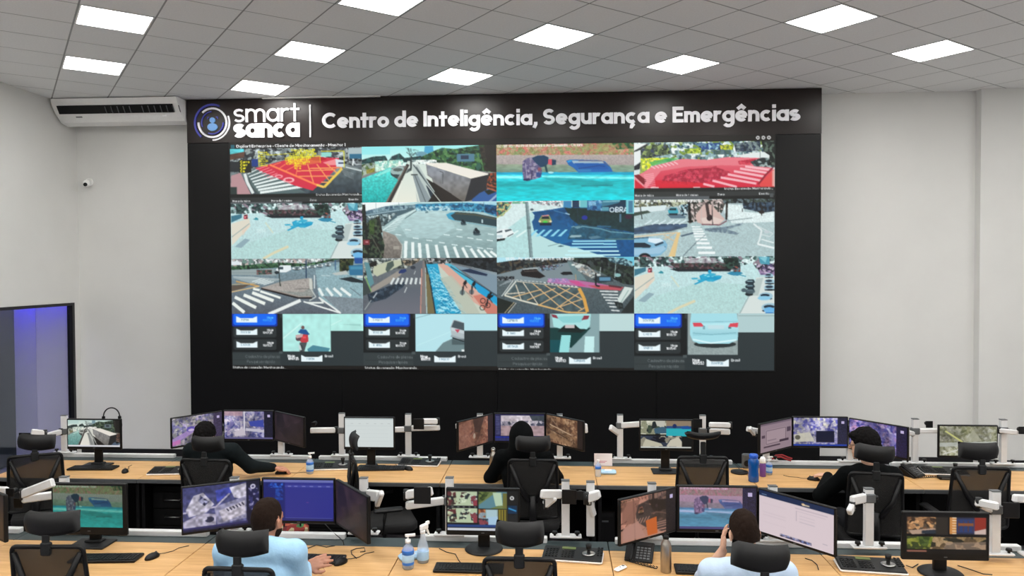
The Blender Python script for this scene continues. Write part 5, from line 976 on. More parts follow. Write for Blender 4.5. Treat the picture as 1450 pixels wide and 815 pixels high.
drawer_unit(atY(458, 745, 6.70).x, 'black drawer unit with steel handles under the back row, behind the blue list monitor')
def tower(x, label):
    t = thing('computer_tower', label, 'computer', (x, 6.95, 0), 0, 'computers under the back desks')
    MB().rbox((-.09, .02, .0), (.09, .42, .40), .004).obj('case', 'cabinet_black', t)
    MB().rbox((-.088, .0, .005), (.088, .02, .395), .003).obj('front_panel', 'black_plastic', t)
    MB().box((-.03, -.003, .30), (.03, .0, .316)).obj('badge', 'grey_plastic', t)
    MB().box((-.07, -.003, .35), (.07, .0, .38)).obj('drive_slot', 'dark_plastic', t)
for x, l in ((atY(206, 709, 6.95).x, 'black computer tower under the back row, by the leftmost drawer unit'), (atY(857, 712, 6.95).x, 'black computer tower under the back row, right of the hooded person'), (atY(884, 700, 6.95).x + .1, 'black computer tower under the back row, nearest the right triple screens'), (atY(640, 712, 6.95).x, 'black computer tower under the back row, left of the hooded person'), (atY(1290, 712, 6.95).x, 'black computer tower under the back row, right of the person in glasses')): tower(x, l)

# ------------------------------------------------------------------ pictures for the desk monitors
def pic(img, nx, ny, mul=(1, 1, 1), add=(0, 0, 0), sat=1., taskbar=None, side=None, crop=None):
    h, w_, _ = img.shape
    if crop: img = img[int(crop[1] * h):int(crop[3] * h), int(crop[0] * w_):int(crop[2] * w_)]; h, w_, _ = img.shape
    yy = np.clip((np.arange(ny) + .5) / ny * h - .5, 0, h - 1); xx = np.clip((np.arange(nx) + .5) / nx * w_ - .5, 0, w_ - 1)
    j, i = yy.astype(int), xx.astype(int); fy, fx = (yy - j)[:, None, None], (xx - i)[None, :, None]; j2, i2 = np.minimum(j + 1, h - 1), np.minimum(i + 1, w_ - 1)
    o = img[j][:, i] * (1 - fy) * (1 - fx) + img[j2][:, i] * fy * (1 - fx) + img[j][:, i2] * (1 - fy) * fx + img[j2][:, i2] * fy * fx
    g = o.mean(2, keepdims=True); o = np.clip((g + (o - g) * sat) * np.array(mul) + np.array(add), 0, 1)
    if side:
        n = int(nx * .18); o[:, -n:] = np.array(hexc(side)); 
        r = np.random.default_rng(3); o[:, -n:] *= (.6 + .8 * r.random((ny, n, 1))); cx = nx - n // 2; o[int(ny * .12):int(ny * .22), cx - 3:cx + 4] = (.75, .7, .85)
    if taskbar: o[int(ny * .94):] = np.array(hexc(taskbar))
    return o
def canv(nx, ny, fn, bg='101014'):
    c = Cv((0, 0, 100, 60), nx, ny, bg); fn(c); return soften(c.out())
ND = (128, 76)
def p_map(seed, cols):
    def f(c):
        c.rng = np.random.default_rng(seed); c.speck(FULL, cols, 9); c.speck(FULL, cols, 4, .6)
        c.grain(FULL, .3, 20)
    return f
def p_cctv(c):
    c.rect(0, 0, 100, 60, '1a1c38'); c.grad([(0, 0), (82, 0), (82, 56), (0, 56)], '3a3c68', '5a5c88')
    c.poly([(4, 30), (14, 12), (26, 9), (40, 26), (30, 36), (8, 40)], 'b4b0c0'); c.speck([(22, 12), (34, 22), (28, 27), (20, 20)], ['1c1c30', '34345a', '8c8ca8'], 4); c.poly([(0, 46), (24, 36), (42, 40), (42, 54), (2, 56)], 'a49fb4'); c.ell(34, 46, 6, 4, '2a2c44'); c.ell(26, 44, 5, 3, 'b8b4c8')
    c.poly([(42, 8), (62, 5), (64, 12), (50, 20), (44, 26)], '4048a0'); c.poly([(60, 6), (82, 2), (82, 26), (66, 20)], 'c0bccc'); c.poly([(40, 30), (82, 20), (82, 50), (44, 54)], '8a88a4'); c.poly([(46, 36), (80, 26), (81, 44), (52, 52)], 'b8b2c0'); c.stripes((56, 34), (76, 28), (3, 4), 6, 1.6, '2c2a40')
    c.line([(0, 34), (42, 30), (60, 14)], 2, 'b4aec4'); c.grain(FULL, .3, 3); c.rect(0, 54, 84, 57, '2a2a5c'); c.rect(84, 0, 100, 60, '14142c'); c.speck([(85, 8), (99, 8), (99, 40), (85, 40)], ['1c1c3c', '34346a', '8480a8', '20204a'], 4); c.ell(91, 8, 3.5, 3.5, 'c8c4d8'); c.ell(91, 8, 1.6, 1.6, '3a3a60')
def p_list(c):
    c.rect(0, 0, 100, 60, '2b2e86'); c.rect(0, 0, 100, 4, '6a70b0'); c.rect(0, 4, 31, 60, '14206c'); c.speck([(3, 5), (28, 5), (28, 12), (3, 12)], ['1c3c9c', '2a60c8', '14206c', '14206c'], 3); c.speck([(17, 13), (28, 13), (28, 30), (17, 30)], ['1c50b8', '14206c', '2a70d8'], 3); c.rect(31, 8, 100, 11, '3c4098'); 
    for x in (35, 44, 55, 66, 78, 90): c.line([(x, 9.8), (x + 5, 9.8)], 1.1, '8a90cc', .8)
    c.rect(0, 56, 100, 60, '20246a'); c.rect(2, 56.8, 8, 59, 'a8acd8'); c.rect(31, 55.5, 98, 56.2, '7c80b8'); c.rect(0, 12, 31, 60, '181f68', .5); c.ell(63, 33, 2, .6, '6a3c88')
def p_white(c):
    c.rect(0, 0, 100, 60, 'd2dad9'); c.rect(0, 0, 100, 3, 'b4c0c2'); 
    for x in (12, 28, 44, 60, 74, 88): c.line([(x, 11.4), (x + 5, 11.4)], 1., 'a4acae', .8)
    c.line([(4, 16), (96, 16)], .5, 'b8c2c4'); 
    for y in (24, 32, 40, 48): c.line([(10, y), (90, y)], .4, 'c4cdcd')
def p_page(c):
    c.rect(0, 0, 100, 60, 'd9c9cf'); c.rect(0, 0, 100, 8, '13284c'); c.ell(61, 5, 2.4, 1.7, 'e0b888'); c.line([(60, 5.4), (69, 5.4)], 1.8, 'e6d0b0', .9); c.line([(4, 5.2), (11, 5.2)], 1.1, '8ca0c0', .8); c.rect(50, 12, 92, 13, 'bcaeb8'); c.line([(52, 16), (52, 30)], .6, 'b0a4b0'); c.line([(52, 16), (90, 16)], .6, 'b8acb6')
    for y in (22, 26, 30): c.line([(56, y), (76, y)], .5, 'b8acb8')
    for y in (18, 30, 34, 44): c.line([(6, y), (38, y)], .5, 'ccbcc4')
    c.rect(30, 54, 72, 57.5, '5a5a7c'); c.speck([(30, 54), (72, 54), (72, 57.5), (30, 57.5)], ['3a3c60', 'a8a0b8', '6a7ab0', '2c2c40'], 2); c.line([(86, 50), (92, 50)], .8, 'a098a8', .8)
def p_store(c):
    c.rect(0, 0, 100, 60, '16181a')
    for x0, y0 in ((0, 2), (0, 27)):
        c.rect(x0, y0, 42, y0 + 21, 'b4c4a4'); c.speck([(x0, y0), (x0 + 12, y0), (x0 + 14, y0 + 20), (x0, y0 + 21)], ['3c302c', 'a8b090', '5c2c30', '20262a', 'c0ccb0'], 4); c.speck([(20, y0 + 1), (34, y0 + 1), (26, y0 + 16), (16, y0 + 18)], ['bccab0', '4a3434', 'b4c4a4', '2c3438', 'c8d4b8'], 4); c.speck([(32, y0 + 6), (42, y0 + 6), (42, y0 + 18), (34, y0 + 18)], ['2c3034', '7c4048', '8c98a0', 'c0ccc0'], 4); c.poly([(36, y0 + 14), (42, y0 + 12), (42, y0 + 21), (37, y0 + 21)], '8c3a46')
    c.rect(0, 23, 42, 27, '14161c'); c.stripes((6, 25), (38, 25), (3, 0), 5, 2.4, '5a5e5c')
    c.poly([(44, 2), (84, 2), (84, 27), (44, 27)], '6c7c4c'); c.poly([(44, 22), (66, 5), (70, 2), (84, 2), (84, 18), (60, 27), (44, 27)], '5a8490'); c.speck([(44, 2), (60, 2), (52, 14), (44, 18)], ['4c5c30', '6c7c44', '2c3c20'], 4); c.poly([(64, 3), (76, 3), (78, 22), (68, 23)], 'b4ccb0'); c.rect(78, 4, 84, 26, '6c6c38')
    c.rect(44, 28, 84, 52, '8ca8a4'); c.speck([(44, 28), (54, 28), (54, 42), (44, 42)], ['6c3c28', '3c4a48', 'b07048', '8a98a0'], 4); c.rect(55, 29, 70, 42, 'a8c4cc'); c.poly([(56, 40), (72, 38), (70, 52), (56, 52)], 'a4c4dc'); c.speck([(44, 42), (58, 42), (58, 52), (44, 52)], ['84404a', '2c3844', '5c7484', '20282c'], 4); c.rect(71, 28, 84, 46, '8c8030'); c.stripes((72, 29), (83, 29), (0, 16), 4, 1.3, '2c2c20')
    c.rect(85, 2, 100, 20, '1c1c1c'); c.ell(91, 11, 3, 3, 'd8d8d8'); c.ell(91, 11, 1.4, 1.4, '303030'); c.rect(85, 22, 98, 34, '14304c'); c.line([(86, 26), (97, 30)], 2, '3c90c8'); c.rect(85, 36, 98, 48, '1c2024')
    c.rect(0, 51, 100, 55, '24407c'); c.rect(0, 56, 78, 60, 'c8ccd4')
def p_quad(c):
    c.rect(0, 0, 100, 60, '0e1010'); c.speck([(0, 0), (50, 0), (50, 30), (0, 30)], ['b8b8a4', '3c4a3c', '8a8c74', '20282a', 'd0d0c0'], 9); c.poly([(26, 18), (46, 12), (50, 18), (50, 28), (28, 28)], '3c5c70'); c.poly([(28, 0), (48, 0), (46, 14), (32, 12)], 'bcbcb0')
    c.rect(50, 0, 98, 12, '8a7a66'); c.rect(50, 12, 98, 18, '2c4a78'); c.rect(50, 17, 98, 34, '28a8b4'); c.ell(66, 12, 4, 5, '1c2c5a'); c.poly([(78, 12), (92, 11), (97, 18), (80, 18)], '1c4c90')
    c.speck([(0, 33), (80, 33), (80, 57), (0, 57)], ['1c1c28', '8c8878', '303848', 'b8b4a0', '101420'], 8); c.poly([(4, 54), (10, 40), (40, 50), (44, 56), (6, 57)], 'bcb8a4'); c.poly([(50, 56), (58, 42), (74, 36), (80, 46), (80, 57)], 'c4bfae'); c.line([(24, 36), (48, 46)], 4, '14141c'); c.rect(82, 34, 100, 57, '0c0e10'); c.rect(0, 57, 98, 60, 'c4c8c4')
def p_day(c):
    c.rect(0, 0, 100, 60, '23244e'); c.grad([(12, 3), (100, 3), (100, 48), (12, 48)], 'c4bcc4', 'a8929a'); c.poly([(70, 3), (100, 3), (100, 26), (80, 24)], '3c444c'); c.speck([(12, 16), (100, 14), (100, 27), (12, 27)], ['6c6a7c', 'b0aab4', '3c4050', '8c8694', 'c8c0c4'], 6); c.rect(12, 26, 100, 48, 'a48c90'); c.rect(44, 3, 56, 18, 'd4ccd4'); c.rect(32, 28, 36, 34, '4a3a3c'); c.stripes((2, 6), (2, 44), (8, 0), 12, 1.2, '6a6a90'); c.rect(0, 50, 100, 53, '1c2c8c'); c.rect(0, 54, 100, 60, '2c3060'); c.grain(FULL, .15, 4)
def p_form(c):
    c.rect(0, 0, 100, 60, '8f7c86'); c.rect(0, 0, 100, 4, '6c5c68'); c.rect(16, 14, 82, 46, 'a08c94'); c.line([(18, 16), (80, 16), (80, 44), (18, 44), (18, 16)], 1.4, '5c4c58'); c.rect(4, 24, 14, 30, '4c3c4a'); c.rect(84, 16, 97, 26, '4c3c4a'); c.rect(60, 40, 90, 45, '3c2c3a'); c.rect(10, 48, 62, 51, '3c2c3a'); c.rect(22, 36, 50, 38, '7c6a76')
def p_blank(col): return lambda c: (c.rect(0, 0, 100, 60, col), c.speck(FULL, [col, '241c20', '1a1418', '2c2026'], 22, .8), c.grain(FULL, .3, 14))
def p_shops(c):
    c.rect(0, 0, 100, 60, '0e0c0c'); c.speck([(2, 3), (37, 3), (37, 29), (2, 29)], ['6c4c34', 'a87c54', '3c2c20', 'c89868', '54483c'], 5); c.poly([(4, 24), (36, 20), (40, 28), (8, 30)], 'b09480'); c.poly([(20, 24), (40, 22), (38, 29), (20, 29)], '28303a'); c.rect(37, 3, 52, 30, '2c2620')
    c.rect(54, 3, 98, 29, '2c3048'); c.rect(54, 3, 62, 29, 'c88848'); c.stripes((57, 4), (57, 28), (5, 0), 7, 1.4, 'e8d0b0'); c.rect(63, 6, 84, 26, '2a3a68'); c.rect(84, 3, 98, 29, '8c3024'); c.stripes((65, 8), (82, 8), (0, 17), 4, 1, '5a3428'); c.poly([(84, 24), (98, 20), (98, 29), (84, 29)], 'c8b0a8'); c.rect(64, 12, 83, 16, '845030')
    c.speck([(2, 33), (98, 33), (98, 52), (2, 52)], ['5c4a34', '8c7450', '2c2a20', 'a88c68', '3c3a2c'], 6); c.speck([(2, 33), (34, 33), (30, 52), (2, 52)], ['6c7c24', '4c5c1c', '8c9038', '34401c'], 6, .9); c.speck([(16, 33), (30, 33), (28, 46), (18, 46)], ['34441c', '50602c'], 4); c.poly([(50, 42), (98, 40), (98, 52), (46, 52)], '9c8474', .6); c.rect(2, 54, 26, 57, '8c5c4c')
SRC = {
    'road': lambda: pic(PICS[1], *ND, sat=.35, mul=(1, .98, .95), taskbar='d8d8dc'), 'lake': lambda: pic(PICS[2], *ND, mul=(.62, .72, .66), sat=.75),
    'lakepale': lambda: pic(PICS[2], *ND, mul=(.78, .66, .78), add=(.12, .10, .12), sat=.55, taskbar='4a4878', side='28243c'),
    'cctv': lambda: canv(*ND, p_cctv), 'list': lambda: canv(*ND, p_list), 'white': lambda: canv(*ND, p_white), 'page': lambda: canv(*ND, p_page), 'store': lambda: canv(*ND, p_store), 'quad': lambda: canv(*ND, p_quad),
    'day': lambda: canv(*ND, p_day), 'form': lambda: canv(*ND, p_form), 'dark1': lambda: canv(*ND, p_blank('1e171c')), 'dark2': lambda: canv(*ND, p_blank('2c201f')), 'shops': lambda: canv(*ND, p_shops),
    'mapa': lambda: pic(canv(*ND, p_map(4, ['8c8c7c', '5c5a78', 'a8a4a0', '44446c', '74709c', 'b0a0b8', '38384c'])), *ND, side='3c3450'),
    'mapb': lambda: pic(canv(*ND, p_map(9, ['8c8ca8', '50548c', 'b4acb8', '34386c', '8478a0', 'c8c0cc'])), *ND, side='1c1c30', taskbar='5c5884'),
    'mapc': lambda: pic(canv(*ND, p_map(14, ['6c64a8', '40408c', 'b0a8cc', '2c2c60', '8c84b8', 'a07ca0'])), *ND, side='201c3c'),
    'mapd': lambda: pic(canv(*ND, p_map(21, ['8c88b0', '5858a0', 'b8b4c4', 'c4c0a8', '3c3c78'])), *ND, side='24243c', taskbar='1c3c9c'),
    'hill': lambda: canv(*ND, p_map(31, ['7c7c60', '9c9c8c', '54583c', 'b4b4a8', '6c6c5c', '8c8c70'])),
    'browna': lambda: canv(*ND, p_map(41, ['7c5040', '8c6450', '6c4438', '5c3c34', '9c7464'])), 'brownb': lambda: canv(*ND, p_map(51, ['8c6c50', '5c4030', 'a88c70', '4c3428', '745640'])),
    'street': lambda: pic(PICS[6], *ND, mul=(.78, .55, .48), add=(.05, .03, .02), sat=.25, side='201a1c'),
}
def spoil(img, fn): c = Cv((0, 0, 100, 60), *ND); c.im = np.repeat(np.repeat(img, 2, 0), 2, 1).astype(np.float32); fn(c); return soften(c.out())
_st = SRC['street']; SRC['street'] = lambda: spoil(_st(), lambda c: (c.poly([(44, 36), (64, 34), (66, 58), (48, 58)], 'c0602c'), c.poly([(4, 40), (30, 34), (44, 58), (4, 58)], 'b08478', .8), c.poly([(2, 4), (34, 4), (22, 36), (2, 34)], '7c5448', .7)))
_ma = SRC['mapa']; SRC['mapa'] = lambda: spoil(_ma(), lambda c: (c.poly([(0, 44), (30, 30), (60, 14), (66, 18), (34, 40), (0, 56)], 'a488c4', .85), c.ell(36, 28, 8, 6, '5c50a8'), c.ell(37, 30, 6, 3, 'c8b4d8'), c.poly([(0, 50), (16, 46), (16, 56), (0, 58)], 'c46cb0', .8)))
_mb = SRC['mapb']; SRC['mapb'] = lambda: spoil(_mb(), lambda c: (c.rect(0, 0, 38, 10, 'b89098', .7), c.rect(40, 0, 43, 52, 'd0ccd8'), c.poly([(50, 22), (80, 18), (82, 34), (54, 32)], '3c48a0'), c.poly([(44, 36), (82, 40), (82, 46), (44, 42)], 'c0bccc'), c.poly([(20, 46), (40, 36), (44, 52), (22, 54)], 'c4bcc8')))
_md = SRC['mapd']; SRC['mapd'] = lambda: spoil(_md(), lambda c: (c.rect(42, 28, 76, 52, '0f1430'), c.poly([(2, 36), (30, 30), (40, 50), (2, 52)], 'c8c4b4', .9), c.ell(8, 42, 5, 5, '5c5a50')))
_hl = SRC['hill']; SRC['hill'] = lambda: spoil(_hl(), lambda c: (c.poly([(46, 30), (58, 6), (74, 30)], 'a8a894', .8), c.poly([(0, 34), (100, 30), (100, 38), (0, 42)], 'b8bcb8', .8), c.stripes((6, 58), (34, 48), (6, -4), 6, 2, 'd0d0c8'), c.line([(10, 10), (40, 32)], 3, 'c4c47c')))
_ba = SRC['browna']; SRC['browna'] = lambda: spoil(_ba(), lambda c: (c.poly([(40, 0), (74, 0), (60, 34), (46, 30)], '3c2c28', .8), c.ell(44, 38, 3, 6, 'a89484'), c.poly([(0, 6), (36, 0), (30, 60), (0, 60)], '94685a', .5), c.rect(84, 0, 100, 60, '2a2024')))
_bb = SRC['brownb']; SRC['brownb'] = lambda: spoil(_bb(), lambda c: (c.line([(10, 20), (70, 34)], 2, 'c0a488'), c.line([(10, 30), (60, 44)], 2, '3c2820'), c.poly([(10, 40), (70, 50), (70, 58), (10, 52)], '8c6c50', .7), c.rect(86, 0, 100, 60, '241c1c')))
IMG = {k: f() for k, f in SRC.items()}

def monitor(label, loc, rz, W_, H_, key, bez=(.010, .010, .010, .022), stand=None, group='desk monitors', tilt=0.):
    """loc = bottom centre of the housing front; local -Y looks at the operator"""
    t = thing('monitor', label, 'monitor', loc, rz, group)
    T = Matrix.Rotation(tilt, 4, 'X')
    MB().rbox((-W_ / 2, 0, 0), (W_ / 2, .026, H_), .004, T).rbox((-W_ * .32, .024, H_ * .14), (W_ * .32, .058, H_ * .86), .012, T).obj('housing', 'black_plastic', t)
    l, r, tp, bt = bez
    o = pixel_screen('screen', IMG[key], W_ - l - r, H_ - tp - bt, 'desk_pixels', t, T @ Vector(((l - r) / 2, -.0012, (bt + H_ - tp) / 2))); o.rotation_euler = (tilt, 0, 0)
    MB().cbox((0, -.0008, bt * .5), (.02, .0016, .005), T).obj('badge', 'grey_plastic', t)
    if stand:
        z0 = DZ - loc[2]
        MB().rbox((-.04, .058, z0 + .01), (.04, .088, H_ * .5), .006).obj('stand_neck', 'black_plastic', t)
        if stand == 'round':
            MB().lathe([(.0, 0), (.125, 0), (.13, .006), (.12, .014), (.05, .02), (.0, .02)][1:5], (0, .06, z0), 30).obj('stand_base', 'dark_plastic', t)
        else:
            MB().rbox((-.13, -.06, z0), (.13, .12, z0 + .014), .004).rbox((-.06, .03, z0 + .012), (.06, .10, z0 + .03), .006).obj('stand_base', 'dark_plastic', t)
    return t
def flat_mon(label, x0, x1, yt, yb, Y, key, stand='square', bez=(.012, .012, .012, .028), W_=None):
    a, b = atY(x0, yt, Y), atY(x1, yb, Y); W_ = b.x - a.x
    zt = atY((x0 + x1) / 2, yt, Y).z; zb = atY((x0 + x1) / 2, yb, Y).z
    return monitor(label, ((a.x + b.x) / 2, Y, zb), 0, W_, zt - zb, key, bez, stand)
def side_mon(label, xin, xout, yt, yb, Y, key, W_=.515, bez=(.010, .010, .010, .018), far=False):
    """monitor hinged at a known inner edge (px xin at depth Y) and turned so that its outer edge shows at xout"""
    A = atY(xin, (yt + yb) / 2, Y); zt, zb = atY(xin, yt, Y).z, atY(xin, yb, Y).z
    d = level_dir(xout, (yt + yb) / 2); d = Vector((d.x, d.y)); d.normalize()
    a2 = Vector((A.x, A.y)); p = a2.dot(d); disc = p * p - (a2.dot(a2) - W_ * W_)
    tt = p - math.sqrt(max(0, disc)) if disc > 0 else p
    Bp = d * tt
    L, R = (Bp, a2) if xout < xin else (a2, Bp)
    ang = math.atan2(R.y - L.y, R.x - L.x); c = (L + R) / 2
    return monitor(label, (c.x, c.y, zb), ang, (R - L).length, zt - zb, key, bez)
YB2, YF2 = 7.34, 5.17
flat_mon('black monitor showing a road and lorry, leftmost of the back row', 94.3, 171.6, 592.8, 636, 7.02, 'road')
side_mon('left monitor of the left back triple, showing a purple map scene', 315.5, 242.3, 581, 622.5, YB2, 'mapa')
flat_mon('centre monitor of the left back triple, showing a bluish map', 316, 388, 580.5, 624, YB2, 'mapb', None, (.012, .012, .012, .022))
side_mon('right monitor of the left back triple, nearly dark screen', 388.5, 430, 581.5, 623, YB2, 'dark1')
flat_mon('monitor with a blank white page, back row behind the sideways chair', 486.7, 558.9, 590, 636.5, 7.05, 'white')
side_mon('left monitor of the middle back triple, brown picture', 698.8, 648.6, 585, 625.5, YB2, 'browna')
flat_mon('centre monitor of the middle back triple, behind the hooded person', 699.2, 772.3, 584.5, 627, YB2, 'day', None, (.012, .012, .012, .022))
side_mon('right monitor of the middle back triple, brown striped picture', 772.8, 826, 585, 626, YB2, 'brownb')
flat_mon('monitor with four small pictures, back row right of the white cards', 905.4, 981.7, 593.6, 638, 7.05, 'quad')
side_mon('left monitor of the right back triple, grey form on screen', 1121.5, 1076, 590.5, 633, YB2, 'form')
flat_mon('centre monitor of the right back triple, map with a dark box', 1122, 1201, 589.5, 634, YB2, 'mapd', None, (.012, .012, .012, .022))
side_mon('right monitor of the right back triple, violet picture beside the glasses wearer', 1201.5, 1286, 591, 635, YB2, 'mapc', .56)
flat_mon('monitor with a green hillside view, rightmost of the back row', 1328.9, 1413, 601.5, 648, YB2 - .1, 'hill', None, (.012, .012, .012, .022))
flat_mon('black monitor showing a person in turquoise water, leftmost of the front row', 72, 179.7, 684, 757, 4.96, 'lake', 'square', (.013, .028, .016, .055))
side_mon('left monitor of the left front triple, violet street camera pictures', 369.5, 256.5, 677, 743, YF2, 'cctv')
flat_mon('centre monitor of the left front triple, blue list on screen', 370, 474.8, 676.7, 741, YF2, 'list', None, (.016, .012, .012, .022))
side_mon('right monitor of the left front triple, seen edge on and dark', 475.3, 519.9, 678, 741, YF2, 'dark2')
flat_mon('monitor with four shop camera pictures, middle of the front row', 631.4, 736, 690.8, 757.8, 4.98, 'store', 'round', (.010, .010, .016, .034))
side_mon('left monitor of the right front triple, brownish street with orange patch', 957.5, 877.6, 688.7, 752, YF2, 'street')
flat_mon('centre monitor of the right front triple, pale picture of a person at water', 958, 1073, 687.5, 754, YF2, 'lakepale', None, (.020, .012, .012, .026))
side_mon('right monitor of the right front triple, pale web page on screen', 1073.5, 1183, 690, 754, YF2, 'page', .56)
flat_mon('black monitor with brown street pictures, rightmost of the front row', 1277.8, 1401, 724.7, 793, 4.72, 'shops', 'round', (.020, .014, .02, .04))
side_mon('black monitor cut off by the left edge of the photo, front row', -40, 5.5, 684, 748, 4.9, 'dark1', .5)

# ------------------------------------------------------------------ monitor arms
def beam(mb, a, b, hgt=.05, wd=.034):
    a, b = Vector(a), Vector(b); d = b - a; L_ = d.length; x = d.normalized(); z = Vector((0, 0, 1)); y = z.cross(x)
    y = y.normalized() if y.length > .05 else Vector((0, 1, 0)); z = x.cross(y)
    T = Matrix((x, y, z)).transposed().to_4x4(); T.translation = a
    return mb.rbox((-.012, -wd / 2, -hgt / 2), (L_ + .012, wd / 2, hgt / 2), min(.008, wd * .3, hgt * .3), T)
def post_arm(label, px, ytop, Y, links=(), plate_=None, knobs=True, base=True, ht=None, group='monitor mounts'):
    """clamp base, square post, folding links (pixel pairs at real depths) and an optional mounting plate"""
    p = atY(px, ytop, Y); zt = ht or p.z
    t = thing('screen_mount', label, 'monitor mount', (p.x, Y, DZ), 0, group); o = Vector((p.x, Y, DZ))
    z0 = .039
    if base: MB().rbox((-.11, -.04, z0), (.11, .032, z0 + .016), .005).obj('base_plate', 'white_metal', t)
    MB().rbox((-.028, -.022, z0 + .012), (.028, .022, zt - DZ), .004).obj('post', 'white_metal', t)
    MB().box((-.029, -.023, zt - DZ), (.029, .023, zt - DZ + .006)).obj('post_cap', 'grey_plastic', t)
    if base:
        for x in (-.075, .08): MB().cyl((x, -.018, z0 + .015), (x, -.018, z0 + .034), .009, n=8).cyl((x, -.018, z0 + .03), (x, -.018, z0 + .046), .02, .017, n=10).obj('clamp_knob', 'black_plastic', t)
    zs = []
    for n, lk in enumerate(links):
        (xa, ya, Ya), (xb, yb, Yb) = lk[:2]; hg = lk[2] if len(lk) > 2 else .055
        a, b = atY(xa, ya, Ya) - o, atY(xb, yb, Yb) - o
        beam(MB(), a, b, hg).obj('arm_link', 'white_metal', t)
        MB().cyl(a - Vector((0, 0, hg * .62)), a + Vector((0, 0, hg * .62)), .019, n=12).obj('joint', 'dark_plastic', t)
        zs.append((a, b))
    if zs:
        zc = zs[0][0].z; MB().rbox((-.037, -.03, zc - .03), (.037, .03, zc + .03), .006).obj('collar', 'grey_plastic', t)
        MB().cyl((.037, 0, zc), (.06, 0, zc), .014, n=10).obj('collar_knob', 'black_plastic', t)
    if plate_:
        (xp, yp, Yp), sz = plate_; c_ = atY(xp, yp, Yp) - o
        pl = MB().rbox((c_.x - sz / 2, c_.y - .004, c_.z - sz / 2), (c_.x + sz / 2, c_.y + .004, c_.z + sz / 2), .003).cyl((c_.x, c_.y, c_.z), (c_.x, c_.y + .06, c_.z), .02, n=10).obj('mount_plate', 'black_plastic', t)
    return t
B_, F_ = 7.40, 5.20
post_arm('white monitor arm with free bracket at the far left of the back row', 91, 588, B_, [((86, 611, B_ - .03), (64, 617, B_ - .25)), ((64, 613, B_ - .25), (46, 611, B_ - .32))], ((35, 621, B_ - .36), .12))
post_arm('white post just behind the man in grey, left back triple', 312, 600, B_, [((312, 606, B_), (285, 606, B_ - .14))])
post_arm('white post under the dark right screen of the left back triple', 398, 597, B_, [((398, 604, B_), (405, 604, B_ - .12))])
post_arm('white post with a low bar and two small clamps, left of the white page monitor', 484, 585, B_, [((476, 608.5, B_), (441, 609, B_ - .06))], ((444, 600, B_ - .07), .04))
post_arm('white post with folded double arm and black plate, right of the white page monitor', 578, 586, B_, [((581, 606, B_), (621, 605, B_ - .10)), ((620, 596, B_ - .10), (600, 596, B_ - .16)), ((574, 607.5, B_), (560, 608, B_ - .04))], ((593, 600, B_ - .18), .105))
post_arm('white post behind the left screen of the middle back triple', 679.5, 586, B_, [((679, 600, B_), (647, 603, B_ - .06))])
post_arm('white post behind the right screen of the middle back triple', 792.5, 586.5, B_, [((792, 604, B_), (830, 606, B_ - .20), .09)])
post_arm('white post with bent arms behind the white cards, back row', 878, 587, B_, [((878, 602, B_), (906, 600, B_ - .15)), ((876, 613, B_), (865, 605, B_ - .12))])
post_arm('grey post with black clamps and folded arm, behind the empty back row chair', 995, 588, B_, [((1004, 610, B_), (1032, 611, B_ - .08), .055), ((1034, 601.5, B_ - .08), (1006, 601, B_ - .16), .05)], ((988, 599, B_ - .2), .085))
post_arm('white double arm at the left end of the right back triple', 1085, 604, B_, [((1083, 612, B_), (1059, 607, B_ - .12), .05), ((1068, 614, B_ - .10), (1062, 606, B_ - .16), .04)])
post_arm('white post left of the face of the person in glasses, right back triple', 1203.6, 596, B_, [((1203, 606, B_), (1215, 606, B_ - .1))])
post_arm('white post with a straight arm left of the hillside monitor', 1295.8, 593, B_ - .04, [((1297, 609.5, B_ - .04), (1327, 609.5, B_ - .1), .045), ((1294, 614, B_ - .04), (1286, 612, B_ - .16), .045)], ((1316, 600.5, B_ - .02), .065))
post_arm('white post with a clamped arm right of the hillside monitor', 1420.5, 594, B_ - .04, [((1414, 609, B_ - .06), (1440, 612, B_ - .14), .045)], ((1448, 609, B_ - .2), .07))
post_arm('white arm reaching in from beyond the left photo edge, front row', -25, 684, F_, [((-24, 693, F_), (9, 695, F_ - .16), .06)], ((14, 697, F_ - .18), .06), True)
post_arm('white post with two long folded bars, left of the turquoise water monitor', 91, 675, F_, [((86, 699, F_), (34, 706, F_ - .2), .055), ((32, 699, F_ - .2), (74, 683, F_ - .26), .062)], ((26, 712, F_ - .12), .07))
post_arm('white post behind the left screen of the left front triple', 332, 676, F_, [((332, 700, F_), (320, 702, F_ - .12))])
post_arm('white post with a short bent joint, beside the edge on screen', 515, 676.6, F_, [((520, 700, F_), (536, 702, F_ - .16), .075), ((534, 714, F_ - .16), (540, 698, F_ - .24), .04)])
post_arm('white post with a folded double arm and black plate, left of the shop camera monitor', 636.5, 676, F_, [((630, 708, F_), (577, 715, F_ - .12), .055), ((575, 700, F_ - .12), (610, 695, F_ - .2), .06)], ((598, 701, F_ - .24), .115))
post_arm('tall white post with long arm and black plate, right of the shop camera monitor', 800.7, 680, F_, [((797, 699, F_), (768, 699, F_ - .12), .06), ((773, 713, F_ - .02), (784, 704, F_ - .06), .055)], ((806, 703, F_ - .1), .10))
post_arm('grey topped post with a bent arm and drooping link, beside the tall white post', 836, 682, F_, [((836, 703, F_), (847, 699, F_ - .10), .055), ((830, 705, F_ - .16), (845, 700, F_ - .12), .065), ((834, 708, F_ - .06), (840, 728, F_ - .02), .05)], ((822, 701, F_ - .16), .06), base=False)
post_arm('white post behind the street picture screen, right front triple', 923, 684, F_, [((923, 705, F_), (915, 705, F_ - .1))])
post_arm('white post behind the web page screen, right front triple', 1094, 688, F_, [((1094, 706, F_), (1110, 706, F_ - .1))])
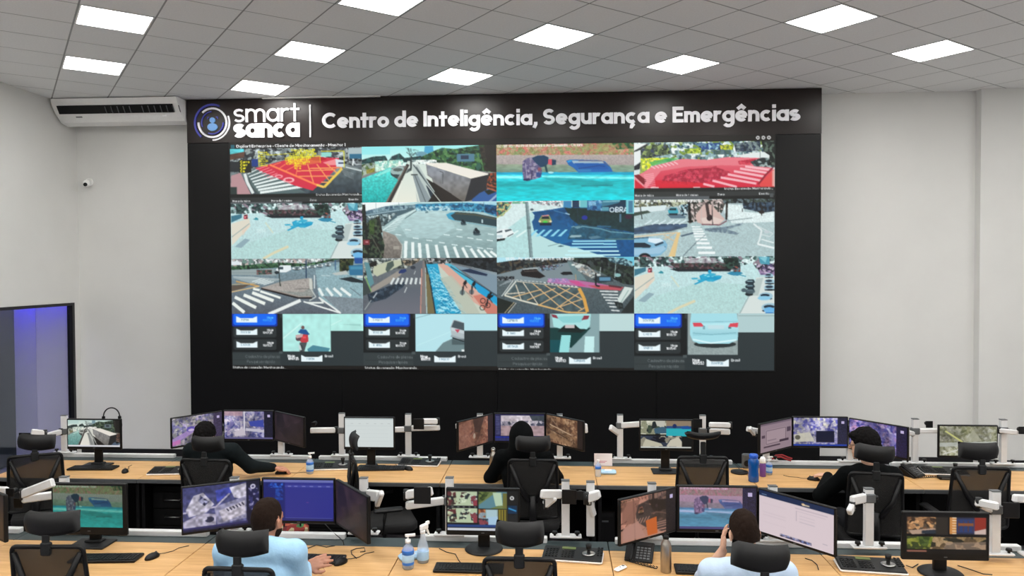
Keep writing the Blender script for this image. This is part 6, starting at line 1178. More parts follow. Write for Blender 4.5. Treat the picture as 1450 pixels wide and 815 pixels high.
post_arm('tall white post with bent arm in front of the person in glasses', 1230, 691.7, F_ - .1, [((1226, 704, F_ - .1), (1207, 708, F_ - .22), .06), ((1207, 716, F_ - .22), (1203, 724, F_ - .25), .05)])
post_arm('white post with hanging arm right of the brown street monitor, front row', 1409, 695, F_ - .18, [((1404, 720, F_ - .18), (1385, 711, F_ - .3), .055), ((1386, 711, F_ - .3), (1411, 716, F_ - .38), .05)])

post_arm('white mount at the right edge of the photo with a hanging black plate, front row', 1470, 695, F_ - .18, [((1466, 706, F_ - .18), (1437, 705, F_ - .3), .05)], ((1432, 722, F_ - .32), .10))
# ------------------------------------------------------------------ small things on the desks
KEYB = None
def keyboard(px, py, rz, label, Y_=None, L_=.44):
    global KEYB
    p = atZ(px, py, DZ + .012); loc = (p.x, p.y, DZ)
    if KEYB is None:
        KEYB = t = thing('keyboard', label, 'keyboard', loc, rz, 'black keyboards')
        MB().rbox((-L_ / 2, -.07, 0), (L_ / 2, .07, .018), .004).obj('case', 'black_plastic', t)
        kb = MB()
        for r in range(5):
            for c in range(20):
                if r == 0 and 4 <= c <= 8: continue
                if c in (14,): continue
                x = -L_ / 2 + .014 + c * .0208; y = -.056 + r * .0225; kb.box((x, y, .017), (x + .0165, y + .018, .0225))
        kb.box((-L_ / 2 + .014 + 4 * .0208, -.056, .017), (-L_ / 2 + .014 + 9 * .0208 - .004, -.038, .0225))
        o = kb.obj('keys', 'dark_plastic', t); o['kind'] = 'stuff'
        return t
    return dup(KEYB, loc, rz, label)
MOUSE = None
def mouse(px, py, rz, label):
    global MOUSE
    p = atZ(px, py, DZ + .015); loc = (p.x, p.y, DZ)
    if MOUSE is None:
        MOUSE = t = thing('computer_mouse', label, 'mouse', loc, rz, 'black mice')
        mb = MB().ball((0, 0, .006), (.031, .056, .030), 16, 10); mb.v = [(x, y, max(0, z)) for x, y, z in mb.v]; mb.obj('body', 'black_plastic', t)
        MB().cyl((-.003, .03, .030), (.003, .03, .030), .008, n=10).obj('wheel', 'grey_plastic', t)
        MB().tube([(0, .05, .012), (.01, .09, .004), (.03, .14, .003), (.02, .20, .003), (.05, .26, .003)], .0022, 6).obj('cord', 'cable_black', t)
        return t
    return dup(MOUSE, loc, rz, label)
PTZ = None
def ptz(px, py, rz, label, sc=1.):
    global PTZ
    p = atZ(px, py, DZ + .03); loc = (p.x, p.y, DZ)
    if PTZ is None:
        PTZ = t = thing('control_keyboard', label, 'camera controller', loc, rz, 'camera controllers with joystick')
        T = Matrix.Rotation(.10, 4, 'X')
        MB().rbox((-.20, -.095, 0.0), (.20, .095, .022), .008).obj('base_tray', 'white_plastic', t)
        MB().rbox((-.195, -.090, .016), (.195, .092, .036), .006, T).obj('top_panel', 'dark_plastic', t)
        MB().box((-.075, .045, .036), (.015, .075, .039), T).obj('display', 'lcd', t)
        kb = MB()
        for bx, nx_, ny_, y0 in ((-.175, 4, 5, -.065), (-.07, 4, 4, -.065), (.16, 2, 5, -.02)):
            for i in range(nx_):
                for j in range(ny_): kb.box((bx + i * .0215, y0 + j * .024, .035), (bx + i * .0215 + .015, y0 + j * .024 + .017, .041), T)
        kb.obj('buttons', 'black_plastic', t)['kind'] = 'stuff'
        MB().lathe([(.042, .034), (.044, .04), (.036, .044), (.030, .040)], (.105, -.005, 0), 24).obj('jog_ring', 'silver_metal', t)
        MB().cyl((.105, -.005, .036), (.105, -.005, .07), .012, .010, n=12).cyl((.105, -.005, .068), (.105, -.005, .098), .017, .020, n=14).obj('joystick', 'black_plastic', t)
        return t
    return dup(PTZ, loc, rz, label)
keyboard(132, 661.5, .06, 'black keyboard under the leftmost back monitor'); keyboard(541, 662, .10, 'black keyboard in front of the white page monitor, back row')
keyboard(150, 789, .08, 'black keyboard under the turquoise water monitor, front row'); keyboard(440, 790, -.02, 'black keyboard in front of the man in the blue shirt, front row left')
keyboard(664, 803, .0, 'black keyboard under the shop camera monitor, front row'); keyboard(1006, 806, -.05, 'black keyboard at the elbow of the pale shirted person, front row right')
mouse(177, 666, .5, 'black mouse right of the leftmost back keyboard'); mouse(578.5, 662.5, .9, 'black mouse in front of the joystick controller, back row')
mouse(215.5, 786.5, -.35, 'black mouse right of the leftmost front keyboard'); mouse(482.5, 794, -.5, 'black mouse near the open hand, front row left')
mouse(398, 668, -1.2, 'black mouse under the hand of the man in grey, back row'); mouse(1152, 677, 1.2, 'black mouse under the hand of the person in glasses, back row')
ptz(243, 664.5, .12, 'joystick controller left of the man in grey, partly hidden, back row'); ptz(470, 658, .12, 'joystick controller behind the sideways chair, beside the sanitizer bottle'); ptz(594, 653, -.03, 'joystick controller right of the white page monitor, back row')
ptz(811, 783, -.12, 'large joystick controller in front of the tall white post, front row middle'); ptz(1232, 798, -.12, 'joystick controller left of the brown street monitor, front row right'); ptz(1335, 665, -.10, 'joystick controller at the right end of the back row, behind the desk phone')

def soap(px, py, label, sc=1., grp='sanitizer bottles'):
    p = atZ(px, py, DZ); t = thing('pump_bottle', label, 'bottle', (p.x, p.y, DZ), .3, grp)
    s = sc
    MB().lathe([(.030 * s, 0), (.034 * s, .006 * s), (.034 * s, .10 * s), (.030 * s, .125 * s), (.014 * s, .14 * s), (.013 * s, .15 * s)], (0, 0, 0), 20).obj('bottle', 'clear_plastic', t)
    MB().lathe([(.0345 * s, .085 * s), (.0352 * s, .086 * s), (.0352 * s, .108 * s), (.0345 * s, .109 * s)], (0, 0, 0), 20).lathe([(.0345 * s, .025 * s), (.0352 * s, .026 * s), (.0352 * s, .040 * s), (.0345 * s, .041 * s)], (0, 0, 0), 20).obj('blue_band', 'blue_label', t)
    MB().lathe([(.0345 * s, .041 * s), (.035 * s, .042 * s), (.035 * s, .084 * s), (.0345 * s, .085 * s)], (0, 0, 0), 20).obj('label_band', 'pale_label', t)
    MB().cyl((0, 0, .148 * s), (0, 0, .168 * s), .016 * s, n=14).cyl((0, 0, .168 * s), (0, 0, .19 * s), .006 * s, n=8).box((-.016 * s, -.008 * s, .186 * s), (.042 * s, .008 * s, .198 * s)).obj('pump', 'white_plastic', t)
    return t
soap(439, 670, 'clear sanitizer pump bottle on the back desk beside the joystick controller', 1.0); soap(578, 804, 'clear sanitizer pump bottle with blue label on the front desk', 1.1); soap(1089, 671.5, 'small sanitizer bottle behind the blue water bottle, back row', .85)
p = atZ(599, 795, DZ); t = thing('spray_bottle', 'clear spray bottle with white trigger behind the front sanitizer bottle', 'bottle', (p.x, p.y, DZ), 1.0)
MB().lathe([(.036, 0), (.038, .008), (.038, .09), (.030, .125), (.018, .16), (.014, .19)], (0, 0, 0), 20).obj('bottle', 'clear_plastic', t)
MB().lathe([(.0386, .02), (.039, .022), (.039, .075), (.0386, .077)], (0, 0, 0), 20).obj('label_band', 'pale_label', t)
MB().cyl((0, 0, .188), (0, 0, .21), .017, n=14).rbox((-.022, -.013, .21), (.045, .013, .245), .006).rbox((.03, -.009, .235), (.06, .009, .256), .004).obj('spray_head', 'white_plastic', t)
MB().add([(.03, -.006, .21), (.042, -.006, .21), (.062, -.006, .165), (.054, -.006, .16), (.03, .006, .21), (.042, .006, .21), (.062, .006, .165), (.054, .006, .16)], [(0, 1, 2, 3), (7, 6, 5, 4), (0, 4, 5, 1), (1, 5, 6, 2), (2, 6, 7, 3), (3, 7, 4, 0)]).obj('trigger', 'white_plastic', t)
def wipes(px, py, rz, label):
    p = atZ(px, py, DZ + .02); t = thing('wipes_pack', label, 'wipes', (p.x, p.y, DZ), rz, 'pale blue packs')
    mb = MB().rbox((-.075, -.045, 0), (.075, .045, .032), .012); mb.obj('pack', 'pale_label', t); MB().rbox((-.032, -.02, .031), (.032, .02, .036), .002).obj('lid', 'white_plastic', t)
wipes(581, 786, .5, 'pale blue wipes pack behind the sanitizer bottle on the front desk'); wipes(861, 667, -.05, 'pale blue wipes pack lying before the white card, back row')
p = atZ(847, 674, DZ); t = thing('water_bottle', 'small clear bottle with blue band lying by the white card, back row', 'bottle', (p.x, p.y, DZ))
MB().lathe([(.026, 0), (.028, .005), (.028, .10), (.012, .125), (.011, .14)], (0, 0, 0), 16).obj('bottle', 'clear_plastic', t); MB().lathe([(.0285, .07), (.029, .071), (.029, .095), (.0285, .096)], (0, 0, 0), 16).obj('blue_band', 'blue_label', t); MB().cyl((0, 0, .138), (0, 0, .155), .013, n=12).obj('cap', 'white_plastic', t)
t['label'] = 'small clear bottle with a blue band standing by the white card, back row'
def card(px0, px1, py0, py1, label, lines):
    a, b = atZ(px0, py1, DZ), atZ(px1, py1, DZ); h_ = atY((px0 + px1) / 2, py0, a.y).z - DZ; wd = b.x - a.x
    t = thing('card_sign', label, 'card', (a.x + wd / 2, a.y, DZ)); T = Matrix.Rotation(-.12, 4, 'X')
    MB().box((-wd / 2, 0, 0), (wd / 2, .003, h_), T).box((-wd / 2, .003, 0), (wd / 2, .07, .003)).obj('sheet', 'paper', t)
    pr2 = MB()
    for x0, x1, z in lines: pr2.box((x0 * wd, -.001, z * h_), (x1 * wd, 0, (z + .05) * h_), T)
    pr2.obj('print', 'paper_print', t)
card(841.5, 867, 642, 659, 'white folded card with pink print standing on the back desk', [(-.2, .2, .35), (-.3, .1, .25)]); card(328, 346, 641.5, 654, 'white paper card standing behind the man in grey, back row', [(.1, .2, .55)])
p = atZ(698.5, 669.5, DZ)
def flask(px, py, label, h_, r, cap):
    p = atZ(px, py, DZ); t = thing('steel_flask', label, 'flask', (p.x, p.y, DZ), 0, 'steel flasks')
    MB().lathe([(r * .94, 0), (r, .006), (r, h_ * .68), (r * .86, h_ * .78), (r * .5, h_ * .86), (r * .48, h_ * .9)], (0, 0, 0), 24).obj('body', 'steel', t)
    MB().cyl((0, 0, h_ * .89), (0, 0, h_ * .97), r * .56, n=16).obj('cap', cap, t)
    MB().tube([(r * .5 * math.cos(a), 0, h_ * .965 + r * .42 * math.sin(a)) for a in [PI * i / 8 for i in range(9)]], .004, 6).obj('carry_loop', cap, t)
flask(698.5, 669.5, 'brushed steel flask left of the hooded person, back row', .235, .034, 'silver_metal'); flask(943, 809, 'brushed steel flask with black cap left of the pale shirted person, front row', .235, .034, 'black_plastic')
p = atZ(1067, 681, DZ); t = thing('drinking_bottle', 'tall translucent blue drinking bottle on the back desk', 'bottle', (p.x, p.y, DZ))
MB().lathe([(.042, 0), (.046, .006), (.046, .07), (.043, .085), (.044, .12), (.048, .15), (.047, .185), (.038, .205), (.034, .212)], (0, 0, 0), 24).obj('body', 'blue_bottle', t); MB().lathe([(.037, .208), (.039, .212), (.039, .238), (.034, .245)], (0, 0, 0), 24).obj('cap', 'blue_cap', t)
p = atZ(1080, 674, DZ); t = thing('purple_tube', 'purple container with pale lid between the blue bottle and small sanitizer', 'container', (p.x, p.y, DZ))
MB().lathe([(.026, 0), (.028, .004), (.028, .11), (.02, .125)], (0, 0, 0), 18).obj('body', 'purple', t); MB().lathe([(.024, .124), (.026, .127), (.024, .165), (.016, .18)], (0, 0, 0), 18).obj('lid', 'white_plastic', t)
p = atZ(1047, 669, DZ); t = thing('headset_pad', 'black oval pad lying left of the blue bottle, back row', 'pad', (p.x, p.y, DZ))
MB().lathe([(.075, 0), (.08, .006), (.078, .016), (.05, .02)], (0, 0, 0), 26).obj('pad', 'black_plastic', t); MB().lathe([(.05, .0195), (.048, .022)], (0, 0, 0), 26).obj('rim', 'dark_plastic', t)
p = atZ(1058.5, 662, DZ); t = thing('speaker_box', 'grey desk speaker partly hidden behind the blue bottle', 'speaker', (p.x, p.y, DZ))
MB().rbox((-.05, -.03, 0), (.03, .03, .135), .008).obj('body', 'grey_plastic', t); MB().cyl((-.012, -.031, .05), (-.012, -.034, .05), .03, n=16).obj('cone', 'black_plastic', t)
pts = [atY(x, y, 7.38) for x, y in ((1092, 652), (1097, 647), (1106, 646.5), (1114, 650), (1120, 656))]; 
for q in pts: q.z = max(q.z, DZ + .045)
tag(MB().tube([q for q in pts], .008, 8).tube([q + Vector((.02, .03, .012)) for q in pts], .008, 8).obj('red_cable', 'red_cable'), 'red cable bundle lying on the rail below the grey form screen', 'cable')
# desk phones
def phone(px, py, rz, label):
    p = atZ(px, py, DZ + .03); t = thing('desk_phone', label, 'phone', (p.x, p.y, DZ), rz, 'black desk phones'); T = Matrix.Translation((0, 0, .03)) @ Matrix.Rotation(.5, 4, 'X')
    MB().rbox((-.09, -.085, .0), (.09, .085, .022), .006, T).add([(-.08, -.06, 0), (.08, -.06, 0), (.08, .075, 0), (-.08, .075, 0), (-.08, -.06, .012), (.08, -.06, .012), (.08, .075, .07), (-.08, .075, .07)], [(0, 3, 2, 1), (4, 5, 6, 7), (0, 1, 5, 4), (1, 2, 6, 5), (2, 3, 7, 6), (3, 0, 4, 7)]).obj('base', 'black_plastic', t)
    MB().rbox((-.088, -.09, .022), (-.04, .09, .045), .01, T).obj('handset', 'black_plastic', t)
    MB().box((-.02, .045, .022), (.07, .075, .024), T).obj('display', 'dark_plastic', t)
    kb = MB()
    for i in range(4):
        for j in range(5): kb.box((-.018 + i * .024, -.065 + j * .021, .022), (-.002 + i * .024, -.052 + j * .021, .026), T)
    kb.obj('buttons', 'grey_plastic', t)['kind'] = 'stuff'
    MB().tube([(-.06 + .012 * math.cos(k * 1.3) + k * .0042, -.09 - .0016 * k, .012 + .008 * math.sin(k * 1.3)) for k in range(46)], .0035, 5).obj('coiled_cord', 'cable_black', t)
phone(906, 783, -.25, 'black desk phone in front of the street picture screen, front row'); 
p = atZ(1290, 668, DZ + .03); phone(1291, 668, .6, 'black desk phone right of the person in glasses, back row')
p = atZ(878.5, 806, DZ); t = thing('remote_control', 'small white remote lying on the front desk by the phone', 'remote', (p.x, p.y, DZ), -.75)
MB().rbox((-.02, -.05, 0), (.02, .05, .018), .008).obj('case', 'white_plastic', t); MB().box((-.009, .02, .0178), (.009, .034, .019)).obj('screen', 'dark_plastic', t); MB().cyl((0, -.002, .0178), (0, -.002, .0195), .005, n=10).obj('button', 'grey_plastic', t)
p = atZ(1340, 678, DZ); t = thing('card_reader', 'small black box lying before the rightmost chair of the back row', 'box', (p.x, p.y, DZ), -.1)
MB().rbox((-.07, -.04, 0), (.07, .04, .03), .006).obj('case', 'black_plastic', t); MB().box((-.05, -.042, .012), (.05, -.039, .018)).obj('slot', 'grey_plastic', t)
# headset hooked over the leftmost back monitor
q = atY(158, 592, 7.10); t = thing('headset', 'black headset hooked over the leftmost back monitor', 'headset', (q.x, q.y, q.z - .09), .15)
MB().tube([(.076 * math.cos(a), 0, .11 + .085 * math.sin(a)) for a in [PI * i / 16 for i in range(17)]], .006, 8).obj('headband', 'black_plastic', t)
for s_ in (-1, 1): MB().rbox((s_ * .076 - .014, -.012, .03), (s_ * .076 + .014, .012, .115), .006).obj('ear_bracket', 'black_plastic', t); MB().ball((s_ * .074, 0, .02), (.022, .04, .045), 14, 8).obj('ear_cushion', 'chair_fabric', t)
tag(MB().rbox((0, 0, 0), (.05, .03, .09), .004).obj('red_tag', 'red_plastic'), 'small red packet behind the stand of the leftmost back monitor', 'packet').location = atZ(129, 654, DZ) + Vector((0, .05, 0))
q = atY(408, 748, 5.6)
rg = thing('patterned_bag', 'red and green patterned bag on the floor beyond the blue shirted man', 'bag', (atY(412, 745, 6.3).x, 6.35, 0), .2)

def cable(label, pts, r=.003, m='cable_black'): tag(MB().tube(pts, r, 6).obj('cable', m), label, 'cable', 'loose cables on the desks')
def dz(px, py, z=.004): return atZ(px, py, DZ + z)
cable('thin black cable crossing the white rail behind the blue shirted man', [atY(460, 741, 5.3), atY(470, 752, 5.24), atY(480, 760, 5.12), atZ(486, 766, DZ + .03), dz(487, 771)])
cable('black cable looping on the front desk below the edge on screen', [dz(505, 790), dz(498, 784), dz(497, 779), dz(505, 776), dz(516, 775), dz(517, 780), dz(510, 781)])
cable('thin black cable lying behind the keyboard of the blue shirted man', [dz(424, 781), dz(435, 776), dz(448, 771), dz(462, 774), dz(474, 772)])
cable('thin brown cable on the front desk left of the shop camera keyboard', [dz(622, 776), dz(632, 781), dz(645, 784), dz(649, 792), dz(652, 796)])
cable('black cable under the brown street monitor, front row right', [dz(1283, 800), dz(1292, 803), dz(1300, 798)])
cable('black cable right of the round stand of the brown street monitor', [dz(1356, 800), dz(1375, 806), dz(1392, 812), dz(1405, 813)])
cable('thin black cable on the front desk under the pale web page screen', [dz(1140, 790), dz(1150, 793), dz(1157, 799), dz(1159, 806)])
cable('thin black cable across the seam left of the blue bottle, back row', [dz(1036, 652), dz(1045, 661), dz(1050, 668)])
def pattern_mat():
    m = bpy.data.materials.new('patterned_cloth'); m.use_nodes = True; nt = m.node_tree; b = nt.nodes['Principled BSDF']; N = nt.nodes.new; L = nt.links.new
    tc = N('ShaderNodeTexCoord'); v = N('ShaderNodeTexVoronoi'); v.inputs['Scale'].default_value = 22; L(tc.outputs['Object'], v.inputs['Vector'])
    r = N('ShaderNodeValToRGB'); r.color_ramp.interpolation = 'CONSTANT'; e = r.color_ramp.elements
    e[0].color = (*lin(hexc('7c2420')), 1); e[1].position = .3; e[1].color = (*lin(hexc('3c6c3c')), 1)
    for p_, c in ((.5, 'b0583c'), (.7, '5c1c20'), (.85, 'a89c7c')): x = e.new(p_); x.color = (*lin(hexc(c)), 1)
    s = N('ShaderNodeSeparateColor'); L(v.outputs['Color'], s.inputs[0]); L(s.outputs[0], r.inputs[0]); L(r.outputs[0], b.inputs['Base Color']); b.inputs['Roughness'].default_value = .85
    MATS['patterned_cloth'] = m
pattern_mat()
MB().rbox((-.13, -.07, 0), (.13, .07, .44), .03).obj('body', 'patterned_cloth', rg)
for s_ in (-.04, .04): MB().tube([(.07 * math.cos(a), s_, .43 + .10 * math.sin(a)) for a in [PI * i / 10 for i in range(11)]], .008, 6).obj('strap', 'cable_black', rg)

# ------------------------------------------------------------------ office chairs (operator faces +Y)
def superquad(w0, w1, z0, z1, rad, n=6):
    """rounded trapezoid outline in x,z"""
    pts = []
    for cx, cz, a0, w_ in ((1, 1, 0, w1), (-1, 1, 90, w1), (-1, 0, 180, w0), (1, 0, 270, w0)):
        x = cx * (w_ / 2 - rad); z = (z1 - rad) if cz else (z0 + rad)
        pts += [(x + rad * math.cos(math.radians(a0 + 90 * i / n)), z + rad * math.sin(math.radians(a0 + 90 * i / n))) for i in range(n + 1)]
    return pts
def chair(x, y, rz, label, up=0., hr=(0., 0., 0.), hz=0., w_top=.40, w_bot=None, back_h=.50, hs=1., hb=.055):
    """hr = turn of the headrest about x, y, z; up = gas lift height; hz = headrest height shift"""
    t = thing('office_chair', label, 'chair', (x, y, 0), rz, 'office chairs')
    w_bot = w_bot or w_top + .035; sz = .44 + up; zb0, zb1 = sz + .10, sz + .10 + back_h
    def yb(z): return -.20 - (z - zb0) * .12
    for k in range(5):
        a = k * 2 * PI / 5 + .3; d = Vector((math.cos(a), math.sin(a), 0))
        MB().tube([d * .03 + Vector((0, 0, .105)), d * .18 + Vector((0, 0, .095)), d * .31 + Vector((0, 0, .07))], [.026, .022, .015], 8).obj('base_spoke', 'black_plastic', t)
        q = d * .31; s_ = Vector((-d.y, d.x, 0))
        MB().cyl(q + s_ * .006 + Vector((0, 0, .028)), q + s_ * .026 + Vector((0, 0, .028)), .028, n=12).cyl(q - s_ * .006 + Vector((0, 0, .028)), q - s_ * .026 + Vector((0, 0, .028)), .028, n=12).cyl(q + Vector((0, 0, .03)), q + Vector((0, 0, .075)), .008, n=8).obj('castor', 'black_plastic', t)
    MB().cyl((0, 0, .08), (0, 0, .25), .028, n=14).cyl((0, 0, .24), (0, 0, sz - .05), .016, n=12).rbox((-.09, -.12, sz - .075), (.09, .10, sz - .035), .01).obj('gas_lift', 'black_plastic', t)
    seat = MB(); pr_ = superquad(.44, .50, -.21, .26, .09); n = len(pr_)
    for zz, k in ((sz - .035, .93), (sz - .02, 1.), (sz + .015, 1.), (sz + .035, .93)): seat.v += [(a * k, b * k, zz + (b * b * .15 if zz > sz else 0)) for a, b in pr_]
    for L_ in range(3): seat.f += [(L_ * n + i, L_ * n + (i + 1) % n, L_ * n + n + (i + 1) % n, L_ * n + n + i) for i in range(n)]
    seat.f += [tuple(range(n - 1, -1, -1)), tuple(range(3 * n, 4 * n))]; seat.sm = [True] * (3 * n) + [False] * 2
    seat.obj('seat', 'chair_fabric', t)
    out = superquad(w_bot, w_top, zb0, zb1, .032)
    def bow(x_): return (1 - (x_ / .24) ** 2) * -.03
    P_ = [Vector((a, yb(b) + bow(a), b)) for a, b in out]
    MB().tube(P_ + [P_[0], P_[1]], .0135, 8).obj('back_frame', 'black_plastic', t)
    net = MB(); nn = 9; rows = []
    for j in range(nn):
        z = zb0 + .006 + (zb1 - zb0 - .012) * j / (nn - 1); wz = w_bot + (w_top - w_bot) * j / (nn - 1) - .012
        cr = .03 if j in (0, nn - 1) else 0
        rows.append([(xx, yb(z) + bow(xx), z) for xx in [(-.5 + i / 10) * (wz - cr) for i in range(11)]])
    vs = [p_ for r in rows for p_ in r]; fs = [(j * 11 + i, j * 11 + i + 1, j * 11 + 12 + i, j * 11 + 11 + i) for j in range(nn - 1) for i in range(10)]
    k = len(vs); vs2 = vs + [(a, b - .003, c) for a, b, c in vs]; net.add(vs2, fs + [tuple(k + i for i in reversed(f)) for f in fs], True); net.obj('back_net', 'chair_net', t)
    zc = zb0 + .10
    for s_ in (-1, 1):
        MB().tube([(s_ * (w_top / 2 - .015), yb(zb1 - .03) - .012, zb1 - .035), (s_ * .12, yb(zb1 - .2) - .055, zb1 - .21), (s_ * .03, yb(zc) - .065, zc + .06)], [.016, .020, .024], 8).obj('back_strut', 'black_plastic', t)
    MB().tube([(0, yb(zc) - .065, zc + .10), (0, yb(zb0) - .075, zb0), (0, -.20, sz - .03), (0, -.08, sz - .055)], [.03, .032, .032, .028], 10).obj('spine', 'black_plastic', t)
    MB().rbox((-.03, yb(zb1) - .035, zb1 - .05), (.03, yb(zb1) + .0, zb1 + .03), .008).rbox((-.022, yb(zb1) - .03, zb1), (.022, yb(zb1) - .012, zb1 + .075 + hz), .006).obj('headrest_bracket', 'dark_plastic', t)
    hc = Vector((0, yb(zb1) + .0, zb1 + .125 + hz)); from mathutils import Euler
    R_ = Euler(hr).to_matrix().to_4x4(); R_.translation = hc
    hd = MB(); nu, nv = 13, 9; vs = []
    for sd in (0, 1):
        for j in range(nv):
            v = -1 + 2 * j / (nv - 1)
            for i in range(nu):
                u = -1 + 2 * i / (nu - 1); rim = max(0, 1 - max(abs(u) ** 8, abs(v) ** 8)) ** .5
                xx = u * .150 * hs * (1 - .06 * v * v); zz = v * .070 * (1 - .10 * u * u)
                cy_ = hb * u * u + .03 * v * v * (1 if v > 0 else .4)
                vs.append((xx, cy_ + (-.024 if sd == 0 else .022) * rim - .015, zz))
    nq = nu * nv; fs = []
    for j in range(nv - 1):
        for i in range(nu - 1):
            a = j * nu + i; fs += [(a, a + 1, a + nu + 1, a + nu), (nq + a, nq + a + nu, nq + a + nu + 1, nq + a + 1)]
    for i in range(nu - 1): fs += [(i, nq + i, nq + i + 1, i + 1), ((nv - 1) * nu + i, (nv - 1) * nu + i + 1, nq + (nv - 1) * nu + i + 1, nq + (nv - 1) * nu + i)]
    for j in range(nv - 1): a = j * nu; b = a + nu - 1; fs += [(a, a + nu, nq + a + nu, nq + a), (b, nq + b, nq + b + nu, b + nu)]
    hd.add(vs, fs, True, R_); hd.obj('headrest', 'headrest', t)
    for s_ in (-1, 1):
        MB().tube([(s_ * .22, -.05, sz - .03), (s_ * .27, -.05, sz - .02), (s_ * .275, -.04, sz + .10), (s_ * .275, -.03, sz + .17)], .014, 8).obj('arm_post', 'black_plastic', t)
        MB().rbox((s_ * .275 - .04, -.13, sz + .17), (s_ * .275 + .04, .12, sz + .20), .012).obj('arm_pad', 'black_plastic', t)
    return t
def cx(px, py, Y): return atY(px, py, Y).x
# each chair: pixel of its back, depth of the back
def put(px, py, rz, label, zt=1.05, **k):
    p = atZ(px, py, zt); chair(p.x - math.sin(rz) * .26, p.y + math.cos(rz) * .26, rz, label, **k)
# front row
put(68, 770, .05, 'empty black mesh chair in the lower left corner, before the turquoise water monitor', hr=(.08, 0, 0), hs=1.12, w_top=.42)
put(338.5, 801, -.02, 'black mesh chair of the man in the sky blue shirt, front row', hr=(.05, 0, 0), w_top=.38)
put(735.5, 787, .0, 'empty black mesh chair before the shop camera monitor, front row', hr=(.05, 0, 0), hs=.92, w_top=.39)
put(1081, 772, .08, 'black mesh chair of the person in the pale shirt, front row right', 1.235, hr=(.05, .10, 0), w_top=.38, hs=1.03)
# back row
put(50, 642, .45, 'black mesh chair at the far left of the back row, turned a little', hr=(.10, .10, -.1), hz=-.02)
put(291, 649, -.05, 'black mesh chair of the man in grey, back row left', hr=(.22, 0, 0), w_top=.43)
put(501, 640, -1.2, 'black mesh chair seen from the side, back row before the white page monitor', zt=1.07, hr=(0, 0, 0), hz=.01, hb=.022)
put(754.5, 649, .0, 'black mesh chair of the hooded person, middle of the back row', hr=(.12, 0, 0), w_top=.40)
put(995, 645, .0, 'empty black mesh chair with tipped back headrest, back row right of middle', hr=(1.42, 0, 0), hz=.06, w_top=.41, hb=.025)
put(1240, 668, -.16, 'black mesh chair of the person in glasses, back row right', hr=(.18, .08, 0), hz=.02, w_top=.38)
put(1389, 660, -.03, 'empty black mesh chair before the hillside monitor, rightmost of the back row', hr=(.08, 0, 0), hs=1.05, w_top=.43)

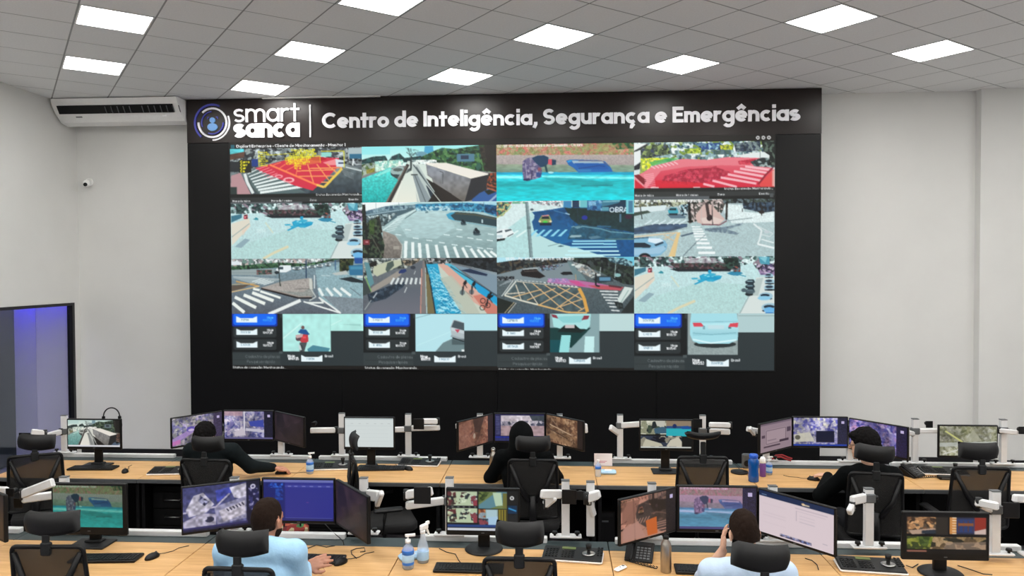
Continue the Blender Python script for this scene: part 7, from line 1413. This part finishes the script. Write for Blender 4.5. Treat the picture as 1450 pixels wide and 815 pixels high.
# ------------------------------------------------------------------ people, each body one continuous surface grown from tapered limbs
class Field:
    def __init__(s, lo, hi, h):
        s.lo = np.array(lo, np.float32); s.h = h; s.n = np.ceil((np.array(hi) - s.lo) / h).astype(int) + 1; s.F = np.ones(s.n, np.float32)
    def sl(s, lo, hi):
        a = np.clip(np.floor((np.array(lo) - s.lo) / s.h).astype(int), 0, s.n); b = np.clip(np.ceil((np.array(hi) - s.lo) / s.h).astype(int) + 1, 0, s.n)
        return tuple(slice(i, j) for i, j in zip(a, b))
    def xyz(s, sl): return [(s.lo[i] + np.arange(sl[i].start, sl[i].stop, dtype=np.float32) * s.h).reshape([-1 if j == i else 1 for j in range(3)]) for i in range(3)]
    def join(s, sl, d, k):
        f = s.F[sl]; hh = np.clip(.5 + .5 * (f - d) / k, 0, 1); s.F[sl] = f * (1 - hh) + d * hh - k * hh * (1 - hh)
    def cone(s, a, b, ra, rb, k=.03):
        a, b = np.array(a, float), np.array(b, float); m = max(ra, rb) + .09
        sl = s.sl(np.minimum(a, b) - m, np.maximum(a, b) + m); x, y, z = s.xyz(sl)
        d = b - a; L2 = max(1e-9, d @ d); t = np.clip(((x - a[0]) * d[0] + (y - a[1]) * d[1] + (z - a[2]) * d[2]) / L2, 0, 1)
        ds = np.sqrt((x - a[0] - t * d[0]) ** 2 + (y - a[1] - t * d[1]) ** 2 + (z - a[2] - t * d[2]) ** 2) - (ra + (rb - ra) * t)
        s.join(sl, ds, k)
    def ell(s, c, r, R=None, k=.03):
        c = np.array(c, float); r = np.array(r, float); m = r.max() + .09; sl = s.sl(c - m, c + m); x, y, z = s.xyz(sl)
        s.join(sl, s.ell_d(x, y, z, c, r, R), k)
    @staticmethod
    def ell_d(x, y, z, c, r, R=None):
        X, Y, Z = x - c[0], y - c[1], z - c[2]
        if R is not None: X, Y, Z = R[0, 0] * X + R[1, 0] * Y + R[2, 0] * Z, R[0, 1] * X + R[1, 1] * Y + R[2, 1] * Z, R[0, 2] * X + R[1, 2] * Y + R[2, 2] * Z
        k0 = np.sqrt((X / r[0]) ** 2 + (Y / r[1]) ** 2 + (Z / r[2]) ** 2); k1 = np.sqrt((X / r[0] ** 2) ** 2 + (Y / r[1] ** 2) ** 2 + (Z / r[2] ** 2) ** 2) + 1e-6
        return k0 * (k0 - 1) / k1
    def cut(s, p, n):
        """keep only the side of the plane that n points to"""
        x, y, z = s.xyz((slice(0, s.n[0]), slice(0, s.n[1]), slice(0, s.n[2]))); n = np.array(n, float); n /= np.linalg.norm(n)
        s.F = np.maximum(s.F, -((x - p[0]) * n[0] + (y - p[1]) * n[1] + (z - p[2]) * n[2]))
    def mesh(s, name):
        F = s.F; I = F < 0; n = s.n; cs = tuple(n - 1); cnt = np.zeros(cs, np.float32); acc = np.zeros(cs + (3,), np.float32)
        off = [(i, j, k) for i in (0, 1) for j in (0, 1) for k in (0, 1)]
        def S(A, o): return A[o[0]:o[0] + cs[0], o[1]:o[1] + cs[1], o[2]:o[2] + cs[2]]
        tot = sum(S(I, o).astype(np.int8) for o in off); act = (tot > 0) & (tot < 8); ii = np.argwhere(act)
        P_ = np.zeros((len(ii), 3), np.float32); C_ = np.zeros(len(ii), np.float32)
        for o in off:
            for ax in range(3):
                if o[ax]: continue
                q = list(o); q[ax] = 1
                fa = F[ii[:, 0] + o[0], ii[:, 1] + o[1], ii[:, 2] + o[2]]; fb = F[ii[:, 0] + q[0], ii[:, 1] + q[1], ii[:, 2] + q[2]]
                m = (fa < 0) != (fb < 0); t = np.where(m, fa / np.where(m, fa - fb, 1), 0)
                for d in range(3): P_[:, d] += np.where(m, o[d] + (t if d == ax else 0), 0)
                C_ += m
        V = (P_ / C_[:, None] + ii) * s.h + s.lo
        ids = np.full(cs, -1, np.int32); ids[act] = np.arange(len(ii)); fs = []
        for ax in range(3):
            a = [slice(1, n[d] - 1) for d in range(3)]; b = list(a); a[ax] = slice(0, n[ax] - 1); b[ax] = slice(1, n[ax])
            A, B = I[tuple(a)], I[tuple(b)]; e = np.argwhere(A != B)
            if not len(e): continue
            e = e + np.array([0 if d == ax else 1 for d in range(3)]); sg = A[A != B]
            u, v = [(1, 2), (2, 0), (0, 1)][ax]; U = np.eye(3, dtype=int)[u]; W_ = np.eye(3, dtype=int)[v]
            q = np.stack([ids[tuple((e - x).T)] for x in (0 * U, U, U + W_, W_)], 1); q[~sg] = q[~sg][:, ::-1]; fs.append(q)
        Q = np.concatenate(fs); Q = Q[(Q >= 0).all(1)]
        me = bpy.data.meshes.new(name); me.vertices.add(len(V)); me.vertices.foreach_set('co', V.astype(np.float32).ravel())
        k = len(Q); me.loops.add(k * 4); me.loops.foreach_set('vertex_index', Q.astype(np.int32).ravel()); me.polygons.add(k)
        me.polygons.foreach_set('loop_start', np.arange(0, k * 4, 4, dtype=np.int32)); me.polygons.foreach_set('loop_total', np.full(k, 4, np.int32)); me.polygons.foreach_set('use_smooth', np.ones(k, bool))
        me.update(); me.validate(); return me
def v3(*a): return np.array(a, float)
def hand_parts(w, d, up, side, curl, spread=.12, sc=1.):
    """tapered pieces of a hand: w wrist, d finger direction, up back of hand, side = +1 if the thumb lies to +across"""
    d = d / np.linalg.norm(d); a = np.cross(d, up); a /= np.linalg.norm(a); up = np.cross(a, d); P_ = []
    kn = []
    for i, (o, l) in enumerate(((.030, .072), (.010, .080), (-.010, .075), (-.029, .060))):
        o *= side; base = w + d * (.088 - .006 * abs(i - 1)) * sc + a * o * sc; kn.append(base)
        P_.append((w + d * .02 * sc + a * o * .6 * sc, base, .0155 * sc, .0125 * sc))
        dd = d + a * o / .03 * spread; dd /= np.linalg.norm(dd); p_ = base
        for j, (fr, r0, r1) in enumerate(((.45, .0105, .0095), (.32, .0095, .0088), (.23, .0088, .0075))):
            c = curl[j]; n_ = dd * math.cos(c) - up * math.sin(c); up2 = up * math.cos(c) + dd * math.sin(c)
            q = p_ + n_ * l * fr * sc; P_.append((p_, q, r0 * sc, r1 * sc)); p_, dd, up_ = q, n_, up2; up = up_ if False else up
    t0 = w + d * .025 * sc + a * side * .022 * sc; t1 = t0 + (d * .030 + a * side * .028 - up * .006) * sc; t2 = t1 + (d * .032 + a * side * .012) * sc; t3 = t2 + d * .022 * sc
    P_ += [(t0, t1, .015 * sc, .0125 * sc), (t1, t2, .0125 * sc, .0105 * sc), (t2, t3, .0105 * sc, .0085 * sc)]
    return P_
def person(label, hip, sh, head, yaw=0., pitch=0., roll=0., arms=None, skin='skin', hair='hair_black', top='cloth_black', short=False, hood=None, glasses=False, lean=0., fade=0., beard=False, wide=.19, hairlen=0., collar=False):
    """hip, sh: centres of pelvis and shoulder line; head: centre of skull; arms: {side: (elbow, wrist, hand dir, hand up, curl)}"""
    t = thing('person', label, 'person', (hip[0], hip[1], 0), 0, 'people at the desks'); o = v3(hip[0], hip[1], 0)
    hip, sh, head = v3(*hip) - o, v3(*sh) - o, v3(*head) - o
    tw = sh[0] - hip[0]; ac = v3(1, 0, 0)
    Sx = {s_: sh + ac * s_ * wide for s_ in (-1, 1)}
    knee = {s_: v3(s_ * .12, .44, .50) for s_ in (-1, 1)}; ank = {s_: v3(s_ * .12, .42, .09) for s_ in (-1, 1)}
    chest = sh * .8 + hip * .2 + v3(0, -.01, -.06); belly = sh * .42 + hip * .58
    ex = []
    A = {s_: [v3(*q) - o if n < 2 else v3(*q) if n < 4 else q for n, q in enumerate(arms[s_])] for s_ in arms}
    pts = [hip, sh, head] + [q for s_ in A for q in A[s_][:2]] + list(knee.values()) + list(ank.values())
    lo = np.min(pts, 0) - .24; hi = np.max(pts, 0) + .26
    for s_ in A: lo = np.minimum(lo, A[s_][1] - .24); hi = np.maximum(hi, A[s_][1] + .24)
    lo[2] = 0
    R = np.array(Matrix.Rotation(yaw, 3, 'Z') @ Matrix.Rotation(pitch, 3, 'X') @ Matrix.Rotation(roll, 3, 'Y'))
    def H(x, y, z): return head + R @ v3(x, y, z)
    B = Field(lo, hi, .0078)
    nb = sh + v3(0, .0, .035)
    def trunk(f, e):
        f.cone(hip + ac * -.085, hip + ac * .085, .115 + e, .115 + e, .05); f.cone(belly + ac * -.07, belly + ac * .07, .105 + e, .105 + e, .06)
        f.cone(chest + ac * -.085, chest + ac * .085, .105 + e, .105 + e, .06); f.cone(Sx[-1], Sx[1], .058 + e, .058 + e, .05); f.cone(nb + v3(-.09, 0, -.03), nb + v3(.09, 0, -.03), .055 + e, .055 + e, .05)
    trunk(B, 0)
    B.cone(nb, head + R @ v3(0, -.015, -.05), .056, .052, .03)
    B.ell(H(0, -.012, .022), (.077, .095, .095), R, .02); B.ell(H(0, .028, -.052), (.062, .066, .078), R, .03)       # skull, face
    B.cone(H(0, .092, -.005), H(0, .112, -.038), .010, .015, .012); B.cone(H(-.03, .078, .012), H(.03, .078, .012), .014, .014, .02)
    B.cone(H(-.02, .088, -.075), H(.02, .088, -.075), .009, .009, .01); B.cone(H(0, .075, -.108), H(0, .07, -.112), .022, .022, .02)
    for s_ in (-1, 1):
        B.ell(H(s_ * .083, -.010, -.022), R=R @ np.array(Matrix.Rotation(s_ * .35, 3, 'Z')), r=(.009, .021, .032), k=.006); B.ell(H(s_ * .033, .083, -.008), (.013, .010, .009), R, .006)
    for s_ in A:
        el, wr = A[s_][0], A[s_][1]; B.cone(Sx[s_], el, .052, .042, .03); B.cone(el, wr, .042, .027, .02)
        for a, b, r0, r1 in hand_parts(wr, A[s_][2], A[s_][3], A[s_][5] if len(A[s_]) > 5 else -s_, A[s_][4]): B.cone(a, b, r0, r1, .006)
    for s_ in (-1, 1):
        B.cone(hip + ac * s_ * .09, knee[s_], .085, .062, .04); B.cone(knee[s_], ank[s_], .058, .04, .02); B.cone(ank[s_] + v3(0, -.03, -.045), ank[s_] + v3(0, .13, -.06), .034, .026, .02)
    link('body', B.mesh('body'), skin, t)
    # garments grow from the same skeleton, a little larger
    C = Field(lo, hi, .0085); trunk(C, .014)
    for s_ in A:
        el, wr = A[s_][0], A[s_][1]; C.cone(Sx[s_], el, .068, .060, .035)
        if short: pass
        else: C.cone(el, el + (wr - el) * .93, .058, .042, .03)
    if fade: C.cone(nb + v3(-.07, -.055, .0), nb + v3(.07, -.055, .0), .055, .055, .04); C.cone(nb + v3(0, -.07, -.04), nb + v3(0, -.08, -.14), .075, .04, .05); C.cone(nb + v3(-.08, .0, .015), nb + v3(.08, .0, .015), .05, .05, .03)
    if hood is None:
        C.cut(nb + v3(0, 0, .045 + fade * .04), (0, -.25, -1)) if not collar else C.cone(nb + v3(-.02, -.012, .01), nb + v3(.02, .0, .022), .064, .060, .02)
        if collar: C.cut(nb + v3(0, 0, .062), (0, -.35, -1))
    else:
        C.ell(H(0, -.035, .03), (.108, .128, .135), R, .04); C.ell(H(0, -.05, -.08), (.105, .11, .11), R, .05); C.cone(H(0, -.06, .10), H(0, -.075, .135), .05, .03, .04); C.cone(nb + v3(-.06, -.04, .02), nb + v3(.06, -.04, .02), .075, .075, .05)
        x, y, z = C.xyz((slice(0, C.n[0]), slice(0, C.n[1]), slice(0, C.n[2]))); d = Field.ell_d(x, y, z, H(0, .085, -.03), (.074, .085, .105), R); C.F = np.maximum(C.F, -d)
    C.cut(hip + v3(0, 0, -.06), (0, 0, 1)); link('top', C.mesh('top'), top, t)
    T_ = Field(lo, hi, .011); T_.cone(hip + ac * -.085, hip + ac * .085, .124, .124, .05)
    for s_ in (-1, 1): T_.cone(hip + ac * s_ * .09, knee[s_], .098, .074, .04); T_.cone(knee[s_], ank[s_], .07, .06, .02)
    T_.cut(hip + v3(0, 0, .10), (0, 0, -1)); T_.cut(v3(0, 0, .085), (0, 0, 1)); link('trousers', T_.mesh('trousers'), 'trousers', t)
    for s_ in (-1, 1):
        fm = Field(ank[s_] - .2, ank[s_] + .25, .009); fm.cone(ank[s_] + v3(0, -.03, -.045), ank[s_] + v3(0, .13, -.055), .042, .034, .02); fm.cone(ank[s_] + v3(0, -.01, -.02), ank[s_] + v3(0, -.01, .01), .046, .046, .02); fm.cut(v3(0, 0, .002), (0, 0, 1)); link('shoe', fm.mesh('shoe'), 'black_plastic', t)
    if hood is None:
        Hf = Field(head - .2, head + .2, .0062); Hf.ell(H(0, -.016, .026), (.083 + hairlen * .5 - (.0035 if hairlen <= 0 else 0), .100 + hairlen * .5, .101 + hairlen * .6), R, .02)
        if hairlen > 0: Hf.ell(H(0, -.045, -.045), (.078 + hairlen * .4, .07 + hairlen * .4, .085), R, .04)
        else: Hf.ell(H(0, -.040, -.030), (.0735, .060, .065), R, .03)
        if hairlen > .015: Hf.cone(H(-.05, .075, .068), H(.05, .075, .068), .026, .026, .03)
        Hf.cut(H(0, .055, .0), R @ v3(0, -1, .85)); Hf.cut(H(0, -.09, (-.062 if hairlen <= 0 else -.085 - hairlen)), R @ v3(0, -.15, 1))
        for s_ in (-1, 1):
            x, y, z = Hf.xyz((slice(0, Hf.n[0]), slice(0, Hf.n[1]), slice(0, Hf.n[2]))); Hf.F = np.maximum(Hf.F, -Field.ell_d(x, y, z, H(s_ * .086, -.004, -.028), v3(.026, .027, .034) if hairlen <= 0 else v3(.014, .018, .024), R))
        nz = np.random.default_rng(11).standard_normal(tuple(Hf.n)).astype(np.float32)
        for ax in range(3): nz = (np.roll(nz, 1, ax) + nz + np.roll(nz, -1, ax)) / 1.9
        Hf.F += nz * (.0035 if hairlen > 0 else .0018)
        link('hair', Hf.mesh('hair'), hair, t)
        if beard:
            Bf = Field(head - .2, head + .2, .0062); Bf.ell(H(0, .028, -.058), (.067, .071, .083), R, .02); Bf.cut(H(0, .03, -.062), R @ v3(0, -.25, -1)); Bf.cut(H(0, -.025, 0), R @ v3(0, 1, 0)); link('beard', Bf.mesh('beard'), hair, t)
    for s_ in (-1, 1):
        e = H(s_ * .033, .0905, -.008); MB().ball(e, .0052, 10, 6).obj('eye', 'black_gloss', t)
    if glasses:
        g_ = MB()
        for s_ in (-1, 1):
            g_.tube([H(s_ * .034 + .024 * math.cos(a), .105, -.010 + .019 * math.sin(a)) for a in [2 * PI * i / 14 for i in range(15)]], .0022, 6); g_.tube([H(s_ * .058, .104, -.006), H(s_ * .080, .05, -.004), H(s_ * .086, -.01, -.008)], .0022, 6)
        g_.tube([H(-.01, .106, -.006), H(.01, .106, -.006)], .0022, 6); g_.obj('glasses', 'frame_black', t)
    return t
MOUSEC = (.30, .45, .35); FLAT = (.12, .18, .15)
# man in grey, back row left
hd = atY(289, 612, 6.60); hx = hd.x + .02
mw = atZ(390, 664, DZ + .05)
person('person in a dark grey long sleeved top using a mouse, back row left', (hx, 6.58, .50), (hx + .03, 6.64, 1.00), (hd.x, hd.y + .03, hd.z - .035), -.15, -.12, 0,
       {1: ((hx + .36, 6.72, .84), (mw.x - .015, mw.y + .0, DZ + .065), (1, .25, -.12), (0, 0, 1), MOUSEC, 1), -1: ((hx - .24, 6.70, .80), (hx - .20, 6.95, DZ + .05), (.3, 1, -.1), (0, 0, 1), FLAT)}, 'skin', 'hair_black', 'cloth_grey', hairlen=.012)
# hooded person, middle of the back row
hd = atY(738, 613, 6.58)
person('person in a black hood and black clothes seen from behind, back row middle', (hd.x + .06, 6.56, .50), (hd.x + .02, 6.62, .97), (hd.x, hd.y + .02, hd.z - .06), .05, -.1, 0,
       {1: ((hd.x + .31, 6.68, .78), (hd.x + .24, 6.96, DZ + .045), (-.3, 1, -.1), (0, 0, 1), FLAT), -1: ((hd.x - .28, 6.68, .78), (hd.x - .10, 6.96, DZ + .045), (.4, 1, -.1), (0, 0, 1), FLAT)}, 'skin', 'hair_black', 'cloth_black', hood=True)
# person with glasses, back row right
hd = atY(1225, 628, 6.25)
ml = atZ(1163, 672, DZ + .05)
person('person in glasses and black hoodie, face turned left, back row right', (hd.x + .06, 6.17, .50), (hd.x + .045, 6.26, .95), (hd.x, hd.y + .02, hd.z - .0), .95, -.08, 0,
       {-1: ((hd.x - .30, 6.40, .74), (ml.x + .05, ml.y - .04, DZ + .06), (-.8, .55, -.12), (0, 0, 1), MOUSEC), 1: ((hd.x + .27, 6.38, .74), (hd.x + .12, 6.76, DZ + .045), (-.4, 1, -.1), (0, 0, 1), FLAT)}, 'skin_light', 'hair_black', 'cloth_black', glasses=True, fade=1., hairlen=.02, wide=.18)
# man in sky blue shirt, front row
hd = atY(378, 737, 4.36); hw = atY(437, 806, 4.47)
person('man in a sky blue shirt with short dark hair and open hand, front row left', (hd.x + .0, 4.26, .52), (hd.x - .02, 4.30, .98), (hd.x, hd.y + .02, hd.z + .01), -.30, -.05, 0,
       {1: ((hd.x + .20, 4.38, .76), (hw.x - .03, 4.50, DZ + .075), (.9, .15, .28), (.2, -.75, .65), (.08, .15, .12), 1), -1: ((hd.x - .28, 4.38, .76), (hd.x - .16, 4.62, DZ + .045), (.4, 1, -.1), (0, 0, 1), FLAT)}, 'skin', 'hair_brown', 'cloth_blue', collar=True, beard=True, wide=.205)
# person in pale shirt, head resting on the hand, front row right
hd = atY(1055, 757, 4.34)
person('person in a pale blue shirt resting the head on one hand, front row right', (hd.x + .02, 4.20, .52), (hd.x + .0, 4.28, .92), (hd.x, hd.y + .04, hd.z + .01), .12, -.28, -.05,
       {-1: ((hd.x - .20, 4.50, DZ + .05), (hd.x - .105, 4.445, hd.z - .135), (.05, -.05, 1), (-1, .2, 0), (.10, .2, .15), 1), 1: ((hd.x + .27, 4.36, .74), (hd.x + .26, 4.62, DZ + .05), (-.2, 1, -.1), (0, 0, 1), FLAT)}, 'skin_light', 'hair_brown', 'cloth_pale', collar=True, short=True, beard=True, wide=.2)
